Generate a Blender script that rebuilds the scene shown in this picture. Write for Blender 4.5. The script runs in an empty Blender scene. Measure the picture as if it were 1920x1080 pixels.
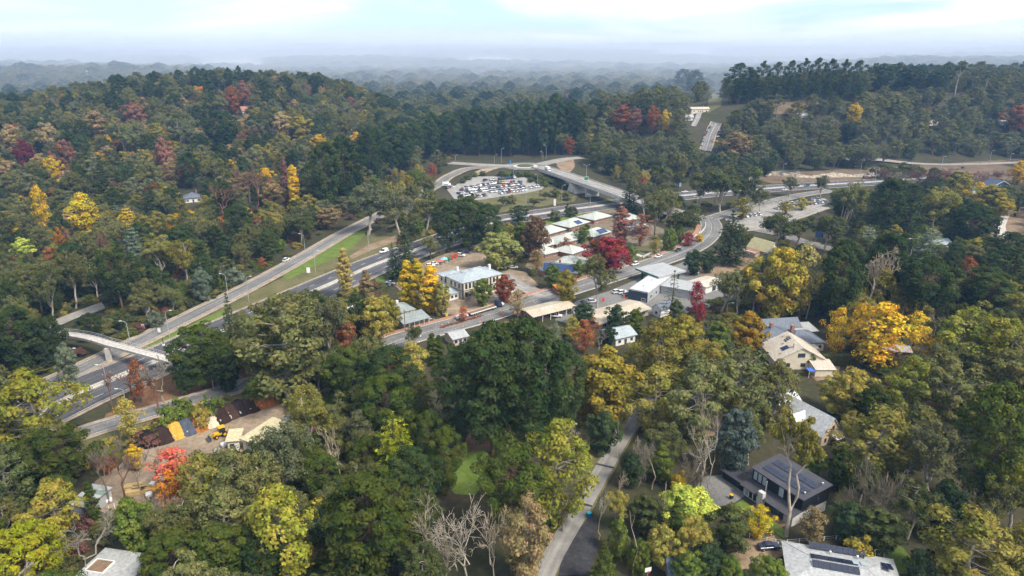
import bpy, bmesh, math, random
import numpy as np
from mathutils import Vector, Matrix
from mathutils.geometry import delaunay_2d_cdt

# ---------------------------------------------------------------- camera, sky, sun, exposure
scene = bpy.context.scene
COL = scene.collection
R = math.radians
CAM_Z, PITCH, FPX = 100.0, R(19.2), 1280.0

cam_data = bpy.data.cameras.new('camera')
cam_data.sensor_width = 36.0
cam_data.lens = 24.0
cam_data.clip_start = 1.0
cam_data.clip_end = 40000.0
cam = bpy.data.objects.new('camera', cam_data)
cam.location = (0, 0, CAM_Z)
cam.rotation_euler = (R(90) - PITCH, 0, 0)
COL.objects.link(cam)
scene.camera = cam

SUN_EL, SUN_AZ = R(50), R(128)      # azimuth measured clockwise from +Y (the view direction)
world = bpy.data.worlds.new('World')
scene.world = world
world.use_nodes = True
wn, wl = world.node_tree.nodes, world.node_tree.links
wn.clear()
w_out = wn.new('ShaderNodeOutputWorld')
w_bg = wn.new('ShaderNodeBackground'); w_bg.inputs['Strength'].default_value = 0.13
w_sky = wn.new('ShaderNodeTexSky'); w_sky.sky_type = 'NISHITA'; w_sky.sun_disc = False
w_sky.sun_elevation = SUN_EL; w_sky.sun_rotation = SUN_AZ
w_sky.altitude = 400; w_sky.air_density = 1.0; w_sky.dust_density = 0.8; w_sky.ozone_density = 1.3
w_tc = wn.new('ShaderNodeTexCoord')
w_sep = wn.new('ShaderNodeSeparateXYZ'); wl.new(w_tc.outputs['Generated'], w_sep.inputs[0])
def wmath(op, a, b=None, clamp=False):
    n = wn.new('ShaderNodeMath'); n.operation = op; n.use_clamp = clamp
    for i, v in enumerate((a, b)):
        if v is None: continue
        if isinstance(v, (int, float)): n.inputs[i].default_value = v
        else: wl.new(v, n.inputs[i])
    return n.outputs[0]
w_z = wmath('MAXIMUM', w_sep.outputs['Z'], 0.0)
w_den = wmath('ADD', w_z, 0.10)
w_u = wmath('DIVIDE', w_sep.outputs['X'], w_den)
w_v = wmath('DIVIDE', w_sep.outputs['Y'], w_den)
w_cmb = wn.new('ShaderNodeCombineXYZ'); wl.new(w_u, w_cmb.inputs[0]); wl.new(w_v, w_cmb.inputs[1]); w_cmb.inputs[2].default_value = 12.4
w_noise = wn.new('ShaderNodeTexNoise'); w_noise.inputs['Scale'].default_value = 0.33; w_noise.inputs['Detail'].default_value = 7
w_noise.inputs['Roughness'].default_value = 0.55; w_noise.inputs['Distortion'].default_value = 0.6
wl.new(w_cmb.outputs[0], w_noise.inputs['Vector'])
w_ramp = wn.new('ShaderNodeMapRange'); w_ramp.interpolation_type = 'SMOOTHSTEP'
w_ramp.inputs['From Min'].default_value = 0.36; w_ramp.inputs['From Max'].default_value = 0.60
w_ramp.inputs['To Min'].default_value = 0.12; w_ramp.inputs['To Max'].default_value = 0.96
wl.new(w_noise.outputs['Fac'], w_ramp.inputs['Value'])
w_mix = wn.new('ShaderNodeMixRGB'); w_mix.inputs['Color2'].default_value = (5.9, 5.95, 6.0, 1)
wl.new(w_ramp.outputs[0], w_mix.inputs['Fac']); w_dim = wn.new('ShaderNodeMixRGB'); w_dim.blend_type = 'MULTIPLY'; w_dim.inputs['Fac'].default_value = 1; w_dim.inputs['Color2'].default_value = (0.58, 0.68, 0.84, 1)
wl.new(w_sky.outputs[0], w_dim.inputs['Color1']); wl.new(w_dim.outputs[0], w_mix.inputs['Color1'])
# mist lying along the horizon, the same all the way round
w_h = wn.new('ShaderNodeMapRange'); w_h.interpolation_type = 'SMOOTHSTEP'
w_h.inputs['From Min'].default_value = 0.002; w_h.inputs['From Max'].default_value = 0.034
w_h.inputs['To Min'].default_value = 0.95; w_h.inputs['To Max'].default_value = 0.0
wl.new(w_sep.outputs['Z'], w_h.inputs['Value'])
w_mix2 = wn.new('ShaderNodeMixRGB'); w_mix2.inputs['Color2'].default_value = (5.5, 5.3, 5.25, 1)
wl.new(w_h.outputs[0], w_mix2.inputs['Fac']); wl.new(w_mix.outputs[0], w_mix2.inputs['Color1'])
wl.new(w_mix2.outputs[0], w_bg.inputs['Color']); wl.new(w_bg.outputs[0], w_out.inputs['Surface'])

sun_data = bpy.data.lights.new('sun', 'SUN')
sun_data.energy = 2.9; sun_data.angle = R(14); sun_data.color = (1.0, 0.93, 0.82)
sun = bpy.data.objects.new('sun', sun_data)
sun_dir = Vector((math.sin(SUN_AZ) * math.cos(SUN_EL), math.cos(SUN_AZ) * math.cos(SUN_EL), math.sin(SUN_EL)))
sun.rotation_euler = sun_dir.to_track_quat('Z', 'Y').to_euler()
sun.location = (200, -100, 300)
COL.objects.link(sun)

vs = scene.view_settings
vs.view_transform = 'Standard'; vs.look = 'None'; vs.exposure = 0.95; vs.gamma = 1.0; vs.use_curve_mapping = False
cy = scene.cycles
cy.max_bounces = 4; cy.diffuse_bounces = 2; cy.glossy_bounces = 2; cy.transmission_bounces = 3
cy.volume_bounces = 1; cy.transparent_max_bounces = 8; cy.use_denoising = True; cy.adaptive_threshold = 0.04
cy.caustics_reflective = False; cy.caustics_refractive = False

# ---------------------------------------------------------------- pixel rays (layout was measured on a 1920 x 1080 frame)
CP, SP = math.cos(PITCH), math.sin(PITCH)
def ray(px, py):
    u, v = (px - 960.0) / FPX, (540.0 - py) / FPX
    return np.array([u, CP + v * SP, -SP + v * CP])
def PZ(px, py, z=0.0):
    d = ray(px, py); t = (z - CAM_Z) / d[2]
    return Vector((d[0] * t, d[1] * t, z))
def proj(x, y, z):
    dz = z - CAM_Z
    dep = y * CP - dz * SP
    up = y * SP + dz * CP
    return 960 + FPX * x / dep, 540 - FPX * up / dep, dep

# ---------------------------------------------------------------- object helpers
def link(o, parent=None):
    COL.objects.link(o)
    if parent is not None: o.parent = parent
    return o
def empty(name, loc=(0, 0, 0), rz=0.0):
    o = bpy.data.objects.new(name, None); o.empty_display_size = 0.5
    o.location = loc; o.rotation_euler = (0, 0, rz)
    return link(o)
def tag(o, label=None, cat=None, group=None, kind=None):
    if label: o['label'] = label
    if cat: o['category'] = cat
    if group: o['group'] = group
    if kind: o['kind'] = kind
    return o
def mesh_np(name, V, F, mats=(), fm=None, smooth=False):
    """V (n,3) float, F (m,k) int with one k"""
    V = np.asarray(V, dtype=np.float32); F = np.asarray(F, dtype=np.int32)
    m = bpy.data.meshes.new(name)
    n, k = F.shape
    m.vertices.add(len(V)); m.vertices.foreach_set('co', V.ravel())
    m.loops.add(n * k); m.loops.foreach_set('vertex_index', F.ravel())
    m.polygons.add(n)
    m.polygons.foreach_set('loop_start', np.arange(0, n * k, k, dtype=np.int32))
    if fm is not None: m.polygons.foreach_set('material_index', np.asarray(fm, dtype=np.int32))
    if smooth: m.polygons.foreach_set('use_smooth', np.ones(n, dtype=bool))
    for a in mats: m.materials.append(a)
    m.update(calc_edges=True)
    return m
class MB:
    """collects boxes, prisms and tubes and builds ONE mesh"""
    def __init__(s): s.v = []; s.f = []
    def add(s, V, F):
        o = len(s.v); s.v += [tuple(p) for p in V]; s.f += [tuple(i + o for i in f) for f in F]; return s
    def box(s, x0, y0, z0, x1, y1, z1):
        return s.add([(x0,y0,z0),(x1,y0,z0),(x1,y1,z0),(x0,y1,z0),(x0,y0,z1),(x1,y0,z1),(x1,y1,z1),(x0,y1,z1)],
                     [(0,3,2,1),(4,5,6,7),(0,1,5,4),(1,2,6,5),(2,3,7,6),(3,0,4,7)])
    def obox(s, c, ax, l, w, z0, z1):
        """box along direction ax (2d) centred at c"""
        a = Vector((ax[0], ax[1])).normalized(); b = Vector((-a.y, a.x)); P = []
        for z in (z0, z1):
            for i, j in ((-1,-1),(1,-1),(1,1),(-1,1)):
                q = Vector((c[0], c[1])) + a * (i * l / 2) + b * (j * w / 2); P.append((q.x, q.y, z))
        return s.add(P, [(0,3,2,1),(4,5,6,7),(0,1,5,4),(1,2,6,5),(2,3,7,6),(3,0,4,7)])
    def prism(s, prof, y0, y1):
        """profile in x,z extruded along y"""
        n = len(prof)
        V = [(x, y0, z) for x, z in prof] + [(x, y1, z) for x, z in prof]
        F = [tuple(range(n)), tuple(range(2*n-1, n-1, -1))] + [((i+1) % n, i, i+n, (i+1) % n + n) for i in range(n)]
        return s.add(V, F)
    def tube(s, pts, rads, n=6, cap=True):
        pts = [Vector(p) for p in pts]; V = []; F = []
        for i, p in enumerate(pts):
            d = (pts[min(i+1, len(pts)-1)] - pts[max(i-1, 0)]).normalized()
            a = d.orthogonal().normalized() if abs(d.z) < 0.95 else d.cross(Vector((0, 1, 0))).normalized(); b = d.cross(a)
            for k in range(n):
                t = 2 * math.pi * k / n
                V.append(p + (a * math.cos(t) + b * math.sin(t)) * rads[i])
        for i in range(len(pts) - 1):
            for k in range(n):
                F.append((i*n+k, i*n+(k+1) % n, (i+1)*n+(k+1) % n, (i+1)*n+k))
        if cap: F += [tuple(range(n-1, -1, -1)), tuple(range((len(pts)-1)*n, len(pts)*n))]
        return s.add(V, F)
    def lathe(s, prof, n=12, c=(0, 0)):
        V = []; F = []
        for r, z in prof:
            for k in range(n):
                t = 2 * math.pi * k / n; V.append((c[0] + r*math.cos(t), c[1] + r*math.sin(t), z))
        for i in range(len(prof)-1):
            for k in range(n): F.append((i*n+k, i*n+(k+1) % n, (i+1)*n+(k+1) % n, (i+1)*n+k))
        F += [tuple(range(n-1, -1, -1)), tuple(range((len(prof)-1)*n, len(prof)*n))]
        return s.add(V, F)
    def mesh(s, name, m, smooth=False):
        me = bpy.data.meshes.new(name); me.from_pydata([tuple(p) for p in s.v], [], s.f)
        if m is not None: me.materials.append(m)
        bm = bmesh.new(); bm.from_mesh(me); bmesh.ops.recalc_face_normals(bm, faces=bm.faces[:]); bm.to_mesh(me); bm.free()
        if smooth: me.polygons.foreach_set('use_smooth', [True] * len(me.polygons))
        me.update(); return me
    def build(s, name, m, parent=None, smooth=False, bevel=0):
        me = s.mesh(name, m, smooth)
        if bevel:
            bm = bmesh.new(); bm.from_mesh(me)
            bmesh.ops.bevel(bm, geom=bm.edges[:], offset=bevel, segments=1, affect='EDGES', clamp_overlap=True); bm.to_mesh(me); bm.free()
        return link(bpy.data.objects.new(name, me), parent)
def copy_tree(o, parent=None):
    c = o.copy(); COL.objects.link(c); c.parent = parent
    for ch in list(o.children): copy_tree(ch, c)
    return c

# ---------------------------------------------------------------- materials
def newmat(name):
    m = bpy.data.materials.new(name); m.use_nodes = True
    nt = m.node_tree; nt.nodes.clear()
    out = nt.nodes.new('ShaderNodeOutputMaterial')
    return m, nt.nodes, nt.links, out
def mat(name, col, rough=0.8, var=0.15, scale=0.6, spec=0.3, metal=0.0, objcol=False, bump=0.0, col2=None, scale2=None, coord='Object'):
    """Principled with two octaves of procedural colour variation"""
    m, N, L, out = newmat(name)
    b = N.new('ShaderNodeBsdfPrincipled'); L.new(b.outputs[0], out.inputs['Surface'])
    b.inputs['Roughness'].default_value = rough; b.inputs['Metallic'].default_value = metal
    b.inputs['Specular IOR Level'].default_value = spec
    tc = N.new('ShaderNodeTexCoord')
    n1 = N.new('ShaderNodeTexNoise'); n1.inputs['Scale'].default_value = scale; n1.inputs['Detail'].default_value = 5; n1.inputs['Roughness'].default_value = 0.62
    L.new(tc.outputs[coord], n1.inputs['Vector'])
    mx = N.new('ShaderNodeMixRGB')
    c = Vector(col)
    if col2 is None:
        mx.inputs['Color1'].default_value = (*(c * (1 - var)), 1); mx.inputs['Color2'].default_value = (*(c * (1 + var)), 1)
    else:
        mx.inputs['Color1'].default_value = (*col, 1); mx.inputs['Color2'].default_value = (*col2, 1)
    mr = N.new('ShaderNodeMapRange'); mr.inputs['From Min'].default_value = 0.32; mr.inputs['From Max'].default_value = 0.68
    L.new(n1.outputs['Fac'], mr.inputs['Value']); L.new(mr.outputs[0], mx.inputs['Fac'])
    last = mx.outputs[0]
    if objcol:
        oi = N.new('ShaderNodeObjectInfo'); mu = N.new('ShaderNodeMixRGB'); mu.blend_type = 'MULTIPLY'; mu.inputs['Fac'].default_value = 1
        L.new(oi.outputs['Color'], mu.inputs['Color1']); L.new(last, mu.inputs['Color2']); last = mu.outputs[0]
    if scale2:
        n2 = N.new('ShaderNodeTexNoise'); n2.inputs['Scale'].default_value = scale2; n2.inputs['Detail'].default_value = 3
        L.new(tc.outputs[coord], n2.inputs['Vector'])
        mr2 = N.new('ShaderNodeMapRange'); mr2.inputs['From Min'].default_value = 0.3; mr2.inputs['From Max'].default_value = 0.7
        mr2.inputs['To Min'].default_value = 0.78; mr2.inputs['To Max'].default_value = 1.2
        L.new(n2.outputs['Fac'], mr2.inputs['Value'])
        mu2 = N.new('ShaderNodeMixRGB'); mu2.blend_type = 'MULTIPLY'; mu2.inputs['Fac'].default_value = 1
        L.new(last, mu2.inputs['Color1']); L.new(mr2.outputs[0], mu2.inputs['Color2']); last = mu2.outputs[0]
    L.new(last, b.inputs['Base Color'])
    if bump:
        bp = N.new('ShaderNodeBump'); bp.inputs['Strength'].default_value = bump; bp.inputs['Distance'].default_value = 0.3
        L.new(n1.outputs['Fac'], bp.inputs['Height']); L.new(bp.outputs[0], b.inputs['Normal'])
    return m
def leafmat(name, trans=0.28, attr=None, jitter=0.35):
    """leaf sprays: diffuse and translucent, tinted by the object's own colour, varied from spray to spray"""
    m, N, L, out = newmat(name)
    if attr:
        a = N.new('ShaderNodeAttribute'); a.attribute_name = attr; src = a.outputs['Color']
    else:
        a = N.new('ShaderNodeObjectInfo'); src = a.outputs['Color']
    g = N.new('ShaderNodeNewGeometry')
    hsv = N.new('ShaderNodeHueSaturation'); L.new(src, hsv.inputs['Color'])
    m1 = N.new('ShaderNodeMapRange'); m1.inputs['To Min'].default_value = 1 - jitter; m1.inputs['To Max'].default_value = 1 + jitter
    L.new(g.outputs['Random Per Island'], m1.inputs['Value']); L.new(m1.outputs[0], hsv.inputs['Value'])
    ml = N.new('ShaderNodeMath'); ml.operation = 'MULTIPLY'; ml.inputs[1].default_value = 37.7; L.new(g.outputs['Random Per Island'], ml.inputs[0])
    fr = N.new('ShaderNodeMath'); fr.operation = 'FRACT'; L.new(ml.outputs[0], fr.inputs[0])
    m2 = N.new('ShaderNodeMapRange'); m2.inputs['To Min'].default_value = 0.475; m2.inputs['To Max'].default_value = 0.525
    tc = N.new('ShaderNodeTexCoord'); nz = N.new('ShaderNodeTexNoise'); nz.inputs['Scale'].default_value = 0.32; nz.inputs['Detail'].default_value = 2; L.new(tc.outputs['Object'], nz.inputs['Vector'])
    pz = N.new('ShaderNodeMapRange'); pz.inputs['From Min'].default_value = 0.35; pz.inputs['From Max'].default_value = 0.65; pz.inputs['To Min'].default_value = -0.022; pz.inputs['To Max'].default_value = 0.022; L.new(nz.outputs['Fac'], pz.inputs['Value'])
    L.new(fr.outputs[0], m2.inputs['Value']); ad = N.new('ShaderNodeMath'); ad.operation = 'ADD'; L.new(m2.outputs[0], ad.inputs[0]); L.new(pz.outputs[0], ad.inputs[1]); L.new(ad.outputs[0], hsv.inputs['Hue'])
    pv_ = N.new('ShaderNodeMapRange'); pv_.inputs['From Min'].default_value = 0.3; pv_.inputs['From Max'].default_value = 0.7; pv_.inputs['To Min'].default_value = 1.25; pv_.inputs['To Max'].default_value = 0.78; L.new(nz.outputs['Fac'], pv_.inputs['Value'])
    mv = N.new('ShaderNodeMath'); mv.operation = 'MULTIPLY'; L.new(m1.outputs[0], mv.inputs[0]); L.new(pv_.outputs[0], mv.inputs[1]); L.new(mv.outputs[0], hsv.inputs['Value'])
    d = N.new('ShaderNodeBsdfDiffuse'); t = N.new('ShaderNodeBsdfTranslucent'); mx = N.new('ShaderNodeMixShader'); mx.inputs['Fac'].default_value = trans
    L.new(hsv.outputs[0], d.inputs['Color']); L.new(hsv.outputs[0], t.inputs['Color'])
    L.new(d.outputs[0], mx.inputs[1]); L.new(t.outputs[0], mx.inputs[2]); L.new(mx.outputs[0], out.inputs['Surface'])
    return m
M = {}
# ---------------------------------------------------------------- the lie of the land
CTRL = [(-378,900,52),(-440,880,50),(-520,870,40),(-600,850,24),(-680,840,8),(-900,850,0),(-300,930,52),(-230,930,44),(-165,900,24),
        (-250,650,20),(-400,600,18),(-500,560,8),(-620,560,0),(-120,700,13),(0,740,14),(0,900,-6),(100,1000,-22),(-100,1100,-35),
        (70,680,27),(150,690,36),(230,715,48),(330,715,51),(420,725,51),(520,760,51),(600,770,52),(720,780,52),(900,800,50),
        (200,610,17),(300,600,15),(400,600,13),(550,600,13),(680,620,16),
        (300,1000,30),(500,1000,40),(110,880,8),(620,1100,48),(900,1100,50),
        (0,1400,-60),(0,1900,-75),(0,2500,-30),(0,3000,2),(-400,3000,2),(400,3000,4),(800,3000,2),(-600,1400,-50),(-900,2000,18),(-1300,2000,26),(-500,2000,-60),(-800,3000,-5),
        (900,2000,10),(-1500,1500,-10),(-1500,900,0),(1500,900,40),
        (-200,480,0),(-60,560,2),(0,620,6),(120,580,4),(250,540,0),(420,530,0),(600,520,0),(-380,400,0),(-550,350,0),(-700,300,0),
        (0,300,0),(-300,200,0),(300,200,0),(0,100,0),(500,350,0),(900,400,0),(-900,400,0),
        (-1800,2700,10),(1500,2600,25),(-1500,4200,12),(0,4200,8),(1500,4200,16),(-3000,5400,52),(0,5400,58),(3000,5400,62),(-3500,2500,30),(3500,2500,45),
        (-6000,8500,112),(-2000,8600,116),(1500,8600,128),(6000,8500,112),(-6000,11500,90),(0,11500,90),(6000,11500,90)]
def tps_fit(P):
    P = np.array(P, float); xy = P[:, :2] / 1000.0; n = len(P)
    r2 = ((xy[:, None] - xy[None]) ** 2).sum(-1)
    K = 0.5 * r2 * np.log(r2 + 1e-12) + np.eye(n) * 2e-4
    Q = np.c_[np.ones(n), xy]
    A = np.block([[K, Q], [Q.T, np.zeros((3, 3))]])
    w = np.linalg.solve(A, np.r_[P[:, 2], 0, 0, 0])
    return xy, w
TXY, TW = tps_fit(CTRL)
def tps(x, y):
    p = np.stack([x, y], -1) / 1000.0
    out = TW[-3] + p[..., 0] * TW[-2] + p[..., 1] * TW[-1]
    for i in range(len(TXY)):
        r2 = ((p - TXY[i]) ** 2).sum(-1); out = out + TW[i] * 0.5 * r2 * np.log(r2 + 1e-12)
    return out
def seg_dist(x, y, pts):
    d = np.full(np.shape(x), 1e9)
    for (ax, ay), (bx, by) in zip(pts[:-1], pts[1:]):
        vx, vy = bx - ax, by - ay
        t = np.clip(((x - ax) * vx + (y - ay) * vy) / (vx * vx + vy * vy + 1e-9), 0, 1)
        d = np.minimum(d, np.hypot(x - ax - t * vx, y - ay - t * vy))
    return d
def inside(x, y, pts):
    c = np.zeros(np.shape(x), bool); n = len(pts)
    for i in range(n):
        (ax, ay), (bx, by) = pts[i], pts[(i + 1) % n]
        c ^= ((ay > y) != (by > y)) & (x < (bx - ax) * (y - ay) / (by - ay + 1e-12) + ax)
    return c
def sstep(a, b, v):
    t = np.clip((v - a) / (b - a), 0, 1); return t * t * (3 - 2 * t)
W2 = lambda lst, z=0: [tuple(PZ(x, y, z)[:2]) for x, y in lst]
FAR_EDGE = W2([(-500,760),(0,690),(120,672),(280,600),(450,520),(640,412),(760,350),(840,312),(940,300),(1090,300),(1240,330),(1420,322),(1700,312),(1930,296),(2500,290)])
FLAT = FAR_EDGE + [(900, 20), (-900, 20)]
RB = W2([(844,306),(985,312),(1080,296)], 8)
def hval(x, y):
    d = seg_dist(x, y, FAR_EDGE)
    m = np.where(inside(x, y, FLAT), 0.0, sstep(0, 110, d))
    far = sstep(1100, 3500, y)
    rough = 6 * np.sin(x / 210 + 1.3 * np.sin(y / 333)) * np.sin(y / 260 + x / 500) * sstep(900, 1500, y)
    ridge = far * 26 * np.sin(x / 620 + np.sin(y / 700) * 1.4) * np.sin(y / 420 + 1.1)
    bump = 8 * (1 - sstep(14, 62, seg_dist(x, y, RB)))
    base = tps(x, y) * m
    base = base + rough + ridge
    return np.maximum(base, bump)
XS = np.unique(np.concatenate([np.arange(-760, 761, 4.0), np.geomspace(760, 14000, 54), -np.geomspace(760, 14000, 54)]))
YS = np.unique(np.concatenate([np.arange(-300, 60, 20.0), np.arange(60, 1000, 4.0), np.geomspace(1000, 12000, 150)]))
GX, GY = np.meshgrid(XS, YS)
GZ = hval(GX, GY)
from bisect import bisect_left
XL, YL, ZL = XS.tolist(), YS.tolist(), GZ.tolist(); NXL, NYL = len(XL) - 2, len(YL) - 2
def h(x, y):
    i = min(max(bisect_left(XL, x) - 1, 0), NXL); j = min(max(bisect_left(YL, y) - 1, 0), NYL)
    u = min(max((x - XL[i]) / (XL[i+1] - XL[i]), 0.0), 1.0); v = min(max((y - YL[j]) / (YL[j+1] - YL[j]), 0.0), 1.0)
    a, b = ZL[j], ZL[j+1]
    return (a[i]*(1-u) + a[i+1]*u)*(1-v) + (b[i]*(1-u) + b[i+1]*u)*v
def hv(x, y):
    i = np.clip(np.searchsorted(XS, x) - 1, 0, len(XS) - 2); j = np.clip(np.searchsorted(YS, y) - 1, 0, len(YS) - 2)
    u = np.clip((x - XS[i]) / (XS[i+1] - XS[i]), 0, 1); v = np.clip((y - YS[j]) / (YS[j+1] - YS[j]), 0, 1)
    return (GZ[j,i]*(1-u) + GZ[j,i+1]*u)*(1-v) + (GZ[j+1,i]*(1-u) + GZ[j+1,i+1]*u)*v
def G(px, py, dz=0.0):
    """where the line of sight through a pixel meets the land"""
    d = ray(px, py); t = 60.0; prev = t
    while t < 12000:
        p = d * t
        if CAM_Z + p[2] <= h(p[0], p[1]):
            a, b = prev, t
            for _ in range(24):
                c = (a + b) / 2; q = d * c
                if CAM_Z + q[2] <= h(q[0], q[1]): b = c
                else: a = c
            q = d * b
            return Vector((q[0], q[1], h(q[0], q[1]) + dz))
        prev = t; t *= 1.012
    q = d * 12000
    return Vector((q[0], q[1], dz))

M['ground'] = mat('forest_floor', (0.040, 0.044, 0.020), 0.95, 0.3, 0.05, 0.1, col2=(0.070, 0.058, 0.034), scale2=0.6, coord='Object')
nx, ny = len(XS), len(YS)
idx = np.arange(nx * ny).reshape(ny, nx)
quads = np.stack([idx[:-1, :-1], idx[:-1, 1:], idx[1:, 1:], idx[1:, :-1]], -1).reshape(-1, 4)
gm = mesh_np('terrain', np.stack([GX, GY, GZ], -1).reshape(-1, 3), quads, [M['ground']], smooth=True)
ground = link(bpy.data.objects.new('terrain', gm)); tag(ground, 'wooded hills and valley floor under the whole view', kind='structure')
# ---------------------------------------------------------------- roads, verges, lawns and yards
def catmull(P, step=4.0):
    P = [Vector(p) for p in P]; P = [P[0] * 2 - P[1]] + P + [P[-1] * 2 - P[-2]]; out = []
    for i in range(1, len(P) - 2):
        a, b, c, d = P[i-1], P[i], P[i+1], P[i+2]; n = max(2, int((c - b).length / step))
        for k in range(n):
            t = k / n
            out.append(0.5 * ((2*b) + (c-a)*t + (2*a-5*b+4*c-d)*t*t + (3*b-a-3*c+d)*t**3))
    out.append(P[-2]); return out
SEQ = [0]
def lift():
    SEQ[0] += 1; return SEQ[0] * 0.004
ROADS = []          # (points 2d, half width) where no tree may stand
def offset_line(L, off):
    out = []
    for i, p in enumerate(L):
        d = (L[min(i+1, len(L)-1)] - L[max(i-1, 0)]); d = Vector((d.x, d.y, 0)).normalized()
        out.append(p + Vector((d.y, -d.x, 0)) * off)      # positive = right-hand side
    return out
def ribbon(name, L, w, m, dz, parent=None, follow=True, kind='structure', label=None, off=0.0, thick=0.0, nx=3):
    L = offset_line(L, off) if off else L
    if parent is None: dz += lift()
    V, F = [], []
    for i, p in enumerate(L):
        d = (L[min(i+1, len(L)-1)] - L[max(i-1, 0)]); d = Vector((d.x, d.y, 0)).normalized(); r = Vector((d.y, -d.x, 0))
        z = (h(p.x, p.y) if follow else p.z) + dz
        for k in range(nx):
            q = p + r * (w * (k / (nx - 1) - 0.5))
            V.append((q.x, q.y, max(z, h(q.x, q.y) + dz) if follow else z))
    for i in range(len(L) - 1):
        for k in range(nx - 1):
            a = i * nx + k; F.append((a, a + 1, a + nx + 1, a + nx))
    if thick:
        n0 = len(V); V += [(x, y, z - thick) for x, y, z in V]
        F += [tuple(j + n0 for j in reversed(f)) for f in F]
        for i in range(len(L) - 1):
            a, b = i * nx, (i + 1) * nx; F.append((a, b, b + n0, a + n0))
            a, b = i * nx + nx - 1, (i + 1) * nx + nx - 1; F.append((b, a, a + n0, b + n0))
        a = 0; F.append((0, n0, n0 + nx - 1, nx - 1)); e = (len(L) - 1) * nx; F.append((e, e + nx - 1, e + n0 + nx - 1, e + n0))
    me = bpy.data.meshes.new(name); me.from_pydata(V, [], F); me.materials.append(m); me.update()
    D = [0.0]
    for a, b in zip(L[:-1], L[1:]): D.append(D[-1] + (b - a).length)
    uv = me.uv_layers.new(name='UVMap'); n1 = len(L) * nx
    for lp in me.loops: q = lp.vertex_index % n1; uv.data[lp.index].uv = ((q % nx) / (nx - 1) * w, D[q // nx])
    o = link(bpy.data.objects.new(name, me), parent)
    if parent is None and kind: tag(o, label, kind=kind)
    return o
def patch(name, pix, m, dz, label=None, z=None, step=6.0, parent=None, kind='structure', wob=0.0):
    """a sheet draped over the land inside an outline"""
    P = [(PZ(x, y, z) if z is not None else G(x, y)) for x, y in pix]
    if parent is None: dz += lift()
    B = []; rng = random.Random(name + str(pix[0]))
    for i, p in enumerate(P):
        q = P[(i + 1) % len(P)]; n = max(1, int((q - p).length / 3.0))
        for k in range(n):
            s = p.lerp(q, k / n); B.append(Vector((s.x + rng.uniform(-wob, wob), s.y + rng.uniform(-wob, wob))))
    xs = [b.x for b in B]; ys = [b.y for b in B]; poly = [(b.x, b.y) for b in B]
    ax, ay = np.meshgrid(np.arange(min(xs), max(xs), step), np.arange(min(ys), max(ys), step))
    ins = inside(ax, ay, poly) & (seg_dist(ax, ay, poly + poly[:1]) > 1.0)
    pts = B + [Vector((a, b)) for a, b in zip(ax[ins], ay[ins])]
    n = len(B)
    v, e, f, *_ = delaunay_2d_cdt(pts, [(i, (i + 1) % n) for i in range(n)], [list(range(n))], 1, 1e-4)
    me = bpy.data.meshes.new(name); me.from_pydata([(p.x, p.y, h(p.x, p.y) + dz) for p in v], [], f); me.materials.append(m); me.update()
    o = link(bpy.data.objects.new(name, me), parent)
    if parent is None: tag(o, label, kind=kind)
    return o

M['asphalt'] = mat('asphalt', (0.085, 0.083, 0.086), 0.85, 0.16, 0.12, 0.25, scale2=1.7)
M['asphalt_light'] = mat('asphalt_light', (0.17, 0.165, 0.155), 0.88, 0.14, 0.10, 0.2, scale2=1.5)
M['asphalt_pale'] = mat('asphalt_pale', (0.27, 0.255, 0.23), 0.9, 0.16, 0.16, 0.2, scale2=1.2)
M['lane'] = mat('worn_lane', (0.19, 0.18, 0.165), 0.9, 0.3, 0.35, 0.2, col2=(0.28, 0.265, 0.24), scale2=0.12)
M['asphalt_dark'] = mat('asphalt_dark', (0.035, 0.034, 0.037), 0.85, 0.3, 0.3, 0.3, scale2=1.2)
M['gravel'] = mat('tan_gravel', (0.33, 0.26, 0.185), 0.95, 0.25, 0.25, 0.1, scale2=1.6)
M['dirt'] = mat('bare_dirt', (0.23, 0.165, 0.105), 0.95, 0.3, 0.18, 0.1, scale2=1.2)
M['yard'] = mat('yard_dirt', (0.26, 0.20, 0.14), 0.95, 0.35, 0.12, 0.1, scale2=0.7)
M['litter'] = mat('leaf_litter', (0.13, 0.062, 0.03), 0.95, 0.35, 0.15, 0.1, col2=(0.20, 0.12, 0.065), scale2=0.9)
M['grass'] = mat('grass', (0.08, 0.13, 0.02), 0.95, 0.3, 0.22, 0.1, col2=(0.145, 0.185, 0.042), scale2=1.4)
M['drygrass'] = mat('dry_grass', (0.085, 0.09, 0.032), 0.95, 0.3, 0.1, 0.1, col2=(0.16, 0.135, 0.065), scale2=1.2)
M['concrete'] = mat('concrete', (0.46, 0.43, 0.38), 0.85, 0.12, 0.4, 0.2, scale2=2.5)
M['paint_line'] = mat('road_paint', (0.52, 0.51, 0.48), 0.7, 0.25, 1.2, 0.2)
M['pavers'] = mat('tan_pavers', (0.26, 0.19, 0.14), 0.9, 0.2, 0.4, 0.1, col2=(0.10, 0.10, 0.06))
M['scrub'] = mat('brown_scrub_ground', (0.10, 0.072, 0.045), 0.95, 0.3, 0.1, 0.1, col2=(0.19, 0.14, 0.09), scale2=0.8)
M['brickpave'] = mat('brick_paving', (0.36, 0.19, 0.125), 0.9, 0.2, 0.6, 0.1)

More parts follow.
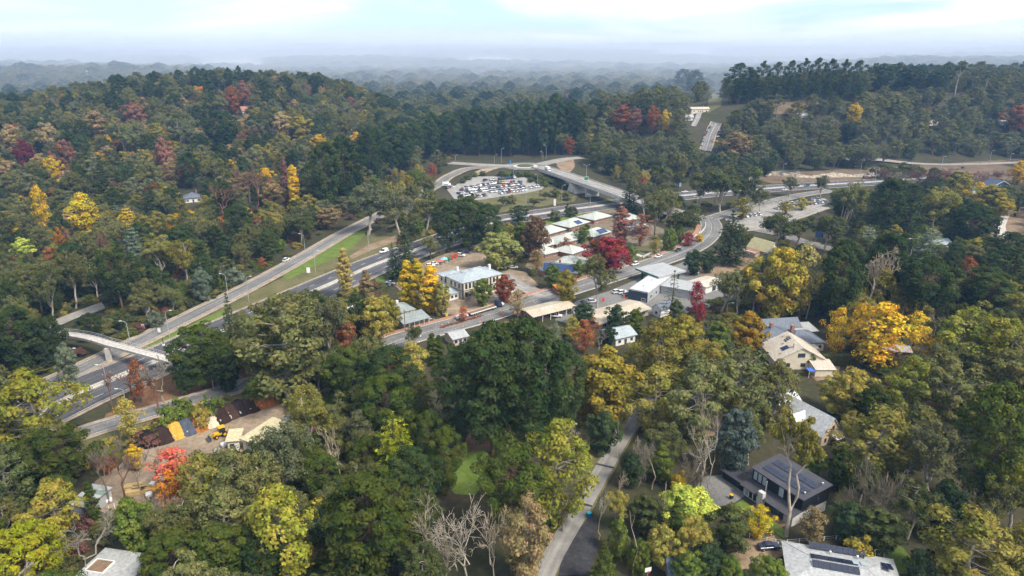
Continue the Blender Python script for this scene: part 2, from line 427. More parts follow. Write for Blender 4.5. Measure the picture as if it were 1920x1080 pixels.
for k_, wear in (('asphalt', 0.30), ('asphalt_light', 0.26), ('asphalt_pale', 0.20), ('lane', 0.22)):
    # wheel tracks and long streaks worn into the surface, laid along each road
    m_ = M[k_]; N, L = m_.node_tree.nodes, m_.node_tree.links; b_ = next(n for n in N if n.type == 'BSDF_PRINCIPLED'); src = b_.inputs['Base Color'].links[0].from_socket
    uvn = N.new('ShaderNodeUVMap'); uvn.uv_map = 'UVMap'; mp = N.new('ShaderNodeMapping'); mp.inputs['Scale'].default_value = (0.75, 0.018, 1); L.new(uvn.outputs[0], mp.inputs[0])
    ns = N.new('ShaderNodeTexNoise'); ns.inputs['Scale'].default_value = 1.0; ns.inputs['Detail'].default_value = 4; L.new(mp.outputs[0], ns.inputs['Vector'])
    mr = N.new('ShaderNodeMapRange'); mr.inputs['From Min'].default_value = 0.35; mr.inputs['From Max'].default_value = 0.65; mr.inputs['To Min'].default_value = 1 - wear; mr.inputs['To Max'].default_value = 1 + wear; L.new(ns.outputs['Fac'], mr.inputs['Value'])
    mp2 = N.new('ShaderNodeMapping'); mp2.inputs['Scale'].default_value = (0.12, 0.035, 1); L.new(uvn.outputs[0], mp2.inputs[0]); vo = N.new('ShaderNodeTexVoronoi'); vo.inputs['Scale'].default_value = 1.0; vo.distance = 'CHEBYCHEV'; L.new(mp2.outputs[0], vo.inputs['Vector'])
    sx = N.new('ShaderNodeSeparateColor'); L.new(vo.outputs['Color'], sx.inputs[0]); mr2 = N.new('ShaderNodeMapRange'); mr2.inputs['From Min'].default_value = 0.0; mr2.inputs['From Max'].default_value = 1.0; mr2.inputs['To Min'].default_value = 1 - wear * 0.5; mr2.inputs['To Max'].default_value = 1 + wear * 0.4; L.new(sx.outputs[0], mr2.inputs['Value'])
    ml = N.new('ShaderNodeMath'); ml.operation = 'MULTIPLY'; L.new(mr.outputs[0], ml.inputs[0]); L.new(mr2.outputs[0], ml.inputs[1])
    mu = N.new('ShaderNodeMixRGB'); mu.blend_type = 'MULTIPLY'; mu.inputs['Fac'].default_value = 1; L.new(src, mu.inputs['Color1']); L.new(ml.outputs[0], mu.inputs['Color2']); L.new(mu.outputs[0], b_.inputs['Base Color'])

def pixline(pix, step=4.0, z=None):
    return catmull([(PZ(x, y, z) if z is not None else G(x, y)) for x, y in pix], step)
def road(name, L, w, m, label, verge=0, vm=None, edge=True, dash=None, dz=0.26, edge_in=0.45, clear=None):
    if verge: ribbon('road_verge', L, w + 2 * verge, vm or M['gravel'], dz - 0.10, label='gravel verge along the ' + name.replace('_', ' '))
    o = ribbon(name, L, w, m, dz, label=label); dz += SEQ[0] * 0.004
    if edge:
        for s in (-1, 1): ribbon('edge_line', L, 0.22, M['paint_line'], dz + 0.02, parent=o, off=s * (w / 2 - edge_in), nx=2)
    if dash:
        for off, ln, gap in dash:
            K = offset_line(L, off); acc = 0.0; start = None
            i = 0; D = [0.0]
            for a, b in zip(K[:-1], K[1:]): D.append(D[-1] + (b - a).length)
            s = 2.0
            def at(t):
                j = min(max(int(np.searchsorted(D, t)) - 1, 0), len(K) - 2); u = (t - D[j]) / max(D[j+1] - D[j], 1e-6)
                return K[j].lerp(K[j+1], u)
            if gap == 0: ribbon('centre_line', K, 0.2, M['paint_line'], dz + 0.02, parent=o, nx=2); continue
            while s + ln < D[-1]:
                ribbon('lane_dash', [at(s), at(s + ln)], 0.24, M['paint_line'], dz + 0.02, parent=o, nx=2); s += ln + gap
    ROADS.append(([(p.x, p.y) for p in L], (clear or w / 2 + max(verge, 1.0) + 1.0)))
    return o

# -- ground cover sheets first (lowest)
patch('leaf_litter_ground', [(150,830),(172,800),(215,770),(290,700),(440,660),(505,690),(500,712),(420,740),(300,772)], M['litter'], 0.03, 'red-brown leaf litter between the freeway and the service road', wob=1.0)
patch('roadside_bank', [(268,835),(140,840),(150,822),(300,776),(470,728),(505,742),(420,775),(350,805)], M['drygrass'], 0.035, 'dry grassy bank beside the landscape yard', wob=0.8)
patch('yard_ground', [(165,945),(180,905),(240,860),(262,842),(330,818),(430,780),(478,752),(560,762),(572,800),(540,835),(470,870),(430,960),(330,985),(230,985)], M['yard'], 0.045, 'bare dirt floor of the landscape supply yard', wob=0.8)
patch('median_verge', [(120,722),(300,640),(450,560),(560,505),(660,452),(740,420),(800,400),(800,440),(720,470),(640,498),(450,590),(300,655),(140,724)], M['drygrass'], 0.03, 'dry verge between the ramp and the freeway', wob=0.6)
patch('median_grass', [(268,650),(425,578),(420,594),(280,654)], M['grass'], 0.05, 'bright green grass strip between ramp and freeway', wob=0.4)
patch('median_grass', [(525,515),(545,500),(612,466),(665,436),(690,432),(668,458),(640,478),(590,500),(540,524)], M['grass'], 0.05, 'wide green grass triangle between ramp and freeway', wob=0.6)
patch('freeway_verge', [(655,480),(690,460),(745,440),(745,452),(700,468),(660,486)], M['dirt'], 0.052, 'bare dirt edge above the freeway')
patch('hotel_lawn', [(703,522),(745,508),(760,516),(735,530),(708,534)], M['grass'], 0.05, 'small lawn beside the freeway near the hotel car park')
patch('hotel_car_park', [(722,520),(762,508),(800,490),(850,470),(905,455),(935,470),(925,500),(985,510),(1010,535),(960,560),(880,590),(820,590),(800,560),(750,545)], M['yard'], 0.06, 'gravelly car park around the hotel', wob=0.3)
patch('motel_grounds', [(985,500),(1005,450),(1030,410),(1140,388),(1245,430),(1260,465),(1180,500),(1100,520),(1030,525)], M['pavers'], 0.05, 'paved lanes between the motel units')
patch('motel_lawn', [(1020,415),(1140,372),(1200,385),(1160,392),(1080,405),(1035,424)], M['grass'], 0.055, 'green bank behind the motel units', wob=0.6)
patch('petrol_forecourt', [(1145,545),(1215,515),(1330,475),(1385,500),(1400,540),(1350,590),(1240,585),(1110,620),(1040,600),(1080,565)], M['asphalt_light'], 0.05, 'asphalt forecourt around the petrol station and shops')
patch('embankment_grass', [(870,385),(895,374),(985,362),(1030,350),(1085,362),(1078,378),(1040,384),(985,392),(930,400)], M['drygrass'], 0.08, 'grassy embankment below the roundabout car park', wob=0.6)
patch('car_park', [(838,356),(862,342),(892,331),(979,332),(1022,349),(1016,356),(985,363),(895,376),(852,374)], M['asphalt_pale'], 0.25, 'full commuter car park below the roundabout')
patch('traffic_island', [(880,322),(910,314),(955,311),(940,315),(905,321)], M['gravel'], 0.2, 'pale gravel island beside the roundabout', z=8)
patch('roundabout_bank', [(1040,300),(1075,297),(1078,310),(1062,322),(1045,312)], M['dirt'], 0.2, 'bare dirt corner beside the roundabout and bridge', z=8)
patch('right_verge', [(1400,330),(1560,318),(1700,312),(1930,296),(1930,340),(1720,330),(1640,336),(1450,345)], M['scrub'], 0.05, 'bare dirt verge along the upper freeway', wob=0.8)
patch('street_lawn', [(1150,476),(1240,452),(1300,430),(1315,445),(1240,480),(1180,494)], M['drygrass'], 0.05, 'garden strip behind the street wall', wob=0.5)
patch('car_park', [(1350,402),(1420,386),(1545,372),(1560,380),(1475,405),(1420,428),(1370,422)], M['asphalt_pale'], 0.07, 'car park beside the freeway cutting')
patch('church_ground', [(1290,515),(1310,480),(1400,470),(1500,450),(1540,455),(1520,480),(1430,500),(1330,520)], M['dirt'], 0.045, 'bare ground around the little church')
patch('lawn', [(835,885),(868,850),(905,842),(925,875),(890,930),(850,925)], M['grass'], 0.05, 'bright green lawn under the dark pine', wob=0.8)
patch('dirt_clearing', [(860,838),(895,795),(1000,780),(985,815),(915,850),(842,895),(822,905)], M['litter'], 0.04, 'rusty leaf-covered clearing among the pines', wob=0.8)
patch('verge_grass', [(1075,880),(1090,800),(1165,770),(1190,778),(1140,860),(1115,888),(1085,940)], M['drygrass'], 0.04, 'grassy verge of the narrow lane', wob=0.8)
patch('driveway', [(1290,815),(1305,775),(1345,765),(1370,790),(1340,820)], M['dirt'], 0.045, 'dirt parking spot under the gum trees', wob=0.5)
patch('driveway', [(1290,930),(1320,895),(1390,885),(1420,915),(1375,945),(1330,955)], M['asphalt_light'], 0.045, 'grey gravel drive beside the black house')
patch('lawn', [(1372,950),(1392,938),(1480,1000),(1470,1010)], M['grass'], 0.06, 'narrow lawn in front of the black house')
patch('driveway', [(1345,1065),(1370,1015),(1450,1005),(1470,1040),(1410,1068)], M['dirt'], 0.045, 'leaf-strewn drive beside the grey roofed house', wob=0.4)
patch('lawn', [(1655,1075),(1640,1030),(1690,1025),(1720,1060),(1700,1078)], M['grass'], 0.06, 'small back lawn beside the grey roofed house')
patch('garden_path', [(1515,700),(1530,685),(1575,688),(1570,710),(1530,715)], M['dirt'], 0.045, 'bare garden terrace below the slate roofed house')
patch('hill_paddock', [(1425,192),(1520,180),(1540,195),(1500,215),(1440,215)], M['scrub'], 0.3, 'grassy paddock below the hilltop pines')
patch('hill_paddock', [(1330,180),(1360,165),(1352,200),(1325,215)], M['drygrass'], 0.3, 'steep green paddock above the hill road')
patch('right_yard', [(1800,470),(1820,425),(1870,400),(1930,385),(1930,500),(1850,480)], M['dirt'], 0.045, 'bare yard of the hillside house', wob=0.6)
patch('driveway', [(1868,435),(1875,405),(1893,402),(1885,425),(1890,450),(1880,452)], M['concrete'], 0.07, 'pale concrete drive of the hillside house')
patch('bus_bay', [(80,610),(150,583),(190,568),(200,580),(140,600),(95,620)], M['asphalt_pale'], 0.3, 'asphalt lane under the pines beyond the ramp')

# -- roads
FW = pixline([(60,782),(163,733),(300,676),(400,631),(520,578),(665,514),(723,490),(830,452),(935,416),(1050,397),(1150,384),(1290,367),(1473,352),(1640,342),(1760,333)], z=0)
fw1 = road('freeway_carriageway', offset_line(FW, -6.3), 10.2, M['asphalt'], 'dark asphalt carriageway of the freeway, side nearest the ramp', verge=1.2, dash=[(0.6, 3.2, 9.0)])
fw2 = road('freeway_carriageway', offset_line(FW, 6.3), 10.2, M['asphalt'], 'dark asphalt carriageway of the freeway, side nearest the town', verge=1.2, dash=[(0.6, 3.2, 9.0)])
ribbon('freeway_median', FW, 2.2, M['concrete'], 0.26, label='pale concrete strip between the freeway carriageways')
bar = ribbon('median_barrier', FW, 0.5, M['concrete'], 0.95, kind=None, thick=0.85, nx=2); tag(bar, 'low concrete barrier running between the two freeway carriageways', 'barrier')
RAMP = catmull([PZ(x, y, 0) for x, y in [(60,735),(125,706),(205,668),(280,632),(365,590),(455,545),(560,488),(640,441),(700,410),(760,380)]] + [G(825,344), G(850,328), G(880,317), G(930,313), G(962,313)])
road('freeway_ramp', RAMP, 7.4, M['asphalt_light'], 'single-lane ramp climbing beside the freeway to the roundabout', verge=2.0, dash=None)
SERV = pixline([(60,850),(150,815),(220,793),(300,770),(400,741),(480,717),(560,694),(640,672),(720,648)], z=0)
road('service_road', SERV, 7.0, M['asphalt_light'], 'narrow service road between freeway and landscape yard', verge=1.2, dash=None)
MAIN = pixline([(700,660),(745,641),(827,617),(890,600),(950,582),(1010,562),(1080,541),(1150,519),(1215,498),(1275,477),(1310,459),(1330,440),(1334,424),(1328,412)], z=0)
road('main_street', MAIN, 11.5, M['asphalt_light'], 'main street of the village curving uphill past the petrol station', verge=0.0, edge=False, dash=[(0.0, 3, 0)])
for s in (-1, 1): ribbon('kerb', MAIN, 0.3, M['concrete'], 0.36, off=s * 6.0, thick=0.3, nx=2, label='concrete kerb along one side of the main street, ' + ('motel side' if s < 0 else 'petrol side'))
ribbon('footpath', MAIN[len(MAIN) * 6 // 10:len(MAIN) * 95 // 100], 2.6, M['brickpave'], 0.3, off=-7.6, label='red brick footpath beside the main street')
ribbon('footpath', MAIN[:len(MAIN) * 45 // 100], 2.2, M['brickpave'], 0.3, off=-7.4, label='red planted footpath in front of the hotel')
SIDE = pixline([(940,515),(965,532),(1000,548),(1025,558)], z=0)
road('side_street', SIDE, 8.5, M['asphalt_pale'], 'short side street joining the main street by the hotel', edge=False)
UP = pixline([(1328,412),(1370,399),(1415,386),(1455,377),(1500,367),(1560,358)], z=0)
road('upper_street', UP, 9.0, M['asphalt_light'], 'street running up past the car park towards the freeway', verge=1.0, dash=[(0, 3, 6)])
LOW = pixline([(1385,432),(1430,426),(1475,413),(1510,401),(1545,389)], z=0)
road('lower_street', LOW, 7.5, M['asphalt_pale'], 'pale lane running below the car park', verge=1.0)
CH = pixline([(1420,432),(1470,442),(1510,456),(1560,468),(1640,478),(1700,486),(1760,492)], z=0)
road('church_street', CH, 7.5, M['asphalt_light'], 'street curving behind the church', verge=0.8, edge=False)
HW = catmull([G(844,306), G(890,309), G(930,311), G(960,312)])
road('roundabout_west_leg', HW, 11, M['asphalt_pale'], 'western arm of the roundabout', edge=False, dz=0.2, verge=1.0)
HE = catmull([G(1010,310), G(1035,304), G(1060,299), G(1090,296)])
road('roundabout_east_leg', HE, 11, M['asphalt_pale'], 'eastern arm of the roundabout', edge=False, dz=0.2, verge=1.0)
HILL = catmull([G(1322,284), G(1328,268), G(1333,252), G(1339,240), G(1343,232)])
road('hill_road', HILL, 9.0, M['asphalt_light'], 'straight road climbing the wooded hill with parked cars', verge=1.0, edge=False, dash=[(0, 3, 0)], dz=0.45)
HILL2 = catmull([G(1300,238), G(1308,222), G(1312,210)])
road('hill_lane', HILL2, 5.0, M['asphalt_pale'], 'short lane up to the cream hillside houses', edge=False, dz=0.45)
UPF = pixline([(1560,300),(1640,301),(1720,308),(1800,309),(1930,305)])
road('upper_ramp', UPF, 7.0, M['asphalt_pale'], 'pale ramp road along the foot of the wooded hill', verge=1.5, edge=False, dz=0.3)
LANE = pixline([(1012,1100),(1040,1040),(1068,992),(1095,945),(1135,876),(1165,825),(1195,785),(1222,750)], z=0)
road('narrow_lane', LANE, 4.3, M['lane'], 'narrow pale lane running between the trees', verge=0.5, vm=M['drygrass'], edge=False, clear=4.2)
patch('lane_apron', [(1043,1085),(1062,1030),(1085,1000),(1110,965),(1118,990),(1120,1030),(1112,1060),(1105,1085)], M['asphalt_dark'], 0.22, 'dark broken asphalt beside the narrow lane', wob=0.5)
for a, b in (((1118,873),(1152,881)), ((1078,945),(1110,953))):
    ribbon('tar_strip', catmull([PZ(*a), PZ(*b)]), 0.8, M['asphalt_dark'], 0.285, label='dark tar strip across the narrow lane' + (', uphill one' if a[1] < 900 else ', downhill one'), nx=2)
# roundabout
rc = PZ(985, 312, 8)
rb = MB(); rb.lathe([(19, 0.21), (19.0, 0.22), (0.01, 0.22)], 40); o = rb.build('roundabout_road', M['asphalt_light']); o.location = rc; tag(o, 'circular asphalt roadway of the roundabout', kind='structure')
ROADS.append(([(rc.x - 1, rc.y), (rc.x + 1, rc.y)], 21))
ri = empty('roundabout_island', rc); tag(ri, 'round planted island with pale apron in the roundabout', 'traffic island')
MB().lathe([(10.5, 0.1), (10.5, 0.40), (7.2, 0.46), (0.01, 0.46)], 32).build('apron', M['concrete'], ri)
MB().lathe([(7.0, 0.3), (7.0, 0.9), (4, 1.3), (0.01, 1.4)], 24).build('planting', mat('planting', (0.08, 0.085, 0.03), 0.95, 0.4, 0.8), ri)
BASE_COVER = True

M['field'] = mat('pale_field', (0.30, 0.28, 0.20), 0.95, 0.15, 0.01)
for pix, lab in (([(370,124),(385,117),(420,113),(465,112),(490,118),(495,125)], 'pale open hill far away below the transmission tower'), ([(855,118),(880,108),(930,107),(1000,114),(990,120)], 'pale sunlit fields on a distant slope'), ([(1235,106),(1270,99),(1335,98),(1330,107)], 'pale sunlit field on a distant slope beside the wooded hill')):
    patch('far_field', pix, M['field'], 3.0, lab, step=60.0)
# ---------------------------------------------------------------- tree shapes
M['leaf'] = leafmat('leaf_sprays', 0.18)
M['needle'] = leafmat('needle_sprays', 0.12, jitter=0.3)
M['leaf_mass'] = leafmat('leaf_mass', 0.2, attr='tint')
M['bark'] = mat('grey_bark', (0.16, 0.125, 0.095), 0.95, 0.35, 1.2, 0.1)
M['bark_pale'] = mat('pale_gum_bark', (0.36, 0.31, 0.25), 0.9, 0.3, 0.8, 0.1)
M['bark_brown'] = mat('brown_bark', (0.12, 0.075, 0.05), 0.95, 0.3, 1.2, 0.1)
M['twig'] = mat('bare_twig', (1, 1, 1), 0.95, 0.2, 1.0, 0.1, objcol=True)
def unit(v): return v / (np.linalg.norm(v, axis=-1, keepdims=True) + 1e-9)
def sprays(rng, C, Nn, size, aspect=0.6, along=None):
    """leaf sprays: one kite each, centred at C, facing Nn, long axis along 'along' (or any way)"""
    n = len(C)
    Nn = unit(Nn)
    t = rng.normal(size=(n, 3)) if along is None else along + rng.normal(size=(n, 3)) * 0.35
    t = unit(t - (t * Nn).sum(1, keepdims=True) * Nn); b = np.cross(Nn, t)
    s = (size * rng.uniform(0.45, 1.6, n))[:, None]; a = aspect * rng.uniform(0.8, 1.2, n)[:, None]
    k = rng.uniform(-0.15, 0.25, n)[:, None]
    V = np.stack([C - t * s * 0.5, C + b * s * a * 0.5 + t * s * k * 0.4 - Nn * s * 0.08, C + t * s * 0.5, C - b * s * a * 0.5 + t * s * k * 0.4 - Nn * s * 0.08], 1)
    return V.reshape(-1, 3)
def clump_points(rng, c, r, n, up=0.25, squash=0.8):
    d = unit(rng.normal(size=(n, 3)) + np.array([0, 0, up]))
    rad = r * rng.uniform(0.55, 1.0, n)[:, None] ** 0.7
    off = d * rad * np.array([1, 1, squash])
    return c + off, d
def tube_np(P, Rr, n=5):
    P = np.asarray(P, float); out = []
    d = np.gradient(P, axis=0); d = unit(d)
    ref = np.where(np.abs(d[:, 2:3]) < 0.9, np.array([[0, 0, 1.0]]), np.array([[1.0, 0, 0]]))
    a = unit(np.cross(d, ref)); b = np.cross(d, a)
    th = np.arange(n) * 2 * np.pi / n
    V = P[:, None] + (a[:, None] * np.cos(th)[None, :, None] + b[:, None] * np.sin(th)[None, :, None]) * np.asarray(Rr)[:, None, None]
    i = np.arange(len(P) - 1)[:, None] * n; k = np.arange(n)[None]; k2 = (k + 1) % n
    F = np.stack([i + k, i + k2, i + n + k2, i + n + k], -1).reshape(-1, 4)
    return V.reshape(-1, 3), F
class Wood:
    def __init__(s): s.V = []; s.F = []; s.n = 0
    def limb(s, P, Rr, n=5):
        V, F = tube_np(P, Rr, n); s.V.append(V); s.F.append(F + s.n); s.n += len(V)
    def mesh(s, name, m): return mesh_np(name, np.concatenate(s.V), np.concatenate(s.F), [m], smooth=True)
def bend(rng, a, b, k=4, wob=0.08, sag=0.0):
    a, b = np.array(a, float), np.array(b, float); L = np.linalg.norm(b - a)
    t = np.linspace(0, 1, k)[:, None]; P = a + (b - a) * t
    P[1:-1] += rng.normal(size=(k - 2, 3)) * L * wob; P[:, 2] += sag * L * np.sin(np.pi * t[:, 0]); return P
def leafmesh(name, V, m):
    n = len(V) // 4; return mesh_np(name, V, np.arange(n * 4).reshape(-1, 4), [m])
PROTO = {}     # kind -> list of (trunk mesh, crown mesh, height, width)
def add_proto(kind, wood, bark, leaves, lm, name):
    wm = wood.mesh(name + '_trunk', bark); cm = leafmesh(name + '_crown', leaves, lm)
    zt = max(leaves[:, 2].max(), 1); w = np.percentile(np.hypot(leaves[:, 0], leaves[:, 1]), 97) * 2
    PROTO.setdefault(kind, []).append((wm, cm, zt, w))

def p_gum(seed, nlimb=5, spread=6.0, dens=150, leaf=0.62, H=20.0, low=0.32, name='gum', flat=0.75, kind='gum', bark='bark_pale', ncl=5, cr=(1.5, 2.5), lm='leaf', up=0.5, tmin=0.45, r0=0.5):
    rng = np.random.default_rng(seed); w = Wood(); LV = []
    fork = H * rng.uniform(low, low + 0.12); lean = rng.normal(size=2) * 0.8
    base = np.array([lean[0], lean[1], fork])
    w.limb(bend(rng, (0, 0, -0.6), base, 4, 0.02), np.linspace(r0, r0 * 0.72, 4), 7)
    for i in range(nlimb):
        a = 2 * np.pi * (i + rng.uniform(-0.3, 0.3)) / nlimb; rr = spread * rng.uniform(0.35, 0.75) if i else spread * 0.12
        tip = np.array([base[0] + rr * np.cos(a), base[1] + rr * np.sin(a), H * (rng.uniform(low + 0.28, 0.84) if i else 0.88)])
        limb = bend(rng, base, tip, 5, 0.06); w.limb(limb, np.linspace(r0 * 0.6, 0.12, 5), 5)
        for j in range(ncl):
            t = rng.uniform(tmin, 0.999); s = limb[min(int(t * 4), 3)] * (1 - (t * 4) % 1) + limb[min(int(t * 4) + 1, 4)] * ((t * 4) % 1)
            off = rng.normal(size=3) * np.array([1, 1, 0.55]); off = off / np.linalg.norm(off) * spread * rng.uniform(0.28, 0.55)
            c = tip * 0.5 + s * 0.5 + off; c[2] = min(c[2] + 0.6, H - 1.0)
            w.limb(bend(rng, s, c, 4, 0.1), [0.11, 0.085, 0.06, 0.03], 3)
            r = rng.uniform(*cr)
            for q in range(3):        # lumps within a spray of foliage
                cc = c + rng.normal(size=3) * r * np.array([0.55, 0.55, 0.35])
                P, d = clump_points(rng, cc, r * 0.62, dens // 3, 0.35, flat)
                LV.append(sprays(rng, P, d * 0.9 + rng.normal(size=P.shape) * 0.45 + np.array([0, 0, up]), leaf * np.ones(len(P)), 0.62))
    add_proto(kind, w, M[bark], np.concatenate(LV), M[lm], name)
def p_dome(seed, H=20.0, Wd=13.0, z0=0.18, n=70, per=85, leaf=0.65, name='pine', kind='pine', top=1.5, bark='bark_brown', lm='needle', cr=(1.3, 2.2), up=0.8, flat=0.8, rag=0.14, aspect=0.5, hollow=0.75, gaps=0.0):
    """crown of many lumps set round a bulging outline"""
    rng = np.random.default_rng(seed); w = Wood(); LV = []
    w.limb(bend(rng, (0, 0, -0.6), (0, 0, H * 0.9), 6, 0.01), np.linspace(0.45, 0.08, 6), 7)
    lob = rng.uniform(0, 6.28, 4)
    for i in range(n):
        u = (i + 0.5) / n; t = u ** 0.85
        th = i * 2.399 + rng.uniform(-0.3, 0.3)
        prof = (np.sin(np.pi * min(0.5, 0.16 + t * 0.42)) if t < 0.5 else 1.0) * (1 - max(0, (t - 0.40) / 0.60) ** (2.0 * top)) ** 0.55
        rr = Wd / 2 * prof * (1 + rag * np.sin(3 * th + lob[0] + 5 * t) + rag * np.sin(2 * th + lob[1])) * rng.uniform(hollow, 1.0)
        z = H * (z0 + (1 - z0) * t) - 0.8
        if rng.uniform() < gaps: continue
        r = rng.uniform(*cr) * (1 - 0.25 * t)
        rr = max(rr - r * 0.6, 0)
        c = np.array([rr * np.cos(th), rr * np.sin(th), z + rng.normal() * 0.5])
        w.limb(bend(rng, (0, 0, max(z - rr * 0.35, H * z0 * 0.6)), c, 3, 0.05), [0.12, 0.07, 0.03], 3)
        P, d = clump_points(rng, c, r, per, 0.55, flat)
        o = unit(np.array([np.cos(th), np.sin(th), 0.5]) * np.ones_like(d)) * 0.6
        LV.append(sprays(rng, P, d + o * 0.6 + rng.normal(size=P.shape) * 0.4 + np.array([0, 0, up * 0.5]), leaf * np.ones(len(P)), aspect, along=d + np.array([0, 0, up])))
    add_proto(kind, w, M[bark], np.concatenate(LV), M[lm], name)
def p_tier(seed, H=20.0, Wd=9.0, tiers=16, per=70, leaf=0.6, name='fir', kind='fir', droop=0.12, z0=0.08, pw=0.9, arms=9, bark='bark_brown', thick=0.35):
    """conifer in drooping tiers of boughs"""
    rng = np.random.default_rng(seed); w = Wood(); LV = []
    w.limb(bend(rng, (0, 0, -0.6), (0, 0, H), 6, 0.006), np.linspace(0.4, 0.04, 6), 6)
    for i in range(tiers):
        t = i / (tiers - 1); z = H * (z0 + (0.97 - z0) * t); rr = Wd / 2 * (1 - t) ** pw + 0.25
        na = max(4, int(arms * (1 - 0.5 * t)))
        for j in range(na):
            th = 2 * np.pi * (j + rng.uniform(-0.3, 0.3)) / na + i * 1.3; L = rr * rng.uniform(0.7, 1.08)
            tip = np.array([L * np.cos(th), L * np.sin(th), z - droop * L])
            w.limb(bend(rng, (0, 0, z), tip, 3, 0.03), [0.07, 0.05, 0.02], 3)
            k = max(6, int(per * L / (Wd / 2) / 2)); s = rng.uniform(0.12, 1.0, k) ** 0.75
            P = np.outer(s, tip - np.array([0, 0, z])) + np.array([0, 0, z])
            side = np.array([-np.sin(th), np.cos(th), 0]); wd = (0.32 * L + 0.35) * (1.05 - 0.75 * s)
            P = P + np.outer(rng.normal(size=k) * wd * 0.6, side); P[:, 2] += rng.normal(size=k) * thick * 0.5 + 0.1
            d = np.tile(np.array([np.cos(th), np.sin(th), 0.1]), (k, 1))
            LV.append(sprays(rng, P, np.array([0, 0, 1.0]) + rng.normal(size=P.shape) * 0.45 + d * 0.35, leaf * np.ones(k), 0.5, along=d + rng.normal(size=d.shape) * 0.4))
    add_proto(kind, w, M[bark], np.concatenate(LV), M['needle'], name)
def p_bare(seed, H=14.0, spread=0.62, depth=5, name='bare', kind='bare', r0=0.24, nb=(3, 4), lean=0.0, rmin=0.03, ratio=0.68, up=0.25, multi=1, fork0=0.25, wob=0.10):
    rng = np.random.default_rng(seed); w = Wood(); tips = []
    def grow(p, d, L, r, lev):
        q = p + d * L; k = 4 if lev < 2 else 3
        P = bend(rng, p, q, k, wob); w.limb(P, np.linspace(r, max(r * 0.62, rmin), k), 6 if lev == 0 else (4 if lev < 3 else 3))
        if lev >= depth: tips.append(q); return
        for _ in range(rng.integers(nb[0], nb[1] + 1)):
            e = unit(d + rng.normal(size=3) * spread + np.array([0, 0, up])); s = P[rng.integers(max(1, k - 2), k)] if lev else P[-1]
            grow(s, e, L * ratio * rng.uniform(0.75, 1.2), max(r * 0.58, rmin), lev + 1)
    for m_ in range(multi):
        d0 = unit(np.array([rng.normal() * lean, rng.normal() * lean, 1.0])); grow(np.array([rng.normal() * 0.2 * (multi > 1), rng.normal() * 0.2 * (multi > 1), -0.5]), d0, H * fork0, r0, 0)
    V = np.concatenate(w.V); wm = w.mesh(name + '_branches', M['twig'])
    PROTO.setdefault(kind, []).append((wm, None, V[:, 2].max(), np.percentile(np.hypot(V[:, 0], V[:, 1]), 96) * 2))

for s in range(5): p_gum(11 + s, nlimb=6 + s % 2, spread=6.4, dens=285, leaf=0.46, ncl=6, low=0.20)
for s in range(3): p_gum(31 + s, nlimb=6, spread=6.0, dens=330, leaf=0.47, ncl=7, low=0.14, name='broad_gum', kind='gum_dense', cr=(1.7, 2.6))
for s in range(2): p_gum(41 + s, nlimb=4, spread=5.0, dens=290, leaf=0.46, ncl=4, r0=0.36, low=0.46, name='tall_gum', kind='gum_tall', H=24, cr=(1.4, 2.2))
def p_fork(seed):
    rng = np.random.default_rng(seed); w = Wood(); LV = []; f = np.array([0, 0, 5.0])
    w.limb(bend(rng, (0, 0, -0.6), f, 4, 0.02), np.linspace(0.62, 0.5, 4), 8)
    for tip in ((-2.6, 0.4, 18.5), (1.9, -0.3, 17.0)):
        P = bend(rng, f, tip, 6, 0.035); w.limb(P, np.linspace(0.42, 0.16, 6), 7); tip = np.array(tip)
        for k in range(15):
            c = tip + rng.normal(size=3) * np.array([2.7, 2.7, 1.5]) + np.array([-0.8, 0, 2.0]); w.limb(bend(rng, P[-1 - k % 2], c, 4, 0.08), [0.1, 0.08, 0.05, 0.03], 3)
            for q in range(3):
                cc = c + rng.normal(size=3) * 0.8; Q, dd = clump_points(rng, cc, rng.uniform(0.7, 1.2), 85, 0.35, 0.75)
                LV.append(sprays(rng, Q, dd + rng.normal(size=Q.shape) * 0.45 + np.array([0, 0, 0.5]), 0.46 * np.ones(len(Q)), 0.62))
    add_proto('gum_fork', w, M['bark_pale'], np.concatenate(LV), M['leaf'], 'forked_gum')
p_fork(47)
for s in range(4): p_dome(51 + s, name='radiata', kind='pine', n=78, per=165, leaf=0.5, H=22, Wd=13)
for s in range(2): p_dome(61 + s, name='flat_pine', kind='pine_flat', z0=0.42, H=20, Wd=15, n=60, per=170, leaf=0.5, top=2.2, rag=0.2)
for s in range(2): p_dome(66 + s, name='old_pine', kind='pine_open', z0=0.16, H=26, Wd=13, n=66, per=160, leaf=0.5, top=1.8, rag=0.25, gaps=0.12, hollow=0.55)
for s in range(3): p_dome(71 + s, name='maple', kind='round', H=13, Wd=10, z0=0.16, n=76, per=125, leaf=0.40, bark='bark', lm='leaf', aspect=0.75, cr=(1.0, 1.7), up=0.2, rag=0.16, hollow=0.45)
for s in range(3): p_dome(81 + s, name='thinning', kind='thin', H=14, Wd=9, z0=0.2, n=50, per=80, leaf=0.36, bark='bark', lm='leaf', aspect=0.7, cr=(1.0, 1.8), up=0.2, rag=0.25, hollow=0.3, gaps=0.1)
for s in range(3): p_dome(91 + s, name='poplar', kind='poplar', H=20, Wd=5.0, z0=0.08, n=84, per=100, leaf=0.38, bark='bark', lm='leaf', aspect=0.75, cr=(0.8, 1.3), up=1.0, rag=0.12, top=1.2, hollow=0.5)
for s in range(4): p_dome(96 + s, name='domed_gum', kind='gum_dome', H=17, Wd=13, z0=0.14, n=62, per=120, leaf=0.48, bark='bark_pale', lm='leaf', aspect=0.62, cr=(1.3, 2.3), up=0.3, rag=0.24, hollow=0.5, gaps=0.08, flat=0.75)
